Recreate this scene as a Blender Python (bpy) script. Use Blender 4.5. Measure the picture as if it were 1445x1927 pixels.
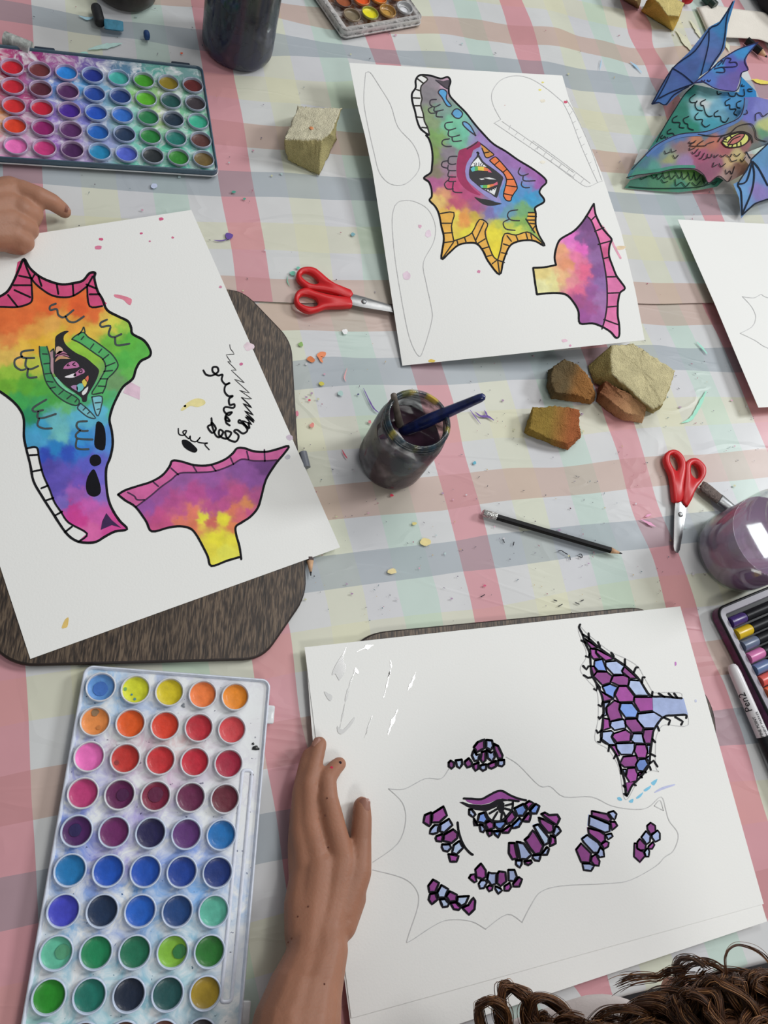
import bpy, math, random
import numpy as np
from mathutils import Vector, noise
from mathutils.geometry import delaunay_2d_cdt
random.seed(7)
for o in list(bpy.data.objects): bpy.data.objects.remove(o)
S = bpy.context.scene
COL = S.collection

# ------------------------------------------------------------------ camera
W, H = 1445.0, 1927.0
F = 1440.0
CZ = 0.7148
cR = np.array([0.96002985, 0.0, 0.27989765])
cU = np.array([-0.10406766, 0.9283104, 0.35694498])
cD = np.array([0.2598319, 0.37180613, -0.89120569])
cC = np.array([0.0, 0.0, CZ])
cam = bpy.data.cameras.new('camera'); camo = bpy.data.objects.new('camera', cam); COL.objects.link(camo)
cam.sensor_fit = 'VERTICAL'; cam.sensor_height = 24.0; cam.lens = F / H * 24.0
cam.clip_start = 0.01
from mathutils import Matrix
camo.matrix_world = Matrix(((cR[0], cU[0], -cD[0], 0), (cR[1], cU[1], -cD[1], 0), (cR[2], cU[2], -cD[2], CZ), (0, 0, 0, 1)))
S.camera = camo
S.view_settings.view_transform = 'Standard'; S.view_settings.look = 'None'
S.view_settings.gamma = 1.0; S.view_settings.use_curve_mapping = False
S.view_settings.exposure = 0.0

# ------------------------------------------------------------------ light
wd = bpy.data.worlds.new('room_light'); S.world = wd; wd.use_nodes = True
wd.node_tree.nodes['Background'].inputs[0].default_value = (0.93, 0.97, 1.0, 1)
wd.node_tree.nodes['Background'].inputs[1].default_value = 0.205
def area(name, loc, target, sx, sy, power, colour=(1, 1, 1)):
    l = bpy.data.lights.new(name, 'AREA'); l.shape = 'RECTANGLE'; l.size = sx; l.size_y = sy
    l.energy = power; l.color = colour
    o = bpy.data.objects.new(name, l); COL.objects.link(o); o.location = loc
    o.rotation_euler = (Vector(target) - Vector(loc)).to_track_quat('-Z', 'Y').to_euler()
    return o
area('window_daylight', (4.4, 2.0, 3.1), (0.3, 0.4, 0), 1.0, 1.0, 118, (0.95, 0.98, 1.0))
area('ceiling_and_added_light', (0.9, 1.9, 2.1), (0.3, 0.5, 0), 1.2, 0.6, 15, (1.0, 0.985, 0.96))
area('ceiling_and_added_light', (0.86, 0.52, 2.1), (0.3, 0.25, 0), 0.5, 0.30, 7, (1.0, 0.985, 0.96))
area('ceiling_and_added_light', (0.85, -1.3, 1.75), (0.3, 0.1, 0), 0.7, 0.4, 9, (1.0, 0.985, 0.95))  # rear lamp added so the child's head shades the near sheet

# ------------------------------------------------------------------ helpers
def P(x, y, z=0.0):
    v = cD + cR * (x - W / 2) / F + cU * (H / 2 - y) / F
    return cC + v * (z - CZ) / v[2]
def PX(p):
    q = np.array(p) - cC; z = q @ cD
    return np.array([W / 2 + F * (q @ cR) / z, H / 2 - F * (q @ cU) / z])
def lin(c):
    c = np.asarray(c, float) / 255.0
    return np.where(c <= 0.04045, c / 12.92, ((c + 0.055) / 1.055) ** 2.4)
def alb(c, k=0.84):
    return tuple(np.clip(lin(c) / k, 0.002, 0.93))
def tag(o, label=None, cat=None, group=None, kind=None):
    if label: o['label'] = label
    if cat: o['category'] = cat
    if group: o['group'] = group
    if kind: o['kind'] = kind
    return o
def empty(name, loc, label, cat, group=None, rz=0.0):
    o = bpy.data.objects.new(name, None); COL.objects.link(o); o.empty_display_size = 0.01
    o.location = [float(v) for v in loc]; o.rotation_euler = (0, 0, rz)
    return tag(o, label, cat, group)
class MB:
    def __init__(s): s.v = []; s.f = []; s.c = []; s.uv = None
    def add(s, vs, fs, col=(1, 1, 1)):
        b = len(s.v)
        for p in vs: s.v.append((float(p[0]), float(p[1]), float(p[2])))
        s.f += [tuple(i + b for i in f) for f in fs]
        if isinstance(col, list): s.c += col
        else: s.c += [col] * len(vs)
    def ring_tube(s, rings, cap=True, col=(1, 1, 1)):
        n = len(rings[0]); vs = [p for r in rings for p in r]; fs = []
        for i in range(len(rings) - 1):
            for j in range(n):
                a = i * n + j; b = i * n + (j + 1) % n
                fs.append((a, b, b + n, a + n))
        if cap:
            fs.append(tuple(range(n - 1, -1, -1))); fs.append(tuple(range((len(rings) - 1) * n, len(rings) * n)))
        s.add(vs, fs, col)
    def tube(s, path, rad, n=12, col=(1, 1, 1), flat=1.0, up=None, cap=True):
        path = [np.array(p, float) for p in path]
        if not hasattr(rad, '__len__'): rad = [rad] * len(path)
        rings = []
        ref = np.array(up if up is not None else (0, 0, 1.0))
        for i, p in enumerate(path):
            t = path[min(i + 1, len(path) - 1)] - path[max(i - 1, 0)]
            t = t / (np.linalg.norm(t) + 1e-12)
            a = np.cross(t, ref)
            if np.linalg.norm(a) < 1e-4: a = np.cross(t, (1, 0, 0.01))
            a /= np.linalg.norm(a); b = np.cross(a, t)
            if up is None: ref = b
            rings.append([p + rad[i] * (a * math.cos(2 * math.pi * k / n) + flat * b * math.sin(2 * math.pi * k / n)) for k in range(n)])
        s.ring_tube(rings, cap, col)
    def capsule(s, p0, r0, p1, r1, n=14, m=5):
        p0 = np.array(p0, float); p1 = np.array(p1, float); d = p1 - p0; L = np.linalg.norm(d)
        d = d / L if L > 1e-9 else np.array([0, 0, 1.0])
        path = []; rad = []
        for k in range(m + 1):
            a = math.pi / 2 * (1 - k / m); path.append(p0 - d * r0 * math.sin(a)); rad.append(max(r0 * math.cos(a), 1e-5))
        for k in range(m + 1):
            a = math.pi / 2 * k / m; path.append(p1 + d * r1 * math.sin(a)); rad.append(max(r1 * math.cos(a), 1e-5))
        a = np.cross(d, (0, 0, 1.0))
        if np.linalg.norm(a) < 1e-3: a = np.array([1.0, 0, 0])
        a /= np.linalg.norm(a); b = np.cross(a, d)
        s.ring_tube([[q + r * (a * math.cos(2 * math.pi * k / n) + b * math.sin(2 * math.pi * k / n)) for k in range(n)] for q, r in zip(path, rad)], True)
    def lathe(s, prof, n=48, M=None, col=(1, 1, 1), cap=True):
        rings = []
        for r, z in prof:
            ring = [np.array([r * math.cos(2 * math.pi * k / n), r * math.sin(2 * math.pi * k / n), z]) for k in range(n)]
            if M is not None: ring = [M(p) for p in ring]
            rings.append(ring)
        s.ring_tube(rings, cap, col)
    def prism(s, poly, z0, z1, bev=0.0, col=(1, 1, 1)):
        poly = [np.array([p[0], p[1]]) for p in poly]
        ar = sum(poly[i][0] * poly[(i + 1) % len(poly)][1] - poly[(i + 1) % len(poly)][0] * poly[i][1] for i in range(len(poly)))
        if ar < 0: poly = poly[::-1]
        n = len(poly)
        def off(d):
            out = []
            for i in range(n):
                a = poly[i - 1]; b = poly[i]; c = poly[(i + 1) % n]
                e1 = (b - a) / (np.linalg.norm(b - a) + 1e-12); e2 = (c - b) / (np.linalg.norm(c - b) + 1e-12)
                nn = np.array([-(e1[1] + e2[1]), e1[0] + e2[0]]); nn /= (np.linalg.norm(nn) + 1e-12)
                out.append(b + nn * d)
            return out
        if bev > 0:
            lv = [(bev, z0), (bev * .3, z0 + bev * .3), (0, z0 + bev), (0, z1 - bev), (bev * .3, z1 - bev * .3), (bev, z1)]
        else: lv = [(0, z0), (0, z1)]
        s.ring_tube([[np.array([p[0], p[1], z]) for p in off(d)] for d, z in lv], True, col)
    def build(s, name, mat, parent=None, smooth=True, auto=None):
        me = bpy.data.meshes.new(name); me.from_pydata(s.v, [], s.f); me.update()
        me.materials.append(mat)
        ca = me.color_attributes.new('Col', 'FLOAT_COLOR', 'POINT')
        arr = np.ones((len(s.v), 4), np.float32); arr[:, :3] = np.array(s.c, np.float32).reshape(-1, 3)
        ca.data.foreach_set('color', arr.ravel())
        if s.uv is not None:
            ul = me.uv_layers.new(name='UVMap'); vi = np.zeros(len(me.loops), int); me.loops.foreach_get('vertex_index', vi)
            ul.data.foreach_set('uv', np.array(s.uv, np.float32)[vi].ravel())
        if smooth: me.polygons.foreach_set('use_smooth', [True] * len(me.polygons))
        if auto is not None:
            try: me.set_sharp_from_angle(angle=math.radians(auto))
            except Exception: pass
        o = bpy.data.objects.new(name, me); COL.objects.link(o)
        if parent is not None:
            o.parent = parent
            pw = Matrix.Identity(4); q = parent
            while q is not None:
                pw = (Matrix.Translation(q.location) @ q.rotation_euler.to_matrix().to_4x4()) @ pw; q = q.parent
            # vertices are given in world space: move them into the parent's frame
            me.transform(pw.inverted())
        return o
def crop(ox, oy, sc, s):
    out = []
    for t in s.replace(')', ' ').replace('(', ' ').split():
        a, b = t.split(','); out.append((ox + float(a) / sc, oy + float(b) / sc))
    return out
def catmull(pts, k=6, closed=False):
    pts = [np.array(p, float) for p in pts]; n = len(pts)
    if n < 3: return pts
    out = []
    m = n if closed else n - 1
    for i in range(m):
        if closed: a, b, c, d = pts[i - 1], pts[i], pts[(i + 1) % n], pts[(i + 2) % n]
        else: a, b, c, d = pts[max(i - 1, 0)], pts[i], pts[i + 1], pts[min(i + 2, n - 1)]
        for j in range(k):
            t = j / k
            out.append(0.5 * (2 * b + (c - a) * t + (2 * a - 5 * b + 4 * c - d) * t * t + (3 * b - a - 3 * c + d) * t ** 3))
    if not closed: out.append(pts[-1])
    return out
def idw(ctrl, pts, power=5.0, warp=1.0):
    C = np.array([c[0] for c in ctrl]); V = np.array([alb(c[1]) for c in ctrl])
    Q = np.array([(p[0] + warp * 9 * noise.noise(Vector((p[0] * .09, p[1] * .09, 1.7))) + warp * 4 * noise.noise(Vector((p[0] * .3, p[1] * .3, 4.1))), p[1] + warp * 9 * noise.noise(Vector((p[0] * .09, p[1] * .09, 8.3))) + warp * 4 * noise.noise(Vector((p[0] * .3, p[1] * .3, 2.2)))) for p in pts])
    D = ((Q[:, None, :] - C[None]) ** 2).sum(-1) + 2.0
    w = D ** (-power / 2); w /= w.sum(1, keepdims=True)
    return w @ V
def inside(p, poly):
    x, y = p; r = False; n = len(poly); j = n - 1
    for i in range(n):
        xi, yi = poly[i]; xj, yj = poly[j]
        if (yi > y) != (yj > y) and x < (xj - xi) * (y - yi) / (yj - yi + 1e-12) + xi: r = not r
        j = i
    return r
def tri(poly, step):
    """triangulate a px outline with interior grid points"""
    poly = [(float(p[0]), float(p[1])) for p in poly]
    n = len(poly); xs = [p[0] for p in poly]; ys = [p[1] for p in poly]
    vs = [Vector(p) for p in poly]
    if step:
        y = min(ys) + step * .5; r = 0
        while y < max(ys):
            x = min(xs) + step * (.5 + .5 * (r % 2))
            while x < max(xs):
                if inside((x, y), poly): vs.append(Vector((x, y)))
                x += step
            y += step * .87; r += 1
    v, e, f, _, _, _ = delaunay_2d_cdt(vs, [(i, (i + 1) % n) for i in range(n)], [], 1, 1e-4)
    return [(p[0], p[1]) for p in v], [tuple(t) for t in f]
def fill(mb, poly, surf, dz, colour=None, ctrl=None, step=5.0, sm=0, jit=0.0):
    if sm: poly = catmull(poly, sm, True)
    if jit: poly = [(p[0] + random.uniform(-jit, jit), p[1] + random.uniform(-jit, jit)) for p in poly]
    v, f = tri(poly, step or 4)
    if not v: return
    f = [t if ((v[t[1]][0]-v[t[0]][0])*(v[t[2]][1]-v[t[0]][1])-(v[t[1]][1]-v[t[0]][1])*(v[t[2]][0]-v[t[0]][0])) < 0 else t[::-1] for t in f]
    ws = [P(p[0], p[1], surf(p[0], p[1]) + dz) for p in v]
    if ctrl is not None: cs = [tuple(c) for c in idw(ctrl, v)]
    else: cs = [alb(colour)] * len(v)
    mb.add(ws, f, cs)
def stroke(mb, pts, w, surf, dz, colour=(22, 22, 26), sm=5, closed=False, taper=0.0, wob=0.12):
    if len(pts) > 2 and sm: pts = catmull(pts, sm, closed)
    elif closed: pts = list(pts)
    if closed: pts = list(pts) + [pts[0], pts[1]]
    w = w * 1.28
    pts = [np.array(p, float) for p in pts]
    q = [pts[0]]
    for p in pts[1:]:
        d = np.linalg.norm(p - q[-1])
        if d > 8:
            for k in range(1, int(d // 5) + 1): q.append(q[-1] + (p - q[-1]) * (1.0 / (int(d // 5) + 2 - k)))
        if d > .15: q.append(p)
    pts = q; n = len(pts)
    if n < 2: return
    L = []; R = []
    for i, p in enumerate(pts):
        t = pts[min(i + 1, n - 1)] - pts[max(i - 1, 0)]; l = np.linalg.norm(t)
        t = t / l if l > 1e-9 else np.array([1.0, 0]); nn = np.array([-t[1], t[0]])
        ww = w / 2 * (1 + wob * noise.noise(Vector((p[0] * .15, p[1] * .15, w))))
        if taper: ww *= 1 - taper * abs(2 * i / (n - 1) - 1)
        L.append(p + nn * ww); R.append(p - nn * ww)
    # round ends
    t0 = pts[0] - pts[1]; t0 = t0 / (np.linalg.norm(t0) + 1e-9); t1 = pts[-1] - pts[-2]; t1 = t1 / (np.linalg.norm(t1) + 1e-9)
    L = [pts[0] + t0 * w * .4 + (L[0] - pts[0]) * .4] + L + [pts[-1] + t1 * w * .4 + (L[-1] - pts[-1]) * .4]
    R = [pts[0] + t0 * w * .4 + (R[0] - pts[0]) * .4] + R + [pts[-1] + t1 * w * .4 + (R[-1] - pts[-1]) * .4]
    m = len(L); vs = L + R
    ws = [P(p[0], p[1], surf(p[0], p[1]) + dz) for p in vs]
    fs = [(i, i + 1, m + i + 1, m + i) for i in range(m - 1)]
    mb.add(ws, fs, alb(colour))
def flat(z): return lambda x, y: z
def plane(*pts):
    """height over the picture plane through (x, y, z) samples"""
    A = np.array([[p[0], p[1], 1] for p in pts], float); b = np.array([p[2] for p in pts], float)
    c = np.linalg.lstsq(A, b, rcond=None)[0]
    return lambda x, y: float(c[0] * x + c[1] * y + c[2])
def sheet_grid(edges, nu=40, nv=50):
    """edges: top, right, bottom, left px polylines (Coons patch)"""
    def samp(pl, t):
        pl = np.array(pl, float); d = np.r_[0, np.cumsum(np.linalg.norm(np.diff(pl, axis=0), axis=1))]; d /= d[-1]
        return np.array([np.interp(t, d, pl[:, 0]), np.interp(t, d, pl[:, 1])])
    T, Rr, B, L = edges
    c00, c10, c11, c01 = map(np.array, (T[0], T[-1], B[-1], B[0]))
    g = []
    for j in range(nv + 1):
        v = j / nv
        for i in range(nu + 1):
            u = i / nu
            p = (1 - v) * samp(T, u) + v * samp(B, u) + (1 - u) * samp(L, v) + u * samp(Rr, v) \
                - ((1 - u) * (1 - v) * c00 + u * (1 - v) * c10 + u * v * c11 + (1 - u) * v * c01)
            g.append(p)
    return g
def add_sheet(mb, edges, surf, th=0.0003, nu=40, nv=50, col=(1, 1, 1)):
    g = sheet_grid(edges, nu, nv); top = []; bot = []
    for p in g:
        w = P(p[0], p[1], surf(p[0], p[1])); top.append(w); bot.append(w - np.array([0, 0, th]))
    n = nu + 1; fs = []
    N = len(g)
    for j in range(nv):
        for i in range(nu):
            a = j * n + i; fs.append((a, a + n, a + n + 1, a + 1)); fs.append((N + a, N + a + 1, N + a + n + 1, N + a + n))
    rim = [i for i in range(n)] + [j * n + nu for j in range(1, nv + 1)] + [nv * n + i for i in range(nu - 1, -1, -1)] + [j * n for j in range(nv - 1, 0, -1)]
    for k in range(len(rim)):
        a, b = rim[k], rim[(k + 1) % len(rim)]; fs.append((a, b, N + b, N + a))
    mb.add(top + bot, fs, col)

# ------------------------------------------------------------------ materials
def nodes(m): m.use_nodes = True; return m.node_tree, m.node_tree.nodes['Principled BSDF']
def mat(name, colour, rough=0.5, metal=0.0, spec=0.5, bump=None, var=None, coat=0.0, sub=0.0, attr=False, trans=0.0, alpha=1.0):
    """colour is linear rgb; bump=(scale, strength, detail); var=(scale, amount)"""
    m = bpy.data.materials.new(name); nt, b = nodes(m); N = nt.nodes; L = nt.links
    b.inputs['Roughness'].default_value = rough; b.inputs['Metallic'].default_value = metal
    b.inputs['Specular IOR Level'].default_value = spec; b.inputs['Coat Weight'].default_value = coat
    b.inputs['Coat Roughness'].default_value = 0.1
    b.inputs['Transmission Weight'].default_value = trans; b.inputs['Alpha'].default_value = alpha
    if sub: b.inputs['Subsurface Weight'].default_value = sub; b.inputs['Subsurface Radius'].default_value = (.012, .004, .002); b.inputs['Subsurface Scale'].default_value = 1.0
    tc = N.new('ShaderNodeTexCoord')
    rgb = N.new('ShaderNodeRGB'); rgb.outputs[0].default_value = (*colour, 1); src = rgb.outputs[0]
    if attr:
        a = N.new('ShaderNodeVertexColor'); a.layer_name = 'Col'; src = a.outputs['Color']
    if var:
        n = N.new('ShaderNodeTexNoise'); n.inputs['Scale'].default_value = var[0]; n.inputs['Detail'].default_value = 5
        L.new(tc.outputs['Object'], n.inputs['Vector'])
        mr = N.new('ShaderNodeMapRange'); mr.inputs[1].default_value = .3; mr.inputs[2].default_value = .7
        mr.inputs[3].default_value = 1 - var[1]; mr.inputs[4].default_value = 1 + var[1] * .6
        L.new(n.outputs['Fac'], mr.inputs[0])
        mx = N.new('ShaderNodeVectorMath'); mx.operation = 'SCALE'; L.new(src, mx.inputs[0]); L.new(mr.outputs[0], mx.inputs['Scale']); src = mx.outputs[0]
    L.new(src, b.inputs['Base Color'])
    if bump:
        n = N.new('ShaderNodeTexNoise'); n.inputs['Scale'].default_value = bump[0]; n.inputs['Detail'].default_value = bump[2] if len(bump) > 2 else 3
        L.new(tc.outputs['Object'], n.inputs['Vector'])
        bp = N.new('ShaderNodeBump'); bp.inputs['Strength'].default_value = bump[1]; bp.inputs['Distance'].default_value = .001
        L.new(n.outputs['Fac'], bp.inputs['Height']); L.new(bp.outputs[0], b.inputs['Normal'])
    return m
M = {}
M['paper'] = mat('paper', alb((228, 228, 225), .84), .62, spec=.3, bump=(500, .12, 3), var=(3, .02))
M['water'] = mat('watercolour', (1, 1, 1), .6, attr=True, var=(90, .16), bump=(500, .1, 3))
M['paintflat'] = mat('paint', (1, 1, 1), .45, attr=True, var=(200, .08))
M['ink'] = mat('ink', (1, 1, 1), .7, attr=True, var=(150, .15), spec=.15)
M['graphite'] = mat('graphite_line', alb((190, 190, 190)), .6)
M['plastic'] = mat('coloured_plastic', (1, 1, 1), .32, attr=True)
M['black'] = mat('black_plastic', alb((22, 22, 26)), .4, spec=.25)
M['red'] = mat('red_plastic', alb((200, 26, 32)), .38, var=(60, .06), bump=(300, .05))
M['steel'] = mat('steel', (.34, .345, .35), .38, metal=1.0, bump=(150, .1), var=(80, .15))
M['silver'] = mat('silver_foil', (.62, .62, .60), .22, metal=1.0, bump=(900, .9, 2), var=(500, .5))
M['woodraw'] = mat('bare_wood', alb((200, 160, 125)), .6, var=(200, .1))
M['lead'] = mat('pencil_lead', alb((45, 45, 48)), .4)
M['skin'] = mat('skin', alb((150, 105, 83), .84), .5, spec=.35, sub=.12, var=(35, .10), bump=(420, .25, 4))
M['skin2'] = mat('skin', alb((156, 112, 90), .84), .5, spec=.35, sub=.12, var=(45, .10), bump=(420, .25, 4))
M['nail'] = mat('fingernail', alb((150, 108, 94), .84), .3)
M['shirt'] = mat('shirt_cotton', alb((205, 195, 192)), .9, bump=(300, .3), var=(30, .05))
M['cloth_dark'] = mat('dark_cotton', alb((30, 28, 32)), .9, bump=(200, .3))
M['towel'] = mat('paper_towel', alb((214, 208, 198)), .9, bump=(260, .5, 2), var=(40, .03))
M['table'] = mat('table_laminate', alb((200, 195, 185)), .5)
M['rimgrey'] = mat('tin_rim', alb((140, 136, 146)), .35)
def pale(name, base, mask_scale, lo, hi, rough=.25, coat=0.3):
    """plastic stained with dried paint: mixes clean plastic and the stain colours carried by the mesh"""
    m = bpy.data.materials.new(name); nt, b = nodes(m); N = nt.nodes; L = nt.links
    tc = N.new('ShaderNodeTexCoord'); n = N.new('ShaderNodeTexNoise'); n.inputs['Scale'].default_value = mask_scale; n.inputs['Detail'].default_value = 7
    n.inputs['Roughness'].default_value = .62; n.inputs['Distortion'].default_value = .8
    L.new(tc.outputs['Object'], n.inputs['Vector'])
    cr = N.new('ShaderNodeMapRange'); cr.inputs[1].default_value = lo; cr.inputs[2].default_value = hi
    L.new(n.outputs['Fac'], cr.inputs[0])
    a = N.new('ShaderNodeVertexColor'); a.layer_name = 'Col'
    mx = N.new('ShaderNodeMix'); mx.data_type = 'RGBA'; L.new(cr.outputs[0], mx.inputs[0]); mx.inputs[6].default_value = (*base, 1); L.new(a.outputs[0], mx.inputs[7])
    # dark specks of dried paint
    v = N.new('ShaderNodeTexNoise'); v.inputs['Scale'].default_value = 230; v.inputs['Detail'].default_value = 2; L.new(tc.outputs['Object'], v.inputs['Vector'])
    c2 = N.new('ShaderNodeMapRange'); c2.inputs[1].default_value = .70; c2.inputs[2].default_value = .74; L.new(v.outputs['Fac'], c2.inputs[0])
    sc = N.new('ShaderNodeVectorMath'); sc.operation = 'MULTIPLY'; L.new(a.outputs[0], sc.inputs[0]); sc.inputs[1].default_value = (.35, .35, .4)
    m2 = N.new('ShaderNodeMix'); m2.data_type = 'RGBA'; L.new(c2.outputs[0], m2.inputs[0]); L.new(mx.outputs[2], m2.inputs[6]); L.new(sc.outputs[0], m2.inputs[7])
    L.new(m2.outputs[2], b.inputs['Base Color']); b.inputs['Roughness'].default_value = rough; b.inputs['Coat Weight'].default_value = coat
    bp = N.new('ShaderNodeBump'); bp.inputs['Strength'].default_value = .25; bp.inputs['Distance'].default_value = .0008
    L.new(n.outputs['Fac'], bp.inputs['Height']); L.new(bp.outputs[0], b.inputs['Normal'])
    return m
M['tray'] = pale('stained_white_plastic', alb((226, 228, 234)), 55, .38, .62)
M['tray_heavy'] = pale('stained_palette_plastic', alb((225, 226, 232)), 75, .30, .55)
M['tintray'] = pale('stained_enamel_tin', alb((196, 192, 190)), 90, .35, .6)
def wood():
    m = bpy.data.materials.new('dark_oak_veneer'); nt, b = nodes(m); N = nt.nodes; L = nt.links
    tc = N.new('ShaderNodeTexCoord'); mp = N.new('ShaderNodeMapping'); mp.inputs['Scale'].default_value = (1, .12, 1); mp.inputs['Rotation'].default_value = (0, 0, math.radians(-4))
    L.new(tc.outputs['Object'], mp.inputs['Vector'])
    n1 = N.new('ShaderNodeTexNoise'); n1.inputs['Scale'].default_value = 640; n1.inputs['Detail'].default_value = 4; n1.inputs['Distortion'].default_value = .4; L.new(mp.outputs[0], n1.inputs['Vector'])
    n2 = N.new('ShaderNodeTexNoise'); n2.inputs['Scale'].default_value = 22; n2.inputs['Detail'].default_value = 5; n2.inputs['Distortion'].default_value = 1.5; L.new(mp.outputs[0], n2.inputs['Vector'])
    r = N.new('ShaderNodeValToRGB'); L.new(n1.outputs['Fac'], r.inputs[0])
    e = r.color_ramp.elements; e[0].position = .36; e[0].color = (*alb((38, 31, 27)), 1); e[1].position = .62; e[1].color = (*alb((104, 88, 72)), 1)
    q = e.new(.5); q.color = (*alb((70, 57, 47)), 1)
    mr = N.new('ShaderNodeMapRange'); mr.inputs[1].default_value = .3; mr.inputs[2].default_value = .7; mr.inputs[3].default_value = .72; mr.inputs[4].default_value = 1.18; L.new(n2.outputs['Fac'], mr.inputs[0])
    sc = N.new('ShaderNodeVectorMath'); sc.operation = 'SCALE'; L.new(r.outputs[0], sc.inputs[0]); L.new(mr.outputs[0], sc.inputs['Scale'])
    L.new(sc.outputs[0], b.inputs['Base Color']); b.inputs['Roughness'].default_value = .42
    bp = N.new('ShaderNodeBump'); bp.inputs['Strength'].default_value = .25; bp.inputs['Distance'].default_value = .0006; L.new(n1.outputs['Fac'], bp.inputs['Height']); L.new(bp.outputs[0], b.inputs['Normal'])
    return m
M['wood'] = wood()
M['woodedge'] = mat('dark_wood_edge', alb((44, 34, 30)), .45, var=(60, .2))
def sponge_mat():
    m = bpy.data.materials.new('sponge_foam'); nt, b = nodes(m); N = nt.nodes; L = nt.links
    tc = N.new('ShaderNodeTexCoord'); a = N.new('ShaderNodeVertexColor'); a.layer_name = 'Col'
    n = N.new('ShaderNodeTexNoise'); n.inputs['Scale'].default_value = 60; n.inputs['Detail'].default_value = 8; n.inputs['Roughness'].default_value = .7; L.new(tc.outputs['Object'], n.inputs['Vector'])
    mr = N.new('ShaderNodeMapRange'); mr.inputs[1].default_value = .3; mr.inputs[2].default_value = .7; mr.inputs[3].default_value = .8; mr.inputs[4].default_value = 1.14; L.new(n.outputs['Fac'], mr.inputs[0])
    pv = N.new('ShaderNodeTexVoronoi'); pv.inputs['Scale'].default_value = 520; pv.inputs['Randomness'].default_value = 1; L.new(tc.outputs['Object'], pv.inputs['Vector'])
    pr = N.new('ShaderNodeMapRange'); pr.inputs[1].default_value = .05; pr.inputs[2].default_value = .5; pr.inputs[3].default_value = .78; pr.inputs[4].default_value = 1.04; L.new(pv.outputs['Distance'], pr.inputs[0])
    pm_ = N.new('ShaderNodeMath'); pm_.operation = 'MULTIPLY'; L.new(mr.outputs[0], pm_.inputs[0]); L.new(pr.outputs[0], pm_.inputs[1])
    sc = N.new('ShaderNodeVectorMath'); sc.operation = 'SCALE'; L.new(a.outputs[0], sc.inputs[0]); L.new(pm_.outputs[0], sc.inputs['Scale']); L.new(sc.outputs[0], b.inputs['Base Color'])
    b.inputs['Roughness'].default_value = .95; b.inputs['Specular IOR Level'].default_value = .15
    v = N.new('ShaderNodeTexVoronoi'); v.inputs['Scale'].default_value = 700; L.new(tc.outputs['Object'], v.inputs['Vector'])
    ad = N.new('ShaderNodeMath'); ad.operation = 'MULTIPLY_ADD'; L.new(v.outputs['Distance'], ad.inputs[0]); ad.inputs[1].default_value = .5; L.new(n.outputs['Fac'], ad.inputs[2])
    bp = N.new('ShaderNodeBump'); bp.inputs['Strength'].default_value = .9; bp.inputs['Distance'].default_value = .0016; L.new(ad.outputs[0], bp.inputs['Height']); L.new(bp.outputs[0], b.inputs['Normal'])
    return m
M['sponge'] = sponge_mat()
def glassy(name, dirt, lo=.45, hi=.6, dirtamt=.9):
    """jar glass smeared with dried paint"""
    m = bpy.data.materials.new(name); nt, b = nodes(m); N = nt.nodes; L = nt.links; out = nt.nodes['Material Output']
    tc = N.new('ShaderNodeTexCoord'); n = N.new('ShaderNodeTexNoise'); n.inputs['Scale'].default_value = 32; n.inputs['Detail'].default_value = 6; n.inputs['Distortion'].default_value = 1.0; L.new(tc.outputs['Object'], n.inputs['Vector'])
    a = N.new('ShaderNodeVertexColor'); a.layer_name = 'Col'
    b.inputs['Roughness'].default_value = .04; b.inputs['IOR'].default_value = 1.45; b.inputs['Base Color'].default_value = (.92, .95, .95, 1); b.inputs['Transmission Weight'].default_value = 0.0
    g = N.new('ShaderNodeBsdfTransparent'); g.inputs[0].default_value = (.95, .97, .96, 1)
    gl = N.new('ShaderNodeBsdfGlossy'); gl.inputs['Color'].default_value = (.9, .9, .9, 1); gl.inputs['Roughness'].default_value = .04
    fr0 = N.new('ShaderNodeLayerWeight'); fr0.inputs['Blend'].default_value = .3
    fr = N.new('ShaderNodeMapRange'); L.new(fr0.outputs['Facing'], fr.inputs[0]); fr.inputs[1].default_value = .1; fr.inputs[2].default_value = 1; fr.inputs[3].default_value = .04; fr.inputs[4].default_value = .28
    ms = N.new('ShaderNodeMixShader'); L.new(fr.outputs[0], ms.inputs[0]); L.new(g.outputs[0], ms.inputs[1]); L.new(gl.outputs[0], ms.inputs[2])
    L.new(a.outputs['Color'], b.inputs['Base Color']); b.inputs['Roughness'].default_value = .5; b.inputs['Coat Weight'].default_value = .35; b.inputs['Coat Roughness'].default_value = .05; b.inputs['Specular IOR Level'].default_value = .3
    mr = N.new('ShaderNodeMapRange'); mr.inputs[1].default_value = lo; mr.inputs[2].default_value = hi; mr.inputs[4].default_value = dirtamt; L.new(n.outputs['Fac'], mr.inputs[0])
    m2 = N.new('ShaderNodeMixShader'); L.new(mr.outputs[0], m2.inputs[0]); L.new(ms.outputs[0], m2.inputs[1]); L.new(b.outputs[0], m2.inputs[2]); L.new(m2.outputs[0], out.inputs[0])
    return m
M['glass_mid'] = glassy('paint_smeared_glass', None, .34, .60, .9)
M['glass_clean'] = glassy('lightly_smeared_glass', None, .55, .8, .3)
M['glass_dark'] = glassy('dirty_dark_glass', None, .30, .55, .93)
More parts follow.
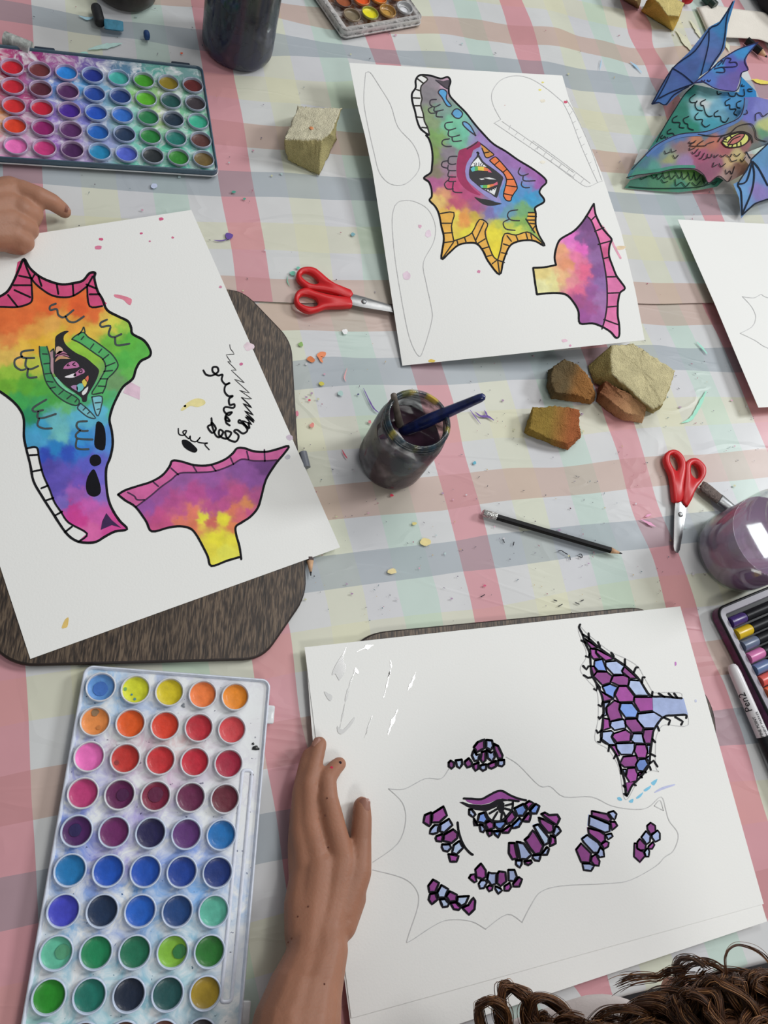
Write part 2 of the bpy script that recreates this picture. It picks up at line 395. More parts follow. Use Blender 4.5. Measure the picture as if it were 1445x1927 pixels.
def cloth_mat():
    m = bpy.data.materials.new('checked_oilcloth'); nt, b = nodes(m); N = nt.nodes; L = nt.links
    uv = N.new('ShaderNodeUVMap'); uv.uv_map = 'UVMap'; sp = N.new('ShaderNodeSeparateXYZ'); L.new(uv.outputs[0], sp.inputs[0])
    tc = N.new('ShaderNodeTexCoord')
    def ramp(sock, cols):
        fr = N.new('ShaderNodeMath'); fr.operation = 'FRACT'; L.new(sock, fr.inputs[0])
        r = N.new('ShaderNodeValToRGB'); L.new(fr.outputs[0], r.inputs[0]); r.color_ramp.interpolation = 'CONSTANT'
        e = r.color_ramp.elements
        e[0].position = 0; e[0].color = (*cols[0], 1); e[1].position = 1 / 6; e[1].color = (*cols[1], 1)
        for i in range(2, 6): q = e.new(i / 6); q.color = (*cols[i], 1)
        return r.outputs[0]
    u = ramp(sp.outputs[0], [(.97, .48, .53), (.97, .97, .97), (1.0, 1.0, .82), (.94, .94, .97), (.80, .96, .88), (.96, .96, .97)])
    v = ramp(sp.outputs[1], [(.86, .67, .59), (.97, 1.0, 1.0), (.62, .68, .73), (.97, .98, .99), (1.0, .99, .80), (.96, .98, .98)])
    mu = N.new('ShaderNodeMix'); mu.data_type = 'RGBA'; mu.blend_type = 'MULTIPLY'; mu.inputs[0].default_value = 1; L.new(u, mu.inputs[6]); L.new(v, mu.inputs[7])
    dk = N.new('ShaderNodeMix'); dk.data_type = 'RGBA'; dk.blend_type = 'DARKEN'; dk.inputs[0].default_value = 1; L.new(u, dk.inputs[6]); L.new(v, dk.inputs[7])
    mx = N.new('ShaderNodeMix'); mx.data_type = 'RGBA'; mx.inputs[0].default_value = .55; L.new(mu.outputs[2], mx.inputs[6]); L.new(dk.outputs[2], mx.inputs[7])
    n = N.new('ShaderNodeTexNoise'); n.inputs['Scale'].default_value = 12; n.inputs['Detail'].default_value = 4; L.new(tc.outputs['Object'], n.inputs['Vector'])
    mr = N.new('ShaderNodeMapRange'); mr.inputs[1].default_value = .3; mr.inputs[2].default_value = .7; mr.inputs[3].default_value = .68; mr.inputs[4].default_value = .745; L.new(n.outputs['Fac'], mr.inputs[0])
    sc = N.new('ShaderNodeVectorMath'); sc.operation = 'SCALE'; L.new(mx.outputs[2], sc.inputs[0]); L.new(mr.outputs[0], sc.inputs['Scale'])
    L.new(sc.outputs[0], b.inputs['Base Color'])
    b.inputs['Roughness'].default_value = .38; b.inputs['Specular IOR Level'].default_value = .45
    # fine creases
    mp = N.new('ShaderNodeMapping'); mp.inputs['Scale'].default_value = (2.2, 6, 3); mp.inputs['Rotation'].default_value = (0, 0, .5); L.new(tc.outputs['Object'], mp.inputs['Vector'])
    n2 = N.new('ShaderNodeTexNoise'); n2.inputs['Scale'].default_value = 1.6; n2.inputs['Detail'].default_value = 3; n2.inputs['Distortion'].default_value = .8; L.new(mp.outputs[0], n2.inputs['Vector'])
    rd = N.new('ShaderNodeMath'); rd.operation = 'SUBTRACT'; L.new(n2.outputs['Fac'], rd.inputs[0]); rd.inputs[1].default_value = .5
    ab = N.new('ShaderNodeMath'); ab.operation = 'ABSOLUTE'; L.new(rd.outputs[0], ab.inputs[0])
    pw = N.new('ShaderNodeMapRange'); pw.inputs[1].default_value = 0; pw.inputs[2].default_value = .03; pw.inputs[3].default_value = 1; pw.inputs[4].default_value = 0; L.new(ab.outputs[0], pw.inputs[0])
    n3 = N.new('ShaderNodeTexNoise'); n3.inputs['Scale'].default_value = 26; n3.inputs['Detail'].default_value = 3; L.new(tc.outputs['Object'], n3.inputs['Vector'])
    ad = N.new('ShaderNodeMath'); ad.operation = 'MULTIPLY_ADD'; L.new(n3.outputs['Fac'], ad.inputs[0]); ad.inputs[1].default_value = .8; L.new(pw.outputs[0], ad.inputs[2])
    bp = N.new('ShaderNodeBump'); bp.inputs['Strength'].default_value = .32; bp.inputs['Distance'].default_value = .0008; L.new(ad.outputs[0], bp.inputs['Height']); L.new(bp.outputs[0], b.inputs['Normal'])
    return m
M['cloth'] = cloth_mat()
def liquid(name, c):
    return mat(name, c, .08, spec=.5, coat=.3)

# ------------------------------------------------------------------ table and cloths
def tps(pts, vals, lam=2e-4):
    X = np.array(pts); n = len(X)
    def U(r2): return r2 * np.log(r2 + 1e-12)
    K = U(((X[:, None] - X[None]) ** 2).sum(-1)) + lam * np.eye(n)
    A = np.zeros((n + 3, n + 3)); A[:n, :n] = K; A[:n, n] = 1; A[:n, n + 1:] = X; A[n, :n] = 1; A[n + 1:, :n] = X.T
    b = np.r_[np.array(vals, float), 0, 0, 0]; w = np.linalg.solve(A, b)
    return lambda Q: U(((Q[:, None] - X[None]) ** 2).sum(-1)) @ w[:n] + w[n] + Q @ w[n + 1:]
def marks(txt):
    px = []; vals = []
    for line in txt.strip().splitlines():
        k, rest = line.split(':'); k = float(k)
        for t in rest.split():
            a, b = t.split(','); p = P(float(a), float(b)); px.append((p[0], p[1])); vals.append(k)
    return px, vals
UP_U = """
0: 5,320 -2,100 12,440
1: 58,0 63,92 78,310 80,347 88,430 100,560
6: 359,0 381,123 411,336 420,388 437,473 444,532
7: 418,0 441,149 454,209 473,329 486,396 501,480 513,567
8: 553,425
9: 622,484
10: 680,480
11: 728,450
12: 685,60 708,119 770,400 790,560
13: 733,54 754,119 820,400 842,560
18: 941,0 958,59 981,128 1060,340 1130,560
19: 983,0 1000,38 1014,89 1025,139 1108,340 1190,560
24: 1168,0 1182,58 1212,114 1226,154 1246,191 1256,225 1303,360 1326,410
25: 1202,5 1226,45 1231,89 1253,123 1275,170 1300,240 1345,360 1362,410
30: 1358,0 1391,74 1403,120 1450,230
31: 1392,0 1445,90
"""
UP_V = """
0: 415,517 439,518 513,524 629,526 729,526 1240,532 1318,533
-1: 520,468 650,475
-2: 520,417 640,425
-3: 78,344 262,359 415,368 540,370 666,375 1163,397 1445,403
-4: 415,318 540,323 614,330 659,332 1148,359 1308,363
-5: 458,275 540,280 535,281 638,289 690,291 1134,322 1182,325
-6: 445,228 540,237 552,235 649,246 680,249 1114,279 1200,288
-7: 500,190 631,202 1148,246
-8: 500,142 631,152 1092,202
-9: 63,45 239,69 370,92 500,105 656,107 749,119 1028,140 1068,165 1172,177 1228,179
-10: 60,7 209,37 366,52 503,57 569,69 694,88 749,93 929,104 1000,112 1148,132 1215,142
-11: 359,11 505,28 566,43 621,54 742,62 839,62 898,73 974,83 1071,89 1129,103 1200,122 1262,120
-12: 507,0 604,12 801,29 898,35 1000,48 1052,51 1086,66 1132,74 1191,89 1302,83
1: 520,572 900,572 1300,572
"""
LO_U = """
0: -28,1393 -20,1610
1: 47,1259 54,1393 58,1502 65,1610 69,1687 78,1850
6: 420,1000 474,1239 488,1340 503,1445 519,1528 541,1683 575,1850
7: 490,960 528,1120 545,1183 553,1248 565,1352 590,1450 640,1750
8: 612,1120
9: 687,1120
10: 750,1120
11: 825,1120
12: 777,700 786,729 815,855 842,952 872,1072 894,1167 1072,1846 1099,1879
13: 836,700 859,777 872,844 886,893 903,949 927,1047 952,1158 1142,1828 1150,1865
14: 963,941
15: 1024,941
16: 1076,937
17: 1133,932
18: 1111,700 1142,794 1162,846 1191,962 1227,1041 1252,1133
19: 1165,700 1195,799 1219,880 1246,968 1289,1072 1310,1133 1328,1207 1347,1252 1364,1286 1380,1332 1395,1372 1412,1426 1429,1489 1445,1541
24: 1325,575 1420,790
25: 1385,575 1470,790
"""
LO_V = """
-6: 520,568 900,566 1300,566
-5: 544,619 588,619 622,621 743,621 1240,610 1347,609
-4: 551,678 622,669 678,672 747,671 1240,647 1279,653 1368,652
-3: 555,733 629,726 684,723 785,724 844,723 960,714 1012,713 1273,695 1312,696 1386,700
-2: 932,771 566,785 1260,747
-1: 937,822 590,848 1260,801
0: 588,916 829,894 891,888 1050,879 1163,864 1319,855 1445,842
1: 621,977 836,959 897,949 1062,932 1181,919 1325,907 1445,897
2: 640,1041 854,1017 915,1005 1068,989 1203,977 1319,962 1405,956
3: 578,1115 713,1096 866,1075 933,1069 1068,1050 1215,1032 1283,1023
4: 560,1188 670,1170 793,1155 903,1145 989,1130 1111,1103 1234,1084 47,1273
5: 52,1355 555,1264
6: 0,1462 56,1449 120,1438 530,1356 584,1347 1328,1207 1356,1203
7: 0,1555 60,1543 108,1533 511,1445 1354,1270 1373,1268
8: 0,1650 66,1638 493,1530 540,1522 1382,1331 1403,1329
9: 0,1754 60,1740 487,1626 540,1616 1404,1401 1429,1398
10: 30,1850 481,1733 537,1717 1385,1470
11: 0,1960 475,1840 1400,1551
12: 1425,1640
"""
def seam(x): return 569 + 2.5 * math.sin(x * .011) + .9 * math.sin(x * .037) - max(0, (x - 1240)) * .006
def edge(x): return 1927 - (x - 950) * .2453 + 1.5 * math.sin(x * .03)
def make_cloth(label, um, vm, rows, zfun, drop=False):
    mb = MB(); fu = tps(*marks(um)); fv = tps(*marks(vm))
    xs = np.arange(-420, 1900, 11.0); pts = []
    for j, r in enumerate(rows):
        for x in xs: pts.append(P(x, r(x), 0))
    pts = np.array(pts); nx = len(xs)
    u = fu(pts[:, :2]) / 6.0; v = fv(pts[:, :2]) / 6.0
    for i in range(len(pts)): pts[i, 2] = zfun(pts[i], i // nx, len(rows))
    uv = np.stack([u, v], 1)
    if True:
        over = np.maximum(-.53 - pts[:, 0], 0); pts[:, 0] = np.maximum(pts[:, 0], -.53 - .004 * (over > 0)); pts[:, 2] -= np.minimum(over, .2) * 1.0
    if drop:
        last = pts[-nx:].copy(); lu = uv[-nx:].copy(); ex = []; eu = []
        for k, (dz, dy) in enumerate(((-.004, -.003), (-.012, -.006), (-.05, -.010), (-.12, -.006), (-.2, -.012))):
            q = last.copy(); q[:, 2] += dz; q[:, 1] += dy + .004 * np.sin(q[:, 0] * 30) * (k / 4); ex.append(q)
            lv = lu.copy(); lv[:, 1] += -dz / .04 / 6; eu.append(lv)
        pts = np.concatenate([pts] + ex); uv = np.concatenate([uv] + eu)
    nr = len(pts) // nx
    fs = [(j * nx + i, (j + 1) * nx + i, (j + 1) * nx + i + 1, j * nx + i + 1) for j in range(nr - 1) for i in range(nx - 1)]
    mb.add(pts, fs); mb.uv = uv
    o = mb.build('plastic_tablecloth', M['cloth']); tag(o, label, 'tablecloth')
    return o
def wrinkle(p, k, n):
    q = Vector((p[0] * 7, p[1] * 16, 0))
    z = noise.noise(q) * .0007 + noise.noise(q * 2.7) * .0003
    return z - .0014
up_rows = [(lambda x, t=t: -330 * (1 - t) + (seam(x)) * t) for t in np.linspace(0, 1, 90)]
cloth_up = make_cloth('pastel checked plastic cloth covering the far half of the table', UP_U, UP_V, up_rows,
    lambda p, j, n: wrinkle(p, j, n) + (.0012 if j >= n - 2 else .0008 if j >= n - 5 else 0))
lo_rows = [(lambda x, t=t: (seam(x) - 26) * (1 - t) + edge(x) * t) for t in np.linspace(0, 1, 130)]
cloth_lo = make_cloth('pastel checked plastic cloth on the near half of the table, hanging over its edge', LO_U, LO_V, lo_rows,
    lambda p, j, n: wrinkle(p, j, n) - (.0010 if j < 6 else .0006 if j < 8 else 0), drop=True)

e0 = P(950, 1927); e1 = P(1427, 1810); ed = (e1 - e0) / np.linalg.norm(e1 - e0); en = np.array([-ed[1], ed[0], 0])
if en[1] < 0: en = -en
tb = empty('table', e0 + ed * -.1 + en * .8 + np.array([0, 0, -.74]), 'long table hidden under two pastel checked plastic cloths', 'table')
def tcorner(a, b): return (e0 + ed * a + en * b)[:2]
mb = MB(); mb.prism([(-.515, e0[1] + (-.515 - e0[0]) * ed[1] / ed[0] + .006), tcorner(1.5, .004), tcorner(1.5, 2.0), (-.515, 2.0)], -.032, -.0032, .002); mb.build('tabletop', M['table'], tb)
for a, b in ((-.72, .12), (1.35, .15), (-.60, 1.70), (1.35, 1.85)):
    mb = MB(); c = tcorner(a, b); mb.tube([(c[0], c[1], -.032), (c[0], c[1], -.74)], .022, 16); mb.build('leg', M['steel'], tb)
mb = MB(); mb.add([(-4, -4, -.74), (5, -4, -.74), (5, 5, -.74), (-4, 5, -.74)], [(0, 1, 2, 3)])
fl = mb.build('floor', mat('floor_vinyl', alb((60, 56, 58)), .6, var=(3, .1))); fl['kind'] = 'structure'
mb = MB(); mb.prism([(-4, -2.72), (5, -2.72), (5, -2.60), (-4, -2.60)], -.74, 2.4); w_ = mb.build('added_wall_near', mat('dark_added_wall', alb((84, 74, 70)), .8), smooth=False); w_['kind'] = 'structure'  # unseen dark wall, added to block light and darken the near side

# ------------------------------------------------------------------ dried paint marks on the cloths
def blob(cx, cy, rx, ry, n=14, rough=.35, rot=0):
    s = random.uniform(0, 50)
    return [(cx + math.cos(rot) * rx * math.cos(a) * r - math.sin(rot) * ry * math.sin(a) * r, cy + math.sin(rot) * rx * math.cos(a) * r + math.cos(rot) * ry * math.sin(a) * r)
            for a in [2 * math.pi * k / n for k in range(n)] for r in [1 + rough * noise.noise(Vector((math.cos(a) * 1.5 + s, math.sin(a) * 1.5, s)))]]
ZC = .0006
def marks_part(parent, items, name='paint_mark'):
    o = None
    for it in items:
        mb = MB(); kind, c = it[0], it[1]
        if kind == 'b': fill(mb, blob(*it[2:6]) if len(it) < 7 else blob(*it[2:6], rot=it[6]), flat(ZC), 0, c, step=0)
        elif kind == 'p': fill(mb, it[2], flat(ZC), 0, c, step=0, sm=3)
        else: stroke(mb, it[3], it[2], flat(ZC), 0, c, taper=.7, wob=.5)
        o = mb.build(name, M['paintflat'], parent)
    return o
marks_part(cloth_lo, [('p', (206, 110, 50), [(577, 676), (583, 670), (588, 672), (593, 678), (588, 682), (584, 681)]), ('p', (228, 130, 80), [(596, 668), (603, 662), (613, 663), (612, 670), (606, 674), (608, 682), (603, 680), (599, 673)])], 'orange_paint_mark')
marks_part(cloth_lo, [('s', (98, 62, 150), 2.5, [(684, 731), (694, 752), (703, 768), (712, 776)]), ('s', (98, 62, 150), 4, [(896, 777), (905, 783), (918, 784), (928, 790)]), ('s', (98, 62, 150), 3, [(912, 773), (917, 782)]), ('s', (110, 80, 160), 1.8, [(885, 772), (893, 783), (904, 797)]), ('b', (50, 50, 110), 674, 742, 2, 1.6), ('b', (60, 80, 160), 1262, 1160, 5, 5)], 'purple_paint_mark')
marks_part(cloth_lo, [('b', (195, 185, 60), 605, 722, 5, 4), ('b', (130, 170, 90), 566, 648, 5, 4), ('b', (240, 245, 245), 649, 624, 6, 5), ('b', (222, 205, 140), 800, 1020, 10, 7), ('b', (222, 205, 150), 738, 1075, 9, 5), ('b', (215, 200, 120), 780, 985, 4, 3)], 'yellow_paint_mark')
marks_part(cloth_lo, [('b', (205, 45, 75), 582, 753, 2.5, 2), ('s', (205, 60, 90), 2.5, [(644, 847), (648, 855), (653, 862)]), ('b', (205, 40, 70), 737, 932, 3.5, 2.5), ('b', (215, 120, 130), 696, 794, 3, 3), ('b', (220, 130, 120), 587, 800, 4, 4), ('b', (205, 120, 140), 559, 778, 3, 5), ('s', (225, 150, 190), 4, [(1208, 978), (1222, 985), (1232, 990)]), ('s', (228, 150, 190), 3, [(1215, 972), (1224, 968)]), ('b', (200, 70, 110), 912, 1102, 3, 2), ('s', (228, 165, 165), 2, [(653, 693), (648, 710), (651, 717)])], 'pink_paint_mark')
marks_part(cloth_lo, [('b', (80, 165, 190), 893, 871, 3.4, 3), ('s', (150, 215, 190), 6, [(1285, 795), (1300, 788), (1312, 770), (1322, 750), (1328, 738)]), ('s', (150, 215, 195), 3, [(1312, 644), (1322, 655), (1330, 665)]), ('b', (170, 200, 195), 641, 740, 5, 5)], 'teal_paint_mark')
marks_part(cloth_up, [('p', (96, 66, 150), [(424, 441), (428, 438), (438, 441), (437, 447), (430, 451), (426, 448)]), ('s', (96, 66, 150), 2, [(403, 452), (415, 453), (430, 450)]), ('b', (110, 160, 170), 664, 441, 4, 3.5)], 'purple_paint_mark')
marks_part(cloth_up, [('b', (105, 190, 165), 551, 514, 5, 4), ('b', (105, 190, 165), 561, 504, 3, 2.4), ('s', (120, 190, 165), 1.5, [(541, 520), (541, 530), (545, 538)]), ('s', (184, 216, 210), 8, [(170, 92), (190, 88), (210, 85), (226, 82)]), ('b', (165, 215, 205), 158, 100, 8, 3), ('b', (60, 150, 130), 440, 361, 4, 2), ('b', (70, 150, 130), 460, 374, 3, 2), ('s', (170, 210, 225), 4, [(150, 30), (165, 35), (180, 30)]), ('b', (226, 96, 60), 342, 100, 2.5, 1.6), ('b', (185, 195, 220), 290, 350, 6, 5), ('s', (160, 195, 220), 3, [(1187, 117), (1196, 124), (1207, 136)]), ('s', (170, 200, 220), 2, [(1129, 130), (1132, 112)])], 'green_paint_mark')
marks_part(cloth_up, [('s', (210, 209, 184), 9, [(1275, 60), (1290, 78), (1305, 98)]), ('s', (210, 209, 184), 6, [(1300, 40), (1312, 58), (1320, 72)]), ('s', (222, 204, 90), 7, [(1418, 150), (1432, 154), (1450, 156)]), ('s', (210, 209, 184), 5, [(1366, 78), (1372, 95)])], 'yellow_paint_mark')
def specks(parent, box, n, seed):
    random.seed(seed); mb = MB()
    cols = [(60, 60, 70), (90, 80, 90), (150, 60, 90), (70, 100, 110), (110, 100, 120), (180, 150, 90)]
    for _ in range(n):
        x = random.uniform(box[0], box[2]); y = random.uniform(box[1], box[3]); r = random.choice([.5, .7, .8, 1.0, 1.3])
        c = random.choice(cols)
        if random.random() < .2: a = random.uniform(0, 6.3); stroke(mb, [(x, y), (x + 3 * math.cos(a), y + 3 * math.sin(a))], .8, flat(ZC), 0, c)
        else: fill(mb, blob(x, y, r, r * .8, 7), flat(ZC), 0, c, step=0)
    for _ in range(n // 6):
        x = random.uniform(box[0], box[2]); y = random.uniform(box[1], box[3])
        fill(mb, blob(x, y, random.uniform(1.5, 3), random.uniform(1.2, 2.2), 9), flat(ZC), 0, random.choice([(200, 150, 170), (170, 190, 190), (190, 190, 150), (160, 130, 160), (195, 190, 195)]), step=0)
    tag(mb.build('paint_specks', M['paintflat'], parent), kind='stuff')
specks(cloth_up, (60, 0, 1445, 560), 170, 3); specks(cloth_lo, (552, 590, 1430, 1170), 330, 4)
random.seed(11)
mb = MB()
for pts in ("1050,1037 1056,1036 1062,1040 1068,1043", "1089,1043 1094,1043 1095,1049 1089,1047", "946,1015 949,1021", "967,1020 966,1026", "1072,1047 1073,1053", "1093,1131 1098,1129", "1083,1134 1090,1137", "905,1123 912,1119", "1042,1129 1048,1131", "1051,1141 1058,1137"):
    stroke(mb, crop(0, 0, 1, pts), 1.3, flat(ZC), 0, (45, 45, 50))
tag(mb.build('ink_flick', M['ink'], cloth_lo), 'short black ink flicks')

# ------------------------------------------------------------------ boards
def board(label, px, z):
    c = np.mean([P(x, y, z) for x, y in px], axis=0); c[2] = 0
    t = empty('wooden_placemat_board', c, label, 'board')
    pl = [P(x, y, z)[:2] for x, y in px]
    pl = [p[:2] for p in catmull([np.r_[p, 0] for p in pl], 1, True)]
    # rounded corners
    out = []
    n = len(pl)
    for i in range(n):
        a, b, d = pl[i - 1], pl[i], pl[(i + 1) % n]
        r = .018
        u = (a - b) / np.linalg.norm(a - b); w = (d - b) / np.linalg.norm(d - b)
        p0 = b + u * min(r, np.linalg.norm(a - b) * .45); p2 = b + w * min(r, np.linalg.norm(d - b) * .45)
        for k in range(7):
            s = k / 6; out.append((1 - s) ** 2 * p0 + 2 * s * (1 - s) * b + s * s * p2)
    mb = MB(); mb.prism(out, ZC, z - .0001, .0022); mb.build('board_edge', M['woodedge'], t, auto=50)
    cc = np.mean(out, axis=0); inn = [p + (cc - p) / np.linalg.norm(cc - p) * .0022 for p in out]
    mb = MB(); mb.prism(inn, z - .0012, z + .0001, 0); mb.build('veneer', M['wood'], t, smooth=False)
    return t
board('dark oak octagonal board under the rainbow dragon painting', [(420, 541), (462, 549), (549, 640), (578, 1120), (495, 1241), (25, 1254), (-110, 1130), (-150, 700), (-60, 590), (60, 555)], .0066)
board('dark oak board mostly hidden under the purple scale drawing', [(668, 1212), (702, 1189), (1200, 1141), (1226, 1153), (1345, 1330), (1368, 1600), (1290, 1690), (780, 1815), (690, 1745), (610, 1330)], .0066)

# ------------------------------------------------------------------ sheets of paper and the drawings on them
def paper(name, label, edges, surf, nu=40, nv=50, group=None):
    g = sheet_grid(edges, 2, 2)[4]
    c = P(g[0], g[1], surf(g[0], g[1])); c[2] = surf(g[0], g[1])
    t = empty(name, c, label, 'paper', group)
    mb = MB(); add_sheet(mb, edges, surf, nu=nu, nv=nv); mb.build('sheet', M['paper'], t, auto=40)
    return t
def lines(mb, items, surf, dz, tr, w, colour=(22, 22, 26), sm=4, **k):
    for s in items.split(';'):
        s = s.strip()
        if s: stroke(mb, tr(s), w, surf, dz, colour, sm=sm, **k)
def T(ox, oy, sc): return lambda s: crop(ox, oy, sc, s)
def ctrl(tr, txt):
    """x,y:r,g,b entries"""
    out = []
    for e in txt.split():
        a, b = e.split(':'); out.append((tr(a)[0], tuple(float(v) for v in b.split(','))))
    return out
PEN = (196, 196, 196)

# --- rainbow dragon, left
zl = .0074; sl = flat(zl)
bl = P(57, 1240, zl); br = P(640, 1030, zl); trr = P(360, 395, zl); tl = bl + trr - br; tlp = PX(tl)
pa = paper('paper_sheet', 'large white sheet with the rainbow dragon head painting, on the left board', ([tuple(tlp), (360, 395)], [(360, 395), (640, 1030)], [(57, 1240), (640, 1030)], [tuple(tlp), (57, 1240)]), sl)
c5 = T(0, 460, 1130 / 340); c6 = T(200, 640, 3.6125); e1c = T(60, 600, 8.5)
hd = MB()
head1 = c5("-60,360 0,390 100,392 170,375 200,350 200,215 250,270 330,320 420,330 480,310 545,265 560,385 640,385 670,410 740,450 800,480 820,520 830,560 905,595 945,660 935,700 885,735 850,780 835,840 770,890 730,960 705,1030 688,1100 705,1170 708,1250 692,1330 668,1400 668,1500 682,1600 710,1670 750,1730 795,1780 720,1795 660,1825 600,1860 530,1865 490,1855 540,1810 430,1740 380,1670 340,1610 310,1530 270,1440 245,1340 230,1275 160,1270 150,1200 150,1100 130,1040 80,980 0,920 -60,890")
fill(hd, head1, sl, .00012, ctrl=ctrl(c5, "150,450:235,110,50 300,400:235,105,45 500,400:230,95,40 600,440:230,110,50 50,520:232,115,55 60,600:235,140,70 200,560:240,160,70 330,500:240,170,80 400,560:242,195,60 650,470:235,190,80 30,690:240,190,90 150,650:240,185,70 240,620:235,180,50 450,520:235,160,60 560,560:235,190,70 700,500:215,210,80 760,540:150,200,70 480,640:150,200,60 540,690:140,195,60 700,620:110,185,60 800,600:90,180,60 880,680:90,185,70 780,740:80,180,70 820,800:100,185,80 720,850:110,155,100 60,800:150,195,60 200,750:190,200,70 150,880:90,170,50 50,880:110,175,45 250,900:80,170,60 350,960:70,165,70 120,980:60,165,80 250,1000:60,165,90 200,1070:30,140,90 400,1000:100,185,120 500,950:70,170,110 650,950:80,175,100 350,1080:100,180,190 500,1080:90,180,210 620,1050:90,180,210 690,1000:80,185,130 250,1150:60,160,200 370,1200:110,190,190 220,1230:70,160,205 500,1220:50,145,210 660,1200:80,140,215 350,1270:30,130,200 500,1280:40,120,205 280,1320:40,70,180 420,1300:40,80,190 300,1400:80,70,170 400,1440:95,80,180 560,1370:90,90,195 640,1450:110,100,200 350,1520:90,75,175 500,1480:110,80,185 480,1550:160,90,180 400,1620:120,100,190 620,1560:140,110,200 560,1640:195,90,175 450,1650:200,60,150 500,1720:205,60,145 620,1700:205,90,170 560,1790:215,100,165 700,1750:210,70,150 440,1720:205,60,150 130,700:235,185,90 20,480:230,110,50"), step=3.4)
hp = hd.build('painted_dragon_head', M['water'], pa); hp['label'] = 'rainbow dragon head'
mb = MB()
fill(mb, c5("-40,335 0,325 50,290 90,220 110,110 150,90 185,145 240,195 310,230 390,245 470,238 520,225 560,185 595,178 590,210 610,290 640,340 668,370 645,385 560,385 545,265 480,310 420,330 330,320 250,270 200,215 200,350 170,375 100,392 0,390 -40,395"), sl, .00016, (206, 72, 122), step=5)
mb.build('painted_crest', M['water'], hp)
mb = MB()
fill(mb, e1c("120,440 240,440 270,540 290,640 290,780 310,870 400,1030 520,1140 640,1210 755,1300 720,1385 560,1340 400,1230 270,1080 210,960 170,780 130,600"), sl, .00018, (62, 150, 92), step=4)
fill(mb, e1c("640,325 700,270 820,215 900,290 1000,350 1180,480 1300,590 1380,740 1310,860 1210,960 1180,1080 1130,1190 960,1200 1050,1040 1130,900 1180,780 1140,650 1020,560 880,460 760,380"), sl, .00018, (80, 172, 96), step=4)
fill(mb, e1c("960,1250 1120,1240 1110,1400 1060,1550 1010,1480"), sl, .00018, (125, 192, 205), step=0)
fill(mb, e1c("780,1350 900,1450 1020,1590 900,1570 780,1480 730,1420"), sl, .00018, (110, 180, 190), step=0)
fill(mb, e1c("340,930 400,930 520,1080 620,1160 700,1190 640,1215 520,1140 400,1030"), sl, .0002, (120, 200, 160), step=0)
fill(mb, e1c("290,520 345,470 345,760 350,890 310,860 290,760"), sl, .0002, (175, 140, 150), step=0)
mb.build('painted_brow', M['water'], hp)
mb = MB()
fill(mb, e1c("590,200 520,260 510,340 560,430 700,540 860,620 980,720 1070,810 1060,900 1010,1020 940,1140 890,1230 875,1320 810,1325 790,1260 700,1190 560,1090 440,980 360,880 345,760 350,600 370,440 375,300 430,240 520,195"), sl, .00022, (24, 22, 28), step=0, sm=3)
for c, s in (((205, 175, 150), "390,450 460,450 500,520 390,570"), ((190, 120, 150), "370,600 440,510 540,540 600,610 520,585 430,600"), ((196, 150, 110), "370,690 400,620 480,590 620,640 500,640 430,650"), ((188, 110, 160), "500,800 560,720 640,680 710,690 760,765 660,790"), ((225, 220, 225), "520,930 620,890 700,870 690,930 600,945"), ((190, 120, 165), "690,870 800,790 850,850 780,890 700,925"), ((170, 130, 175), "620,1080 720,1060 730,1150 680,1130"), ((110, 190, 190), "720,1060 800,1030 830,1100 770,1165 720,1150"), ((220, 200, 80), "800,1000 860,960 880,1030 840,1090"), ((225, 110, 90), "850,960 900,905 905,970 880,1010"), ((225, 225, 225), "800,1175 900,1080 880,1170 820,1222")):
    fill(mb, e1c(s), sl, .00026, c, step=0, sm=2)
mb.build('painted_eye', M['water'], hp)
mb = MB()
lines(mb, "-40,340 0,325 50,290 90,220 125,140 150,90 185,145 240,195 310,230 390,250 470,240 520,225 560,180 595,178 590,210 610,290 640,340 670,410 740,450 800,480 820,520 830,560 900,600 940,660 935,700 880,730 850,780 830,840 770,890 730,960 700,1030 685,1100 700,1170 705,1250 690,1330 665,1400 665,1500 680,1600 710,1670 750,1730 795,1780 720,1795 660,1825 600,1860 530,1865 470,1850 410,1800 330,1680 260,1570 210,1480 190,1380 165,1280 150,1200 150,1100 130,1040 80,980 0,920 -40,905", sl, .0003, c5, 3.7)
lines(mb, "-40,395 0,390 100,392 170,375 200,350 200,290 195,210;150,100 195,210 250,270 330,320 420,330 480,310 540,265;545,262 560,385 640,385;545,262 580,200;50,315 110,390;90,285 190,330;85,255 195,255;118,195 190,210;215,190 200,215;240,200 260,260;355,250 365,310;455,250 460,320;540,250 600,275;560,312 625,312;170,1275 230,1270 245,1340 270,1440 310,1530 340,1610 380,1670 430,1740 545,1808 490,1860;185,1318 235,1315;205,1420 262,1408;258,1525 300,1508;290,1600 335,1585;345,1695 390,1670;405,1800 450,1765", sl, .0003, c5, 2.8)
lines(mb, "350,370 315,385 315,410 355,405 365,440 400,455 460,410;410,450 430,480 470,485 525,450;670,470 630,490 635,515 690,510 680,560 710,580 760,560;720,585 730,630 810,620;210,660 140,670 135,700 160,710 215,710;140,700 95,720 95,760 130,785 160,780;165,715 160,760 190,780 240,760;175,780 175,830 230,830;290,970 210,1020 215,1045 270,1035;240,1045 235,1080 270,1085 350,1060;245,1090 235,1130 270,1150 325,1150;545,1105 490,1110 480,1140 510,1165 550,1165;500,1165 475,1190 490,1215 580,1220;480,1220 475,1265 500,1280 555,1280", sl, .0003, c5, 3.0, (70, 78, 80))
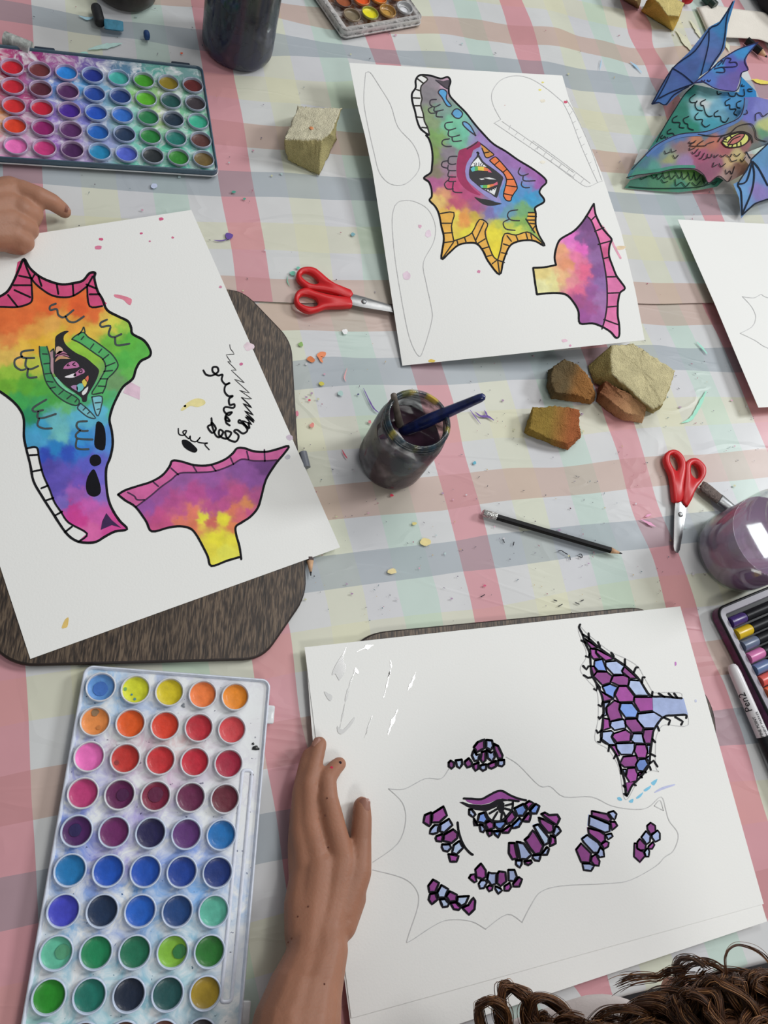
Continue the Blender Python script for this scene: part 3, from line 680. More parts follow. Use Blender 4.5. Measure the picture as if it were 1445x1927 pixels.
lines(mb, "120,440 130,600 170,780 210,960 270,1080 400,1230 560,1340 720,1385 755,1300 640,1210 520,1140 400,1030 310,870 290,780 290,640 270,540 240,440;170,560 250,565;190,720 280,710;210,880 310,870;240,1000 340,1010;290,1110 380,1090;430,1210 500,1150;560,1280 630,1220;690,1330 720,1290;640,325 700,270 820,215 900,290 1000,350 1180,480 1300,590 1380,740 1310,860 1210,960 1180,1080 1130,1190;640,325 760,380 880,460 1020,560 1140,650 1180,780 1130,900 1050,1040 960,1200 1120,1180;790,330 830,280;940,470 990,400;1070,540 1120,480;1130,650 1230,570;1180,760 1330,700;1150,840 1290,825;1090,960 1210,960;1060,1075 1170,1080;740,260 800,190 830,130 850,215;345,480 300,520;345,480 350,620;640,560 640,560", sl, .0003, e1c, 1.9, (52, 66, 62))
lines(mb, "960,1250 1120,1240 1110,1400 1060,1550 1010,1480 960,1250;1010,1345 1100,1335;1040,1450 1080,1440;780,1350 900,1450 1020,1590 900,1570 780,1480 730,1420 780,1350;820,1460 860,1420;890,1520 920,1490", sl, .0003, e1c, 1.8, (60, 74, 80), sm=3)
lines(mb, "380,620 430,575 520,560 600,590;590,720 560,750 600,745;690,700 650,730 700,750;690,880 670,910 700,910 700,880;790,810 750,850 800,860 800,815", sl, .00032, e1c, 1.4, (28, 24, 28))
mb.build('ink_outline', M['ink'], hp)
mb = MB()
fill(mb, c5("605,1110 640,1120 660,1180 655,1280 610,1280 590,1250 595,1180"), sl, .00028, (20, 20, 26), step=0, sm=3)
fill(mb, blob(c5("597,1350")[0][0], c5("597,1350")[0][1], 11.2, 11.2, rough=.1), sl, .00028, (20, 20, 26), step=0)
fill(mb, c5("585,1405 610,1450 630,1520 625,1560 590,1578 550,1560 537,1510 550,1450"), sl, .00028, (20, 20, 26), step=0, sm=3)
fill(mb, c5("665,1680 700,1725 758,1772 700,1755 630,1785 640,1730"), sl, .00028, (66, 44, 84), step=0)
mb.build('black_spot', M['ink'], hp)
mb = MB()
for c, x, y, rx, ry in (((206, 90, 130), 303, 412, 4.5, 3), ((200, 80, 120), 190, 450, 4, 2.6), ((210, 120, 150), 185, 466, 7, 4), ((200, 90, 130), 266, 439, 2.6, 2), ((205, 110, 140), 325, 447, 2.6, 2), ((200, 120, 150), 282, 454, 2, 1.6), ((205, 110, 150), 454, 685, 3, 3), ((226, 206, 214), 468, 652, 10, 8), ((205, 190, 205), 545, 823, 6, 5), ((190, 188, 196), 541, 860, 5, 4), ((205, 140, 165), 415, 540, 3, 2.4), ((235, 226, 190), 348, 764, 2.5, 2)):
    mb = MB(); fill(mb, blob(x, y, rx, ry), sl, .00014, c, step=0); mb.build('paint_splash', M['water'], pa)
mb = MB()
fill(mb, crop(0, 0, 1, "340,771 352,758 368,750 383,752 386,760 372,766 358,764 346,772"), sl, .00014, (226, 214, 150), step=0, sm=3); mb.build('paint_splash', M['water'], pa); mb = MB()
fill(mb, c5("715,312 760,318 800,330 825,345 815,380 790,365 770,345 720,330"), sl, .00014, (222, 130, 150), step=0, sm=2); mb.build('paint_splash', M['water'], pa); mb = MB()
fill(mb, c5("800,850 880,890 870,970 770,930"), sl, .00014, (222, 192, 208), step=0, jit=1); mb.build('paint_smudge', M['water'], pa); mb = MB()
fill(mb, crop(0, 960, 2.33, "270,515 285,480 300,470 300,490 295,512 280,518"), sl, .00014, (222, 190, 110), step=0, sm=2)
mb.build('paint_splash', M['water'], pa)
# frill of the rainbow dragon
mb = MB()
fill(mb, c6("200,1135 300,1060 370,1000 440,950 500,905 620,900 740,890 850,850 920,810 1000,820 1090,820 1160,820 1100,920 1075,980 1055,1060 1030,1140 980,1200 920,1240 880,1270 885,1330 905,1400 918,1480 820,1500 715,1535 690,1470 650,1390 610,1320 570,1280 500,1265 420,1275 310,1300 270,1230"), sl, .00012, ctrl=ctrl(c6, "500,940:150,85,155 700,920:155,85,160 900,860:140,80,155 1080,850:112,58,130 1000,950:145,80,160 350,1050:160,80,155 280,1130:150,80,160 450,1100:180,75,140 600,1050:185,75,145 750,1050:160,70,150 900,1050:195,80,140 1000,1080:180,80,140 350,1200:195,75,135 500,1180:200,90,140 600,1180:225,120,100 700,1150:190,80,140 800,1120:190,80,140 600,1250:225,120,90 720,1230:205,100,90 650,1220:240,220,60 790,1220:240,215,50 860,1150:220,120,90 900,1200:210,100,110 960,1120:225,140,90 850,1260:225,130,80 750,1350:238,218,50 800,1450:240,225,80 700,1420:235,215,60 980,1170:210,90,140 840,1350:238,218,60 400,1260:200,80,130 500,1230:225,120,100"), step=3.4)
fp = mb.build('painted_neck_frill', M['water'], pa); fp['label'] = 'purple and yellow frill'
mb = MB()
fill(mb, c6("80,1050 130,1020 220,990 300,965 380,920 430,860 450,820 510,825 600,850 700,850 800,815 860,770 890,735 940,735 1000,755 1080,760 1150,745 1240,720 1210,770 1160,820 1090,820 1000,820 920,810 850,850 740,890 620,900 500,905 440,950 370,1000 300,1060 200,1135 130,1090"), sl, .00016, (206, 96, 156), step=5)
mb.build('painted_rim', M['water'], fp)
mb = MB()
lines(mb, "80,1050 130,1020 220,990 300,965 380,920 430,860 450,820 510,825 600,850 700,850 800,815 860,770 890,735 940,735 1000,755 1080,760 1150,745 1240,720 1210,770 1160,830 1100,920 1075,980 1055,1060 1030,1140 980,1200 920,1240 880,1270 885,1330 905,1400 918,1490;905,1475 820,1500 715,1535 690,1470 650,1390 610,1320 570,1280 500,1265 420,1275 310,1300 270,1230 200,1135 130,1090 80,1050", sl, .0003, c6, 3.3)
lines(mb, "200,1135 300,1060 370,1000 440,950 500,905 620,900 740,890 850,850 920,810 1000,820 1090,820 1160,815;145,1035 190,1060 210,1085 260,1085;320,965 355,995;440,870 490,915;590,855 615,895;715,850 745,890;845,800 865,845;955,755 968,810;1075,745 1078,825", sl, .0003, c6, 2.3, (78, 50, 80))
mb.build('ink_outline', M['ink'], fp)
mb = MB()
lines(mb, "840,30 845,60 870,95 815,100 850,150 825,145 885,205 850,205 940,290 870,265 975,360 905,340 990,400 920,390", sl, .0003, c6, .9, sm=2)
lines(mb, "920,390 990,460 930,430 1000,510 940,480 1010,550 950,510 1005,560 945,520 990,575 925,545 960,590", sl, .0003, c6, 1.8, sm=2)
lines(mb, "660,205 680,235 720,240 760,215 755,185 725,185 725,215 760,240 790,235 785,270 810,300 840,290 810,310 805,350 830,380 860,380 835,400 840,440 870,435 865,460 810,455 800,480 830,510 855,490 820,500 810,540 840,550 815,520 815,560 840,580;715,530 715,570 690,590 720,630 745,600 715,560 740,640 770,660 795,625 770,610 770,650 820,670 850,630 810,620 825,670 880,690 900,650 870,620 890,610 930,635 960,610 930,570 900,560 910,545 970,600 965,560", sl, .0003, c6, 2.9, sm=6)
lines(mb, "490,600 495,640 530,645 545,615 520,625 560,670 570,650 575,680 610,690 640,660 620,690 660,700 690,700 670,710 700,745", sl, .0003, c6, 1.9)
fill(mb, c6("515,680 550,680 590,710 620,745 600,765 550,745 520,715"), sl, .0003, (18, 18, 22), step=0, sm=3)
mb.build('ink_scribble', M['ink'], pa)

# --- middle sheet with the lavender and yellow dragon, propped on a sponge
def sm_(x, y):
    # bilinear lift: corners tl .034, tr .022, br .034, bl .002
    v = min(max((y - 118) / 560.0, -.1), 1.1); u = min(max((x - (657 + 100 * v)) / (401 + 55 * v), -.1), 1.1)
    return (1 - u) * (1 - v) * .036 + u * (1 - v) * .022 + u * v * .035 + (1 - u) * v * .0025 + .006 * math.sin(math.pi * u) * (1 - v)
pm = paper('paper_sheet', 'curling white sheet with the lavender and yellow dragon head, propped on the sponges', (
    [(657, 118), (860, 131), (1058, 142)], [(1058, 142), (1071, 188), (1105, 262), (1132, 326), (1169, 437), (1195, 545), (1213, 640)],
    [(757, 688), (960, 667), (1213, 640)], [(657, 118), (673, 201), (687, 256), (701, 322), (716, 419), (737, 560), (757, 688)]), sm_)
c4 = T(740, 120, 4.25); d1c = T(960, 360, 5.5577); e2c = T(870, 250, 11.115); p2 = T(500, 0, 2.89); p3 = T(1000, 0, 3.2472)
mb = MB()
fill(mb, c4("250,92 275,125 225,175 220,230 230,280 220,330 240,400 250,460 275,510 288,570 285,600 305,660 315,740 310,820 300,870 245,912 285,945 305,1000 308,1060 290,1092 335,1140 365,1200 385,1300 405,1400 385,1560 450,1510 520,1450 600,1432 670,1440 720,1500 760,1580 850,1685 880,1580 930,1460 1000,1420 1080,1410 1140,1420 1212,1455 1165,1370 1145,1290 1140,1200 1135,1150 1200,1110 1205,1080 1170,1030 1185,990 1225,935 1130,850 1000,770 900,700 800,640 725,560 655,480 585,390 505,310 455,250 450,190 458,140 435,105 380,118 300,95"), sm_, .00012, ctrl=ctrl(c4, "330,150:140,130,138 430,170:190,155,175 300,250:128,123,128 400,380:120,150,140 300,430:130,150,110 470,470:115,190,155 560,550:110,190,160 330,600:120,160,90 520,620:110,180,145 620,570:140,150,180 340,720:125,150,80 430,720:130,120,130 700,600:150,120,180 850,720:148,108,172 1000,800:148,104,168 1100,880:152,94,162 1180,940:152,84,162 330,860:130,120,100 420,860:150,120,140 350,960:175,90,140 480,980:190,60,115 600,1050:180,70,120 400,1050:215,150,110 350,1100:228,192,110 500,1130:190,80,110 650,1160:160,80,130 780,1180:120,110,170 850,1150:105,140,200 950,1050:60,150,200 1100,1070:50,150,200 1020,1000:80,140,195 1050,930:125,130,190 980,900:140,120,180 900,1200:100,150,170 1050,1180:110,165,110 1100,1250:110,165,80 1000,1280:130,170,80 880,1290:190,195,70 500,1250:240,210,80 560,1250:225,150,70 650,1230:200,170,60 450,1200:232,184,80 600,1350:245,215,60 820,1350:240,215,50 800,1480:240,210,45 1000,1320:200,210,80 300,650:120,150,90 720,640:150,130,185"), step=3.0)
hp = mb.build('painted_dragon_head', M['water'], pm); hp['label'] = 'lavender, blue and yellow dragon head'
mb = MB()
for s in ("370,1200 485,1190 465,1300 485,1420 560,1390 630,1350 690,1245 755,1280 745,1400 800,1540 835,1565 860,1480 890,1360 980,1370 1070,1345 1140,1385 1212,1455 1140,1420 1080,1410 1000,1420 930,1460 880,1580 850,1685 760,1580 720,1500 670,1440 600,1432 520,1450 385,1560 405,1400 385,1300", "1080,1190 1135,1185 1145,1290 1165,1370 1205,1450 1140,1350 1085,1270 1070,1240"):
    fill(mb, c4(s), sm_, .00016, (230, 172, 66), step=5)
mb.build('painted_fringe', M['water'], hp)
mb = MB()
for c, s in (((82, 160, 214), "375,205 360,230 390,270 430,335 465,335 425,280 430,230 405,205"), ((92, 162, 208), "468,400 485,370 515,360 548,385 552,410 530,435 495,430"), ((105, 160, 205), "558,462 560,490 600,530 655,572 620,500 585,468"), ((72, 62, 72), "345,130 435,200 450,130 400,138"), ((152, 28, 84), "585,672 640,640 675,620 700,635 690,665 640,690 625,740 590,790 575,860 590,930 640,1000 700,1050 660,1045 590,1010 540,960 510,900 505,820 515,740 530,690"), ((146, 140, 196), "690,670 720,720 760,760 820,820 870,860 890,900 880,960 840,1050 865,1112 780,1085 700,1030 640,980 590,930 575,860 590,790 630,730")):
    fill(mb, c4(s), sm_, .00018, c, step=4, sm=2)
for c, s in (((208, 142, 62), "380,225 470,290 560,370 660,455 600,490 530,520 480,500 450,420 410,320"), ((236, 118, 58), "570,580 680,500 770,570 920,740 1040,890 1100,1000 1150,1150 1090,1250 1030,1350 1010,1420 920,1410 860,1320 870,1230 910,1080 920,960 850,830 720,720")):
    fill(mb, e2c(s), sm_, .0002, c, step=3, sm=2)
mb.build('painted_brow', M['water'], hp)
mb = MB()
fill(mb, e2c("330,425 430,590 560,690 700,790 850,920 840,1000 780,1180 720,1360 600,1280 420,1180 250,1040 150,940 140,780 200,620 290,500"), sm_, .00024, (34, 32, 38), step=0, sm=2)
fill(mb, e2c("250,1340 400,1380 560,1400 700,1450 830,1480 700,1515 560,1525 440,1495 340,1430"), sm_, .00024, (16, 16, 20), step=0, sm=2)
W_ = (232, 232, 232)
for c, s in ((W_, "330,510 400,620 510,715 350,690 170,700 230,610"), ((90, 180, 190), "170,750 230,705 260,710 260,800 200,810"), ((90, 175, 80), "255,708 320,698 330,785 258,800"), ((226, 200, 80), "320,700 450,712 450,795 330,785"), ((226, 120, 60), "450,715 530,745 540,800 450,798"), ((215, 90, 120), "530,745 575,780 620,832 540,820"), ((100, 180, 190), "365,1100 430,1092 430,1150 400,1150"), ((90, 175, 80), "430,1092 520,1088 520,1158 430,1152"), ((226, 190, 80), "520,1088 570,1082 580,1140 520,1158"), ((226, 120, 70), "570,1082 650,1068 660,1110 580,1135"), ((215, 95, 120), "650,1068 730,1022 740,1080 660,1108"), (W_, "460,1180 600,1200 720,1140 670,1300"), (W_, "440,940 560,930 710,975 560,970"), (W_, "350,960 440,955 465,970 400,985")):
    fill(mb, e2c(s), sm_, .00028, c, step=0, sm=1)
mb.build('painted_eye', M['water'], hp)
mb = MB()
lines(mb, "285,570 220,520 190,450 175,380 155,310 150,240 180,190 180,130 215,90 300,95 380,118 435,105 458,140 445,190 450,250 500,310 580,390 650,480 720,560 800,640 900,700 1000,770 1130,850 1225,935 1185,990 1170,1030 1205,1080 1200,1110 1135,1150 1140,1200 1140,1290 1165,1370 1212,1455 1140,1420 1080,1410 1000,1420 930,1460 880,1580 850,1685 760,1580 720,1500 670,1440 600,1432 520,1450 450,1510 385,1560 405,1400 385,1300 365,1200 335,1140 290,1092 308,1060 305,1000 285,945 245,912 300,870 310,820 315,740 305,660 285,600 262,570", sm_, .0003, c4, 2.7)
lines(mb, "235,95 275,125 225,175 220,230 230,280 220,330 240,400 250,460 275,510 290,570;195,120 240,155;185,205 215,215;155,272 215,275;170,335 222,335;188,425 245,430;228,508 270,512;370,1200 485,1190 465,1300 485,1420;385,1275 470,1275;400,1355 475,1350;405,1430 485,1420;390,1560 480,1430;485,1415 560,1390 630,1350 690,1245 755,1280 735,1340 745,1400 770,1470 800,1540 835,1570;510,1415 520,1455;570,1390 585,1435;630,1350 665,1430;725,1270 660,1410;735,1400 670,1440;710,1480 760,1465;750,1540 790,1530;790,1600 835,1565;835,1570 860,1480 890,1360 980,1370 1070,1345 1140,1385 1212,1455;835,1570 850,1680;835,1570 890,1590;865,1510 910,1520;880,1440 925,1455;910,1375 945,1420;980,1370 1000,1420;1060,1350 1075,1405;1100,1365 1110,1410;1080,1190 1135,1190;1075,1218 1145,1222;1070,1250 1140,1250;1090,1275 1135,1280;1110,1330 1140,1290;1060,1240 1130,1350", sm_, .0003, c4, 1.9, (52, 50, 46), sm=3)
lines(mb, "345,285 300,290 295,325 330,345 375,325;330,345 330,380 400,368;310,345 280,365 300,395 350,390;350,385 345,420 395,425;475,465 420,475 415,510 445,530 500,515;445,530 440,570 470,585 530,570;470,585 480,620 545,615;450,600 400,610 390,640 420,660 465,660;510,740 450,745 440,790 470,805 500,800;440,775 395,785 390,820 430,835;440,810 440,850 500,855;445,860 440,900 500,905;440,930 410,960 430,1000 480,1000;450,905 445,940 500,940;480,950 480,1020 550,1030;1015,830 1000,870 1030,895 1080,880;1040,895 1045,935 1135,935;1030,940 1025,970 1050,990 1090,990;995,1168 930,1180 915,1220 945,1250 1010,1255;925,1245 880,1270 900,1320 975,1332;375,205 360,230 390,270 430,335 465,335 425,280 430,230 405,205 375,205;468,400 485,370 515,360 548,385 552,410 530,435 495,430 468,400;660,575 600,530 560,490 558,465 585,468 620,500 660,575;340,130 435,200 450,135;590,680 640,650 675,622", sm_, .0003, c4, 1.7, (62, 58, 66))
lines(mb, "570,580 680,500 770,570 920,740 1040,890 1100,1000 1150,1150 1090,1250 1030,1350 1010,1420 920,1410 860,1320;570,580 720,720 850,830 920,960 910,1080 870,1230 860,1320;670,670 770,590;855,820 925,765;935,975 1080,970;915,1100 1130,1130;865,1270 1040,1305;380,225 470,290 560,370 660,455 600,490 530,520 480,500 450,420 410,320;460,420 560,400;330,430 300,415 320,400 350,430 330,450", sm_, .00032, e2c, 1.5, (36, 34, 36), sm=3)
lines(mb, "240,640 265,655 250,690;280,625 300,650 280,690;345,620 345,690;400,640 375,660 390,690;440,660 415,680 430,695;500,1190 520,1215;560,1190 575,1215 545,1215;610,1180 615,1210;650,1160 680,1190;690,1140 700,1170", sm_, .00032, e2c, 1.0, (30, 30, 34))
mb.build('ink_outline', M['ink'], hp)
mb = MB()
fill(mb, d1c("810,265 850,310 890,410 930,520 960,650 990,800 1010,950 1015,1100 1010,1220 990,1340 960,1415 860,1380 730,1380 715,1260 670,1170 600,1090 520,1065 400,1065 280,1078 260,950 240,800 350,795 480,770 465,700 475,620 500,540 540,490 660,420 740,340"), sm_, .00012, ctrl=ctrl(d1c, "330,850:225,205,130 450,950:230,220,150 350,1000:232,225,165 550,900:235,180,130 540,600:240,160,120 600,750:240,150,110 600,520:235,120,200 750,600:230,100,190 700,700:235,120,160 800,850:230,100,140 650,950:235,140,150 700,1040:220,100,140 780,350:110,60,120 720,480:125,80,140 850,550:120,75,135 900,700:140,95,155 900,850:130,75,145 950,950:140,100,165 850,1050:150,80,150 700,1120:155,70,130 850,1200:160,75,140 950,1150:160,110,170 760,1300:150,70,145 900,1340:160,90,160 640,460:225,110,195"), step=3)
fp = mb.build('painted_neck_frill', M['water'], pm); fp['label'] = 'pink and violet frill'
mb = MB()
fill(mb, d1c("875,130 885,200 900,260 955,370 1010,440 1060,500 1045,550 1035,600 1035,680 1070,780 1110,880 1160,950 1200,1015 1150,1060 1130,1140 1125,1200 1125,1300 1140,1400 1140,1510 1105,1530 1050,1470 960,1415 990,1340 1010,1220 1015,1100 1010,950 990,800 960,650 930,520 890,410 850,310 810,265 850,170"), sm_, .00016, ctrl=ctrl(d1c, "860,220:226,122,176 930,400:226,112,166 1000,500:226,112,166 1000,640:202,82,132 1050,800:222,108,166 1080,1000:218,112,166 1070,1150:216,102,160 1060,1300:222,112,166 1080,1450:226,122,176"), step=4)
mb.build('painted_rim', M['water'], fp)
mb = MB()
lines(mb, "875,130 885,200 900,260 955,370 1010,440 1060,500 1045,550 1035,600 1035,680 1070,780 1110,880 1160,950 1200,1015 1150,1060 1130,1140 1125,1200 1125,1300 1140,1400 1140,1510 1105,1530 1050,1470 960,1415 860,1380 730,1380 715,1260 670,1170 600,1090 520,1065 400,1065 280,1078;280,1078 260,950 240,800;240,800 350,795 480,770;480,770 465,700 475,620 500,540 540,490 660,420 740,340 810,240 850,170 875,130", sm_, .0003, d1c, 2.9)
lines(mb, "810,265 850,310 890,410 930,520 960,650 990,800 1010,950 1015,1100 1010,1220 990,1340 960,1440;845,305 885,265;885,420 980,378;920,555 1050,520;975,705 1040,685;1015,895 1110,893;1020,1065 1150,1060;1020,1210 1130,1200;980,1340 1130,1395", sm_, .0003, d1c, 2.1, (42, 36, 42))
mb.build('ink_outline', M['ink'], fp)
mb = MB()
lines(mb, "545,395 540,440 535,560 560,700 590,830 620,940 680,1000 760,1000 830,930 835,860 800,780 720,690 680,570 620,470 570,395 545,395", sm_, .0003, p2, .9, PEN)
mb.build('pencil_outline', M['ink'], pm); mb = MB()
lines(mb, "1050,20 1035,100 1050,300 1090,550 1130,740 1180,838 1210,790 1250,650 1250,580 1220,440 1205,330 1260,220 1270,130 1230,40 1150,-5 1080,-5 1050,20", sm_, .0003, T(380, 380, 2.89), .9, PEN)
mb.build('pencil_outline', M['ink'], pm); mb = MB()
lines(mb, "860,445 800,330 790,230 860,130 980,95 1100,120 1230,200 1350,300", sm_, .0003, c4, .9, PEN)
lines(mb, "190,620 240,720 300,880 370,1040 405,1115;215,610 270,700 360,900 430,1100;405,1115 340,1140 270,1100 150,1010 0,905;10,860 150,960 360,1120;405,1115 435,1105;240,640 225,650;250,680 235,700;270,740 255,750;285,790 268,795;305,835 290,845;325,880 305,890;340,940 325,945;365,990 350,1000;385,1040 370,1050;50,890 20,915;95,925 75,950;140,960 115,985;190,1000 165,1025;235,1030 210,1060;270,1060 250,1085;320,1095 300,1120", sm_, .0003, p3, .8, PEN)
lines(mb, "860,445 805,475;870,460 1000,550 1200,690 1445,870;810,475 950,570 1200,740 1445,910;940,490 925,525;1000,545 975,570;1060,585 1040,610;1110,620 1095,650;1170,655 1150,685;1230,695 1210,720;1290,745 1260,780;1350,790 1330,820", sm_, .0003, c4, .8, PEN)
mb.build('pencil_outline', M['ink'], pm)
mb = MB()
for c, x, y, rx, ry in (((222, 200, 214), 765, 518, 7, 8), ((214, 170, 190), 790, 426, 3.5, 3.5), ((225, 205, 218), 806, 440, 6, 7), ((226, 195, 90), 813, 679, 6, 3), ((206, 80, 110), 1064, 192, 4, 2.5), ((232, 222, 206), 1021, 190, 5, 3), ((226, 214, 120), 1016, 169, 3, 2), ((226, 214, 120), 1021, 155, 2.4, 1.6), ((232, 224, 210), 1021, 305, 5, 3), ((210, 130, 165), 901, 511, 3.2, 3), ((226, 190, 205), 1062, 641, 6, 3), ((215, 150, 180), 1073, 650, 2.4, 2), ((232, 205, 170), 1168, 466, 9, 4), ((222, 190, 180), 950, 198, 0.9, 0.9)):
    mb = MB(); fill(mb, blob(x, y, rx, ry), sm_, .00014, c, step=0); mb.build('paint_splash', M['water'], pm)
mb = MB()
stroke(mb, d1c("960,360 1040,480 1100,600 1155,700"), 3.2, sm_, .00014, (226, 160, 180))
mb.build('paint_splash', M['water'], pm)

# --- near right: two sheets with the purple scale drawing
s_lo = lambda x, y: .0070 + .0002
s_hi = lambda x, y: .0079
und = paper('paper_sheet', 'blank white sheet lying directly under the purple scale drawing', ([(577, 1252), (1283, 1178)], [(1283, 1178), (1443, 1734)], [(668, 1992), (1443, 1734)], [(577, 1252), (588, 1388), (668, 1992)]), s_lo)
pb = paper('paper_sheet', 'white sheet with purple and blue dragon scales, under the flat hand', ([(573, 1218), (1280, 1141)], [(1280, 1141), (1437, 1701)], [(661, 1916), (1437, 1701)], [(573, 1218), (661, 1916)]), s_hi)
PC = {'P': (146, 60, 140), 'L': (168, 184, 226), 'B': (112, 146, 218)}
def cells(name, label, tr, txt, w, openjit=0.0, parent=None):
    mb = MB(); ib = MB(); i = 0
    for e in txt.split(';'):
        e = e.strip()
        if not e: continue
        k = e[0]; pts = tr(e[1:].strip()); i += 1
        c = np.array(PC[k], float) * random.uniform(.9, 1.1); c = np.clip(c, 0, 245)
        cen = np.mean(pts, axis=0); poly = [(p[0] + (p[0] - cen[0]) * .13, p[1] + (p[1] - cen[1]) * .13) for p in pts]
        fill(mb, poly, s_hi, .00012 + .000005 * i, tuple(c), step=2.6)
        op = '~' in e
        stroke(ib, pts, w * 1.12, s_hi, .0003, (22, 20, 26), sm=0, closed=True)
    o = mb.build(name, M['water'], parent or pb)
    if label: o['label'] = label
    ib.build('ink_outline', M['ink'], o)
    return o
d6 = T(1040, 1150, 4.8167)
nk = cells('painted_scale_neck', 'tall scale patterned neck piece', d6, "P 290,250 410,330 350,340 320,300;P 340,340 390,345 390,380 430,430 370,435 345,400;P 400,345 560,430 480,450 430,410 395,375;B 380,450 450,435 475,500 490,545 410,540 375,500;L 480,460 580,450 650,500 625,540 640,575 550,575 480,500;P 345,500 375,500 400,550 370,590;P 400,550 490,550 540,590 520,650 450,670 370,590;P 550,585 640,580 690,600 690,640 680,675 600,675 525,640;P 650,500 770,610 700,610 630,550;L 700,625 790,630 870,765 750,765 685,680;L 390,640 430,690 430,720 400,680;B 450,685 520,660 590,690 560,740 555,790 480,750;P 430,720 480,755 550,800 460,820;P 600,680 670,680 740,770 730,820 600,825 565,760;P 740,780 910,780 915,900 790,915 740,830;L 465,830 520,820 480,880 490,940 465,950;P 560,810 610,830 600,890 630,970 520,1000 490,920 490,870;B 620,835 720,835 775,910 755,965 660,965 605,890;L 775,930 920,915 990,960 930,1060 830,1060 765,990;P 460,970 510,980 520,1060 455,1080;L 530,1000 640,980 660,1010 660,1060 560,1080 520,1040;P 660,980 760,975 820,1060 810,1095 720,1100 655,1020;L 450,1095 530,1085 550,1100 530,1140 570,1210 510,1210 445,1160;P 555,1110 660,1075 710,1110 700,1180 580,1190 540,1140;L 730,1110 810,1110 830,1200 740,1195 710,1170;P 830,1075 915,1070 890,1200 840,1200 815,1140;L 575,1200 740,1195 740,1250 720,1300 620,1300 580,1250;P 525,1220 565,1215 605,1310 580,1310;P 755,1210 840,1210 860,1270 845,1330 770,1330 740,1270;L 855,1215 885,1215 875,1290 860,1290;P 640,1320 755,1310 770,1350 750,1410 650,1415 610,1380;B 785,1345 840,1340 865,1390 820,1450 775,1445 750,1390;L 850,1330 880,1310 875,1370;P 680,1425 745,1420 770,1480 760,1540 700,1555 665,1500;L 635,1435 665,1435 660,1500;P 780,1465 830,1455 770,1500;P 670,1560 730,1555 680,1640;L 920,790 1170,800 1205,930 1005,945 925,900", 2.3)
mb = MB()
lines(mb, "250,120 240,150 270,210 295,290 335,380 345,490 355,580 400,660 450,780 460,900 455,1000 440,1160 520,1220 580,1310 610,1400 650,1530 670,1670 720,1580 800,1500 870,1400 885,1290 900,1180 920,1070 1005,960 1100,945 1205,940 1210,970;270,210 330,250 420,330 560,430 650,490 740,570 800,640 885,765 1000,775 1170,790", s_hi, .00034, d6, 3.2)
lines(mb, "330,260 325,200;260,265 300,290;430,325 410,280;555,410 530,375;655,490 655,435;735,555 755,510 775,510;810,650 815,600 835,600;335,385 325,420 300,408;345,500 325,500 305,530 275,495;350,600 320,605 280,580;405,685 395,720 375,705;455,820 440,865 415,850;455,940 425,980 415,960;445,1080 410,1105 395,1080;440,1150 430,1190 410,1185;515,1215 505,1270;575,1300 555,1335;610,1390 620,1475;640,1580 655,1595;645,1655 675,1675;740,1575 755,1580;800,1500 810,1508;840,1455 845,1465;890,1440 880,1410;950,1410 915,1355 880,1380;930,1315 890,1295;930,1190 905,1160;965,1085 950,1045;1050,1030 1065,990 1010,965;1165,1030 1180,1000 1110,960;905,730 900,770;960,745 1015,780;1050,745 1090,785;1100,745 1130,785", s_hi, .00034, d6, 3.2, sm=0)
mb.build('ink_spike', M['ink'], nk)
g3 = T(860, 1470, 7.225)
ey = cells('painted_scale_eye', 'scaled eye with a purple lid', g3, "L 165,385 200,385 250,450 220,490 165,450;P 230,510 280,600 235,600;B 300,450 370,425 415,520 370,575 280,550;L 305,595 350,600 385,650 355,695 320,680;P 400,560 450,540 500,570 500,640 425,660 390,600;B 510,555 650,540 660,580 600,650 560,650 515,610;P 400,675 480,675 470,730 435,750;B 500,680 595,680 560,765 510,720;P 610,680 720,600 740,630 700,700 620,700;P 660,510 750,400 800,490 740,560 680,580;B 750,600 850,500 885,540 840,620 760,640;B 780,370 900,310 950,390 900,470 820,470;P 900,520 970,430 1005,470 980,550 900,545;P 925,310 980,270 1040,300 970,380;B 990,400 1070,310 1120,340 1080,440 1020,440", 3.4)
mb = MB()
fill(mb, g3("100,240 200,250 330,260 420,210 520,150 610,140 700,190 820,240 900,260 850,270 700,250 600,235 520,260 430,300 330,320 220,310 140,280"), s_hi, .00022, (146, 60, 146), step=3)
mb.build('painted_eyelid', M['water'], ey)
mb = MB()
fill(mb, g3("30,285 80,280 160,310 330,325 440,305 540,250 620,235 740,262 640,275 560,300 540,350 400,410 250,390 140,350"), s_hi, .0003, (30, 28, 34), step=0)
fill(mb, g3("560,300 540,360 580,430 620,440 645,380 645,300 600,260"), s_hi, .00032, (26, 26, 30), step=0)
lines(mb, "90,235 200,240 330,245 430,195 540,140 620,135 720,190 830,235 940,260;390,420 430,500 490,540 600,540 680,470 750,380 760,280;440,440 540,380;490,520 550,420;600,520 610,440;660,480 630,420;720,390 650,370;745,310 660,330;700,255 840,272", s_hi, .00034, g3, 3.3, sm=3)
mb.build('ink_lash', M['ink'], ey)
g4 = T(820, 1380, 9.633); g5 = T(780, 1480, 7.7077); g6 = T(940, 1500, 10.32); g7 = T(1060, 1500, 6.881); g8 = T(870, 1610, 11.115)
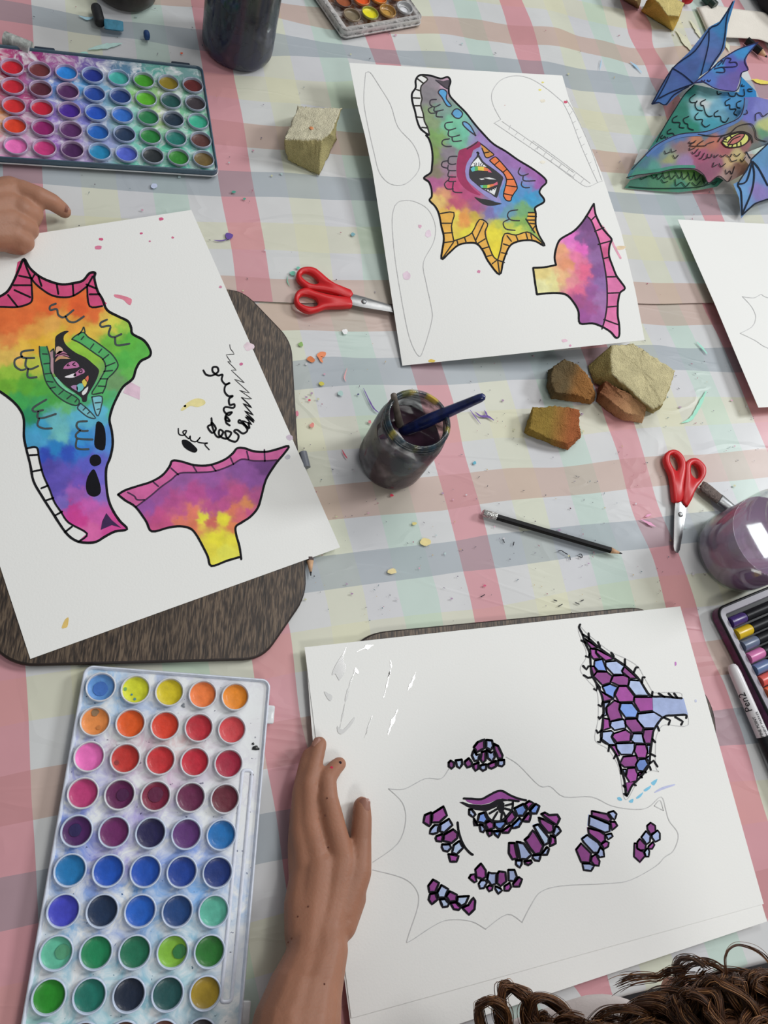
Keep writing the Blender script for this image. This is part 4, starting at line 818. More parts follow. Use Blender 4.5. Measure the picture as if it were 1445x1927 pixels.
cells('painted_scale_patch', 'domed patch of scales at the back', g4, "P 235,530 270,495 330,530 330,600 285,640 235,600;L 360,490 470,475 480,560 435,630 385,600;P 530,510 600,450 655,530 650,590 570,620 530,560;P 690,250 760,160 880,110 880,270 750,340;L 690,300 740,390 790,380 770,490 700,500 655,400;P 835,340 905,320 900,490 850,540 810,470;L 915,120 1020,130 1040,230 1000,300 915,260;L 920,300 1000,350 1050,330 1070,430 1020,510 945,450;P 1050,190 1130,230 1210,400 1200,460 1130,450 1060,290;P 690,560 780,530 770,640 720,680 680,620;L 815,580 915,560 910,650 855,680 805,640;P 950,560 1090,500 1090,600 1010,640 960,620;L 1130,490 1240,480 1240,560 1200,600 1130,580", 3.3)
cells('painted_scale_patch', None, g5, "P 150,415 240,375 235,550 215,575 130,520;P 260,390 420,290 470,420 360,520 250,520;L 235,620 290,560 350,560 335,670 270,690 220,680;L 375,550 500,470 550,560 430,670 370,650;P 320,720 400,690 410,740 390,800 320,790 305,750;P 430,700 560,620 625,680 620,750 540,820 420,790;L 400,840 510,840 530,890 480,945 420,930 395,880;L 570,850 650,790 705,890 610,985 545,960;P 490,980 560,990 640,1010 610,1090 520,1090", 3.2)
cells('painted_scale_patch', None, g5, "P 200,1440 270,1350 355,1400 300,1530 215,1530;P 225,1560 300,1545 335,1640 250,1710 205,1640;L 330,1540 390,1430 490,1490 440,1610 350,1610;L 365,1640 440,1630 500,1700 480,1740 410,1750;P 460,1590 510,1520 615,1570 605,1660 510,1670;P 520,1690 600,1680 670,1760 640,1790 570,1780;L 630,1600 790,1590 740,1700 680,1730 615,1680;P 690,1760 780,1720 850,1610 880,1660 870,1780 790,1860", 3.2)
cells('painted_scale_patch', None, g6, "P 185,890 290,890 350,1190 250,1210 180,1090;L 330,870 400,880 470,900 620,1120 520,1210 400,1200 360,1000;P 490,830 560,770 640,650 700,700 850,950 790,1090 690,1110 600,1000;L 660,560 750,530 960,790 950,890 870,930 780,770;P 760,400 850,430 1040,530 1050,650 1000,690 940,690 800,530;P 810,330 880,300 960,350 1120,340 1170,420 1120,530 1070,520 900,400;L 1090,570 1140,580 1190,660 1090,760 1040,720;P 990,740 1080,790 1090,900 970,960 990,850;L 830,1090 920,970 960,1010 920,1120 830,1120;L 650,1130 800,1120 770,1240 690,1230 640,1180;P 480,1250 610,1230 630,1270 560,1320 490,1290;L 320,1230 430,1230 430,1300 390,1370 320,1310", 3.3)
cells('painted_scale_patch', None, g7, "P 370,180 470,200 570,220 620,290 590,320 370,240;L 340,240 600,350 600,440 540,460 330,370;L 580,200 650,180 690,220 665,295 630,270;P 610,320 670,320 700,370 630,430;P 320,400 470,440 540,490 540,560 490,600 330,470;L 545,490 620,470 640,510 580,550;P 490,610 550,570 590,590 580,640 530,670;L 240,540 310,490 450,590 480,640 450,720 390,720 260,580;P 165,680 230,600 360,730 340,850 230,840;L 480,650 520,690 530,770 470,780 435,740;P 370,770 420,740 470,830 460,890 400,880 360,830;L 245,860 340,860 400,890 360,955 265,945", 2.7)
cells('painted_scale_patch', None, g7, "P 1085,370 1130,330 1190,370 1195,450 1130,480 1090,420;L 1010,520 1070,440 1130,500 1120,580 1080,610;L 1145,490 1220,430 1250,470 1250,550 1190,580 1150,530;P 960,580 990,540 1070,620 1060,680 1000,690 950,660;P 920,600 950,600 960,670 1040,710 1060,760 990,840 915,770;P 1100,640 1160,580 1180,620 1150,670 1110,670;L 1050,710 1090,660 1115,700 1105,770 1070,770", 2.5)
cells('painted_scale_patch', None, g8, "P 140,470 180,400 260,390 300,540 250,560;P 270,290 390,165 490,310 490,450 420,490 300,450;L 340,590 390,520 480,515 515,570 450,680 370,690;L 520,500 550,350 610,370 710,370 700,590 610,620;P 740,370 770,330 900,350 920,540 800,640 730,580;L 960,300 1090,300 1140,440 1080,540 970,520;P 510,670 560,625 640,650 620,720 560,750;L 690,640 800,690 830,730 750,800 690,700;P 880,640 990,570 1020,660 970,735 880,735;P 1060,590 1180,450 1250,500 1190,650 1070,650", 3.0)
e1f = T(680, 1360, 2.3306)
mb = MB()
stroke(mb, g5("625,520 640,650 680,780 730,880 800,960 845,990"), 3.6, s_hi, .0003)
mb.build('ink_arc', M['ink'], pb)
mb = MB()
lines(mb, "120,290 190,290 280,245 350,245 385,200;635,150 690,185 780,275 830,280 890,325 1010,325 1100,365 1200,380 1260,370 1315,325 1335,380 1350,430 1390,490 1370,560 1330,590 1290,630 1180,690 1080,705 880,715 790,740 750,790 705,875;705,875 640,840 545,905;545,905 480,870 380,865 310,895 210,960 205,940 250,800 240,730 180,680 50,645;120,290 180,350 195,430 160,530 50,612;1285,365 1310,340 1325,385;1325,385 1285,365", s_hi, .0003, e1f, 1.1, PEN)
mb.build('pencil_outline', M['ink'], pb); mb = MB()
lines(mb, "240,120 300,190 420,290 530,370 660,430 770,500 830,600 910,740;910,740 1150,740 1170,790;1170,790 1230,1030 1020,1030 960,1090 935,1180 935,1400 960,1455;960,1455 880,1450 780,1530 680,1700 640,1660 615,1480 580,1370 500,1250 385,1170 410,1000 415,850 400,720 330,640 250,530 300,430 300,350 260,260 235,180 240,120", s_hi, .0003, d6, 1.0, PEN)
mb.build('pencil_outline', M['ink'], pb)
mb = MB()
for s in ("585,1690 610,1685 630,1710 615,1720 590,1710", "690,1720 730,1700 725,1735 700,1735", "755,1690 820,1640 800,1680 770,1700", "825,1620 890,1580 880,1610 840,1635", "890,1555 950,1520 920,1580"):
    fill(mb, d6(s), s_hi, .00015, (120, 190, 220), step=0, sm=2)
stroke(mb, d6("930,1640 1000,1605 1100,1575"), 4, s_hi, .00015, (190, 195, 228), taper=.5)
fill(mb, blob(1271, 1249, 2, 4), s_hi, .00015, (190, 120, 190), step=0)
fill(mb, blob(1309, 1319, 2, 3), s_hi, .00015, (200, 205, 228), step=0)
mb.build('paint_dab', M['water'], pb)
mw = mat('water_film', (.80, .80, .79), .03, spec=.8, coat=1)
mb = MB()
q = T(480, 1200, 7.225)
for s in ("1240,130 1200,210 1120,330 1060,450 1050,510 1090,490 1130,560 1160,570 1240,420 1200,290", "1360,410 1390,430 1410,470 1390,490 1350,450", "940,730 1000,760 1050,790 1030,860 980,820", "1120,1200 1200,1250 1350,1080 1330,1160 1200,1300 1130,1290"):
    fill(mb, q(s), s_hi, .0004, (228, 228, 226), step=0, sm=3)
for s in ("672,1226 690,1218 702,1214", "735,1244 736,1258 730,1276", "782,1266 776,1282 768,1298", "700,1348 692,1372 686,1388", "748,1336 738,1360 730,1382", "734,1262 728,1290 722,1312", "668,1262 655,1300 640,1370"):
    stroke(mb, crop(0, 0, 1, s), 2.6, s_hi, .0004, (228, 228, 226), taper=.8, wob=2.5)
mb.build('wet_patch', mw, pb)

# --- sheet at the right edge
sr = plane((1275, 413, .010), (1427, 767, .016), (1560, 413, .003), (1700, 700, .006))
rb = P(1427, 767, sr(1427, 767)); rt = P(1275, 413, sr(1275, 413)); dl = rb - rt; nrm = np.array([-dl[1], dl[0], 0]); nrm = nrm / np.linalg.norm(nrm) * .297
if nrm[0] < 0: nrm = -nrm
r1 = PX(np.array([rt[0] + nrm[0], rt[1] + nrm[1], .003])); r2 = PX(np.array([rb[0] + nrm[0], rb[1] + nrm[1], .004]))
pr = paper('paper_sheet', 'nearly blank white sheet at the right edge, nearer than the cut-out dragon', ([(1275, 413), tuple(r1)], [tuple(r1), tuple(r2)], [(1427, 767), tuple(r2)], [(1275, 413), (1310, 493), (1345, 572), (1390, 680), (1427, 767)]), lambda x, y: max(sr(x, y), .002))
mb = MB()
lines(mb, "1500,570 1445,560 1433,554 1428,556 1420,560 1410,560 1397,558;1397,558 1412,574 1420,588 1422,600 1415,615 1393,627;1393,627 1420,640 1445,655 1500,670", lambda x, y: max(sr(x, y), .002), .0003, T(0, 0, 1), .9, PEN)
mb.build('pencil_outline', M['ink'], pr)

# ------------------------------------------------------------------ paint sets
def frame(o, xd, z0=0.0):
    """local -> world with origin o (xy) and unit x direction xd"""
    xd = np.array(xd[:2]) / np.linalg.norm(xd[:2]); yd = np.array([-xd[1], xd[0]]); o = np.array(o[:2])
    def f(p): w = o + xd * p[0] + yd * p[1]; return np.array([w[0], w[1], z0 + p[2]])
    f.inv = lambda q: np.array([(np.array(q[:2]) - o) @ xd, (np.array(q[:2]) - o) @ yd])
    return f
def rrect(x0, y0, x1, y1, r, k=6):
    out = []
    for cx, cy, a0 in ((x1 - r, y1 - r, 0), (x0 + r, y1 - r, 90), (x0 + r, y0 + r, 180), (x1 - r, y0 + r, 270)):
        for i in range(k + 1):
            a = math.radians(a0 + 90 * i / k); out.append((cx + r * math.cos(a), cy + r * math.sin(a)))
    return out
def offrect(x0, y0, x1, y1, r, d): return rrect(x0 + d, y0 + d, x1 - d, y1 - d, max(r - d, .0005))
def ringcol(mb, f, rects, cols):
    """rects: list of (outline, z); joined by strips"""
    n = len(rects[0][0]); base = len(mb.v); vs = []; cs = []
    for (o, z), c in zip(rects, cols):
        for p in o: vs.append(f((p[0], p[1], z))); cs.append(c)
    fs = []
    for i in range(len(rects) - 1):
        for j in range(n): fs.append((i * n + j, i * n + (j + 1) % n, (i + 1) * n + (j + 1) % n, (i + 1) * n + j))
    mb.add(vs, fs, cs)
def pan(f, cx, cy, z, r, colour, parent, label, cake_r=.86, tilt=0, marks=(), rimc=(205, 208, 214), fillz=-.0016):
    mb = MB(); z = z + .0036
    fr = lambda p: f((cx + p[0], cy + p[1], z + p[2]))
    mb.lathe([(r * 1.03, -.001), (r * 1.02, .0008), (r * .985, .0015), (r * .93, .0012), (r * .90, -.0004), (r * .88, -.0026), (r * .5, -.0030)], 40, fr, alb(rimc), cap=False)
    pn = mb.build('paint_pan', M['panplastic'], parent)
    if label: pn['label'] = label
    mb = MB(); c = alb(colour)
    prof = [(r * .885, fillz), (r * .84, fillz - .0003), (r * .6, fillz - .0008), (r * .3, fillz - .0010), (r * .001, fillz - .0010)]
    mb.lathe(prof, 40, fr, c, cap=False)
    mb.build('paint_cake', M['cake'], pn)
    for (mx, my, mr, mc) in marks:
        mb = MB(); o = [(mx * r + mr * r * math.cos(a) * (1 + .25 * noise.noise(Vector((math.cos(a) * 2 + mx, math.sin(a) * 2, my)))), my * r + mr * r * math.sin(a)) for a in [2 * math.pi * k / 18 for k in range(18)]]
        mb.add([fr((a, b, fillz - .00015)) for a, b in o], [tuple(range(18))], alb(mc)); mb.build('paint_smear', M['cake'], pn)
    return pn
M['panplastic'] = mat('pan_plastic', (1, 1, 1), .3, attr=True, coat=.3, var=(200, .1))
M['cake'] = mat('watercolour_cake', (1, 1, 1), .42, attr=True, var=(160, .14), bump=(250, .25, 4), coat=.12)
ZT = .0085
def tray_body(f, x0, y0, x1, y1, t, m, cf, edgecol, zt, rad=.008, lip=.0028, res=.004):
    mb = MB(); R = (x0, y0, x1, y1, rad)
    e = edgecol
    rects = [(offrect(*R, .0015), ZC), (offrect(*R, 0), ZC + .0015), (offrect(*R, 0), zt + lip - .0008), (offrect(*R, .0008), zt + lip), (offrect(*R, .0014), zt + lip), (offrect(*R, .0022), zt + lip - .0010), (offrect(*R, .0030), zt)]
    base = len(mb.v)
    ringcol(mb, f, rects, [e] * 6 + [e])
    mb.build('tray_rim', M['panplastic'], t, auto=50); mb = MB()
    # top face as a fine grid so the stain colours can vary
    nx = int((x1 - x0) / res); ny = int((y1 - y0) / res); a, b, c, d = x0 + .0026, y0 + .0026, x1 - .0026, y1 - .0026
    vs = []; cs = []
    for j in range(ny + 1):
        for i in range(nx + 1):
            x = a + (c - a) * i / nx; y = b + (d - b) * j / ny; vs.append(f((x, y, zt))); cs.append(cf(x, y))
    fs = [(j * (nx + 1) + i, j * (nx + 1) + i + 1, (j + 1) * (nx + 1) + i + 1, (j + 1) * (nx + 1) + i) for j in range(ny) for i in range(nx)]
    mb.add(vs, fs, cs)
    return mb.build('tray', m, t, auto=60)
# near-left set
o = P(190, 1294, ZT); xe = P(442, 1312, ZT); ye = P(94, 1874, ZT)
f1 = frame(o, xe - o); pitch = np.linalg.norm(xe - o) / 4; pv = np.linalg.norm(ye - o) / 8
t1 = empty('watercolour_set', f1((.05, -.13, ZC)), 'large open watercolour set at the lower left, left of the flat hand', 'paint set')
tl_ = f1.inv(P(160, 1262, ZT)); tr_ = f1.inv(P(508, 1292, ZT))
X0 = tl_[0] - .001; X1 = tr_[0]; Y1 = .0178
Y0 = -pv * 9 - .0178
cc1 = [(f1.inv(P(x, y, ZT)), c) for x, y, c in ((180, 1270, (150, 190, 225)), (200, 1330, (150, 190, 225)), (290, 1330, (180, 195, 220)), (400, 1340, (215, 215, 220)), (480, 1350, (222, 222, 224)), (140, 1400, (180, 185, 225)), (240, 1400, (205, 170, 180)), (330, 1400, (215, 180, 180)), (150, 1470, (150, 150, 215)), (300, 1470, (210, 185, 205)), (420, 1480, (212, 205, 212)), (110, 1530, (130, 150, 215)), (250, 1530, (175, 165, 215)), (380, 1530, (190, 195, 222)), (100, 1620, (110, 150, 220)), (220, 1620, (150, 140, 210)), (350, 1610, (140, 165, 222)), (460, 1600, (200, 208, 226)), (90, 1690, (120, 160, 215)), (250, 1690, (100, 160, 220)), (380, 1680, (130, 175, 225)), (80, 1770, (140, 185, 215)), (220, 1760, (150, 170, 215)), (350, 1760, (150, 190, 210)), (60, 1840, (140, 190, 200)), (200, 1840, (130, 190, 205)), (330, 1830, (150, 195, 205)), (450, 1800, (205, 210, 220)), (60, 1920, (150, 195, 190)), (220, 1925, (150, 200, 210)), (400, 1925, (165, 190, 200)))]
_C1 = np.array([c[0] for c in cc1]); _V1 = np.array([alb(c[1]) for c in cc1])
def cf1(x, y):
    d = ((_C1 - np.array([x, y])) ** 2).sum(1) + 1e-5; w = d ** -1.6; w /= w.sum(); return tuple(w @ _V1)
tray_body(f1, X0, Y0, X1, Y1, t1, M['tray'], cf1, alb((206, 212, 224)), ZT)
rows1 = [[(88, 140, 200), (205, 208, 40), (205, 185, 20), (226, 116, 52), (222, 130, 20)],
         [(226, 138, 70), (214, 84, 20), (206, 56, 30), (180, 32, 48), (196, 60, 66)],
         [(226, 108, 180), (186, 46, 40), (190, 40, 46), (184, 28, 50), (158, 24, 56)],
         [(180, 56, 112), (92, 20, 76), (120, 20, 56), (98, 26, 68), (96, 26, 44)],
         [(72, 26, 88), (104, 32, 92), (26, 20, 70), (88, 44, 108), (18, 104, 170)],
         [(24, 112, 170), (18, 76, 172), (18, 74, 168), (14, 56, 140), (12, 44, 112)],
         [(62, 66, 180), (14, 40, 72), (22, 88, 180), (16, 60, 116), (84, 168, 146)],
         [(92, 178, 148), (18, 124, 78), (18, 104, 74), (120, 172, 50), (28, 104, 34)],
         [(30, 130, 30), (16, 106, 92), (8, 26, 50), (20, 74, 74), (148, 122, 20)],
         [(90, 70, 40), (90, 60, 50), (84, 50, 40), (96, 50, 40), (40, 34, 40)]]
mk1 = {(0, 0): [(0, -.1, .5, (60, 106, 180))], (0, 1): [(-.7, 0, .13, (120, 170, 90)), (-.2, -.35, .07, (70, 130, 150)), (.05, -.65, .09, (80, 140, 150))], (1, 0): [(-.1, .6, .25, (140, 110, 80)), (.3, -.4, .15, (196, 120, 60))], (4, 0): [(-.1, .05, .4, (40, 30, 80))], (7, 0): [(.35, .05, .42, (78, 146, 110))], (7, 3): [(.45, 0, .42, (40, 110, 56))], (3, 1): [(.2, 0, .4, (70, 16, 66))], (3, 2): [(0, .1, .5, (92, 22, 60))], (2, 1): [(-.5, -.3, .16, (150, 60, 60))]}
r1p = pitch * .425
for i in range(10):
    for j in range(5):
        pan(f1, j * pitch, -i * pv, ZT, r1p, rows1[i][j], t1, None, marks=mk1.get((i, j), ()), rimc=(206, 208, 214) if i < 4 else (190, 202, 222))
# brush groove along the right side, hinge tabs
mb = MB(); gx = X1 - .0135
for (a, b) in ((-.060, -.235),):
    R = (gx - .0055, b, gx + .0055, a, .004)
    ringcol(mb, f1, [(offrect(*R, 0), ZT + .0003), (offrect(*R, .0008), ZT + .0012), (offrect(*R, .002), ZT + .0010), (offrect(*R, .0028), ZT + .0003)], [alb((210, 214, 226))] * 4)
mb.build('brush_groove', M['panplastic'], t1)
for (px, py) in ((515, 1345), (477, 1905)):
    c = f1.inv(P(px, py, ZT)); mb = MB()
    mb.prism([f1((x, y, 0))[:2] for x, y in rrect(X1 - .001, c[1] - .008, X1 + .006, c[1] + .008, .0015, 3)], .004, .0095, .0008, alb((212, 214, 216))); mb.build('hinge_tab', M['panplastic'], t1, auto=50)
mb = MB()
for px, py, r in ((480, 1408, 6), (474, 1458, 3), (476, 1400, 3), (345, 1328, 4.2)):
    pp = [P(x, y, ZT)[:2] for x, y in blob(px, py, r, r * .8, rough=.7)]
    mb.prism(pp, ZT, ZT + .0008, .0002, alb((24, 26, 28) if r != 4.2 else (120, 126, 134)))
mb.build('dried_paint_lump', M['panplastic'], t1)

# far-left set
def c_(x, y): return (x / 2.676, y / 2.676)
o = P(*c_(63, 352), ZT); xe = P(*c_(970, 442), ZT); yb = P(*c_(82, 748), ZT)
f2 = frame(o, xe - o); ph = np.linalg.norm(xe - o) / 7; pw_ = np.linalg.norm(yb - o) / 4
t2 = empty('watercolour_set', f2((.1, -.05, ZC)), 'heavily paint-stained open watercolour set at the upper left, beyond the pointing hand', 'paint set')
br_ = f2.inv(P(411, 326, ZT)); tr2 = f2.inv(P(384, 128, ZT))
XA = -ph * 2 - .02; XB = br_[0]; YA = br_[1]; YB = tr2[1]
cc2 = [(f2.inv(P(x, y, ZT)), c) for x, y, c in ((0, 120, (190, 60, 110)), (60, 110, (150, 40, 110)), (120, 115, (160, 90, 150)), (170, 125, (110, 90, 160)), (240, 135, (80, 120, 150)), (300, 140, (90, 160, 150)), (360, 150, (120, 160, 160)), (0, 150, (190, 60, 90)), (50, 180, (180, 80, 130)), (90, 170, (90, 140, 210)), (150, 160, (90, 160, 215)), (210, 175, (120, 170, 200)), (255, 180, (140, 200, 120)), (310, 175, (150, 190, 120)), (350, 190, (110, 180, 150)), (0, 225, (226, 140, 50)), (50, 210, (180, 90, 150)), (100, 215, (150, 120, 200)), (160, 215, (120, 120, 200)), (250, 215, (140, 200, 190)), (300, 220, (170, 210, 110)), (340, 240, (110, 190, 160)), (50, 270, (200, 150, 190)), (110, 270, (160, 110, 190)), (200, 270, (150, 160, 205)), (260, 260, (120, 200, 180)), (320, 280, (80, 180, 150)), (380, 280, (120, 190, 180)), (10, 290, (226, 160, 200)), (150, 300, (170, 150, 200)), (250, 310, (110, 190, 170)), (350, 315, (90, 170, 150)))]
_C2 = np.array([c[0] for c in cc2]); _V2 = np.array([alb(c[1]) for c in cc2])
def cf2(x, y):
    d = ((_C2 - np.array([x, y])) ** 2).sum(1) + 1e-5; w = d ** -1.6; w /= w.sum(); return tuple(w @ _V2)
tray_body(f2, XA, YA, XB, YB, t2, M['tray_heavy'], cf2, alb((64, 88, 104)), ZT)
rows2 = [[(196, 20, 40), (104, 40, 44), (28, 124, 206), (16, 40, 130), (54, 158, 148), (56, 144, 22), (130, 112, 18), (96, 34, 34)],
         [(190, 26, 46), (84, 26, 46), (74, 30, 84), (20, 64, 150), (14, 52, 116), (84, 168, 30), (16, 74, 70), (54, 46, 52)],
         [(200, 36, 40), (184, 16, 50), (64, 24, 136), (20, 74, 176), (40, 104, 190), (24, 116, 66), (14, 40, 60), (50, 166, 134)],
         [(214, 60, 30), (136, 20, 96), (82, 34, 92), (16, 92, 176), (22, 48, 80), (24, 120, 50), (16, 110, 100), (84, 46, 42)],
         [(236, 110, 180), (188, 50, 116), (66, 22, 78), (20, 126, 172), (74, 92, 190), (28, 36, 40), (38, 126, 36), (104, 84, 40)]]
for i in range(5):
    for j in range(-1, 8):
        c = rows2[i][j] if j >= 0 else (190, 60, 40)
        pan(f2, j * ph, -i * pw_, ZT, ph * .425, c, t2, None, rimc=(150, 160, 175) if j > 4 else (170, 150, 178) if j < 3 else (150, 166, 196))
mb = MB()
for (px, py) in ((84, 95), (340, 122)):
    c = f2.inv(P(px, py, ZT)); mb.prism([f2((x, y, 0))[:2] for x, y in rrect(c[0] - .011, YB - .001, c[0] + .011, YB + .005, .0015, 3)], .004, .0095, .0008, alb((30, 44, 62)))
mb.build('hinge_tab', M['panplastic'], t2, auto=50)
mb = MB()
R = (XA, YA, XB, YB, .008)
rr = []
ringcol(mb, f2, [(offrect(*R, -.0004), ZC + .002), (offrect(*R, -.0012), ZC + .003), (offrect(*R, -.0004), ZC + .004)], [alb((205, 208, 210))] * 3)
mb.build('clear_lid_edge', M['panplastic'], t2)

# enamelled tin at the top
ZK = .012
pA = P(648, 60, ZK); pB = P(798, 34, ZK)
f3 = frame(pA, pB - pA); wB = np.linalg.norm(pB - pA)
t3 = empty('paint_tin', f3((wB / 2, .05, ZC)), 'dirty white metal paint tin with yellow, orange and brown pans at the top edge', 'paint tin')
lft = f3.inv(P(604, 0, ZK)); sk = lft[0] / lft[1]
def f3s(p): return f3((p[0] + sk * p[1] * 0, p[1], p[2]))
mb = MB(); R = (-.001, -.001, wB + .001, .16, .009); e = alb((200, 198, 196)); dk = alb((60, 56, 54))
ringcol(mb, f3, [(offrect(*R, .001), ZC), (offrect(*R, 0), ZC + .001), (offrect(*R, 0), ZC + .003), (offrect(*R, .0012), ZC + .0036), (offrect(*R, .0012), ZK - .001), (offrect(*R, .0018), ZK), (offrect(*R, .0085), ZK + .0002), (offrect(*R, .0095), ZK - .001), (offrect(*R, .0105), ZK - .006)], [dk, dk, e, dk, e, dk, e, e, alb((120, 96, 84))])
mb.build('tin_rim', M['tintray'], t3, auto=50)
mb = MB(); x0, y0, x1, y1 = .009, .009, wB - .009, .15
vs = [f3((x0 + (x1 - x0) * i / 20, y0 + (y1 - y0) * j / 24, ZK - .006)) for j in range(25) for i in range(21)]
mb.add(vs, [(j * 21 + i, j * 21 + i + 1, (j + 1) * 21 + i + 1, (j + 1) * 21 + i) for j in range(24) for i in range(20)], alb((130, 92, 72))); mb.build('tin_floor', M['tintray'], t3)
for px, py, c, rc, fz in ((661, 33, (122, 108, 84), (130, 112, 90), 0), (695, 29, (226, 214, 10), (150, 150, 70), 0), (728, 25, (186, 142, 60), (170, 130, 70), -.003), (760, 19, (214, 214, 218), (170, 170, 172), -.003), (645, 7, (152, 78, 40), (80, 52, 44), 0), (679, 3, (226, 84, 10), (190, 110, 60), 0), (711, 0, (226, 104, 20), (190, 120, 50), 0), (743, -6, (214, 130, 90), (170, 120, 90), 0), (630, -22, (120, 60, 40), (90, 60, 50), 0), (665, -26, (180, 40, 30), (120, 60, 50), 0), (698, -30, (190, 60, 40), (120, 60, 50), 0), (730, -34, (190, 150, 60), (120, 60, 50), 0)):
    c0 = f3.inv(P(px, py, ZK - .002)); pan(f3, c0[0], c0[1], ZK - .002, .0118, c, t3, None, rimc=rc, fillz=-.0016 + fz * .4)

# ------------------------------------------------------------------ jars
def jar(name, label, cat, base, Rb, hgt, neck, liquid_h, liq, gmat, dirt, rim_dirt=None, n=72, tilt=0):
    bx, by = base[0], base[1]
    t = empty(name, (bx, by, ZC), label, cat)
    def colr(k, i): return dirt[(k) % len(dirt)]
    prof_o = [(Rb * .80, .0), (Rb * .93, .0015), (Rb * .99, .007), (Rb, .014), (Rb, hgt * .72), (Rb * .985, hgt * .78), (Rb * .93, hgt * .84), (neck + .002, hgt * .88), (neck, hgt * .895), (neck, hgt * .915), (neck + .0022, hgt * .92), (neck + .0022, hgt * .935), (neck + .0004, hgt * .94), (neck + .0004, hgt * .955), (neck + .002, hgt * .96), (neck + .002, hgt * .975), (neck + .0006, hgt * .985), (neck - .0002, hgt * .997), (neck - .0018, hgt)]
    th = .0008
    prof_i = [(neck - .0026, hgt * .995), (neck - .003, hgt * .95), (neck - .0028, hgt * .90), (Rb * .93 - th, hgt * .835), (Rb - th, hgt * .76), (Rb - th, .015), (Rb * .98 - th, .008), (Rb * .92 - th, .0022), (Rb * .6, .0012), (.0001, .001)]
    mb = MB(); rings = []; cs = []
    for (r, z) in [(.0001, .0003)] + prof_o + prof_i:
        ring = []
        for k in range(n):
            a = 2 * math.pi * k / n; ring.append(np.array([bx + r * math.cos(a), by + r * math.sin(a), ZC + z]))
            q = noise.noise(Vector((math.cos(a) * 2.2, math.sin(a) * 2.2, z * 40 + bx * 9))) * 1.7 + .5
            q = min(max(q, 0), .999) * (len(dirt) - 1); i0 = int(q); fr_ = q - i0
            c = np.array(alb(dirt[i0])) * (1 - fr_) + np.array(alb(dirt[min(i0 + 1, len(dirt) - 1)])) * fr_
            if z < liquid_h: c = c * .35 + np.array(liq) * .65
            if rim_dirt is not None and z > hgt * .9:
                q = min(max(noise.noise(Vector((math.cos(a) * 3, math.sin(a) * 3, 7))) * 1.3 + .45, 0), .999) * (len(rim_dirt) - 1); i0 = int(q); fr_ = q - i0
                c = np.array(alb(rim_dirt[i0])) * (1 - fr_) + np.array(alb(rim_dirt[i0 + 1])) * fr_
            cs.append(tuple(c))
        rings.append(ring)
    b0 = len(mb.v); mb.ring_tube(rings, True); mb.c = cs
    mb.build('glass', gmat, t)
    mb = MB(); r = Rb - th - .0002
    mb.lathe([(.0002, .0014), (Rb * .6, .0016), (Rb * .92 - th - .0003, .0024), (Rb * .975 - th - .0003, .008), (r, .0155), (r, liquid_h), (r - .0006, liquid_h - .0003), (.0002, liquid_h - .0004)], n, lambda p: np.array([bx + p[0], by + p[1], ZC + p[2]]), liq, cap=False)
    mb.build('paint_water', M['liq'], t)
    return t
M['liq'] = mat('paint_water', (1, 1, 1), .06, attr=True, spec=.5, coat=.4)
jm = P(733, 868)
JM = (jm[0], jm[1])
jar('glass_jar', 'paint-smeared glass jar of dark plum water holding two brushes, in the middle of the table', 'jar', JM, .0365, .098, .0315, .060, alb((66, 44, 58)), M['glass_mid'],
    [(34, 38, 42), (44, 42, 48), (58, 54, 60), (46, 38, 46), (24, 36, 42), (50, 46, 54)], [(30, 60, 64), (40, 64, 80), (36, 44, 50), (50, 60, 60), (60, 74, 60), (150, 140, 50), (190, 160, 60)])
jt = P(446, 92)
jar('glass_jar', 'tall grimy jar of murky navy water beside the far-left paint set', 'jar', (jt[0], jt[1]), .0445, .150, .036, .062, alb((46, 46, 84)), M['glass_dark'],
    [(50, 60, 56), (72, 76, 74), (54, 66, 52), (84, 78, 78), (44, 50, 66), (60, 62, 64)])
jr = P(1372, 1044)
jar('glass_jar', 'glass jar of pale lilac water at the right edge above the marker tin', 'jar', (jr[0], jr[1]), .0490, .115, .038, .066, alb((134, 106, 134)), M['glass_clean'],
    [(150, 140, 150), (120, 112, 120), (170, 150, 170), (140, 120, 140)])

# brushes in the middle jar
def up_at(px, z): return P(px[0], px[1], z)
t = empty('paintbrush', P(822, 800, .06), 'thick dark blue paintbrush handle leaning out of the middle jar to the right', 'paintbrush')
a = P(786, 800, .072); b = P(910, 746, .128)
d = (b - a) / np.linalg.norm(b - a); L = np.linalg.norm(b - a)
tipq = np.array([JM[0] - .012, JM[1] - .012, .02])
mb = MB(); path = [a + d * s * L for s in (-.35, -.12, 0, .12, .35, .6, .85, .95, 1.0, 1.02)]
mb.tube(path, [.0046, .0060, .0066, .0068, .0062, .0054, .0046, .0044, .0034, .0012], 18, alb((20, 34, 92))); mb.build('handle', mat('blue_lacquer', alb((22, 36, 92)), .28, coat=.5, var=(120, .6), bump=(300, .3)), t)
q0 = path[0]; mb = MB(); mb.tube([q0, q0 - d * .018], [.0048, .0052], 16, (1, 1, 1)); mb.build('ferrule', M['steel'], t)
mb = MB(); mb.tube([q0 - d * .018, q0 - d * .03, q0 - d * .040], [.0052, .005, .001], 14, alb((60, 50, 60))); mb.build('bristles', mat('wet_bristles', alb((52, 44, 56)), .6), t)
t = empty('paintbrush', P(742, 800, .05), 'thin grey-brown brush handle standing against the left inside of the middle jar', 'paintbrush')
a = P(740, 741, .104); b = P(752, 800, .060); d = (a - b) / np.linalg.norm(a - b)
mb = MB(); mb.tube([b - d * .035, b, (a + b) / 2, a - d * .002, a], [.0036, .0042, .0034, .0030, .0012], 12, alb((96, 88, 80))); mb.build('handle', mat('grimy_wood', alb((98, 90, 82)), .6, var=(80, .4)), t)
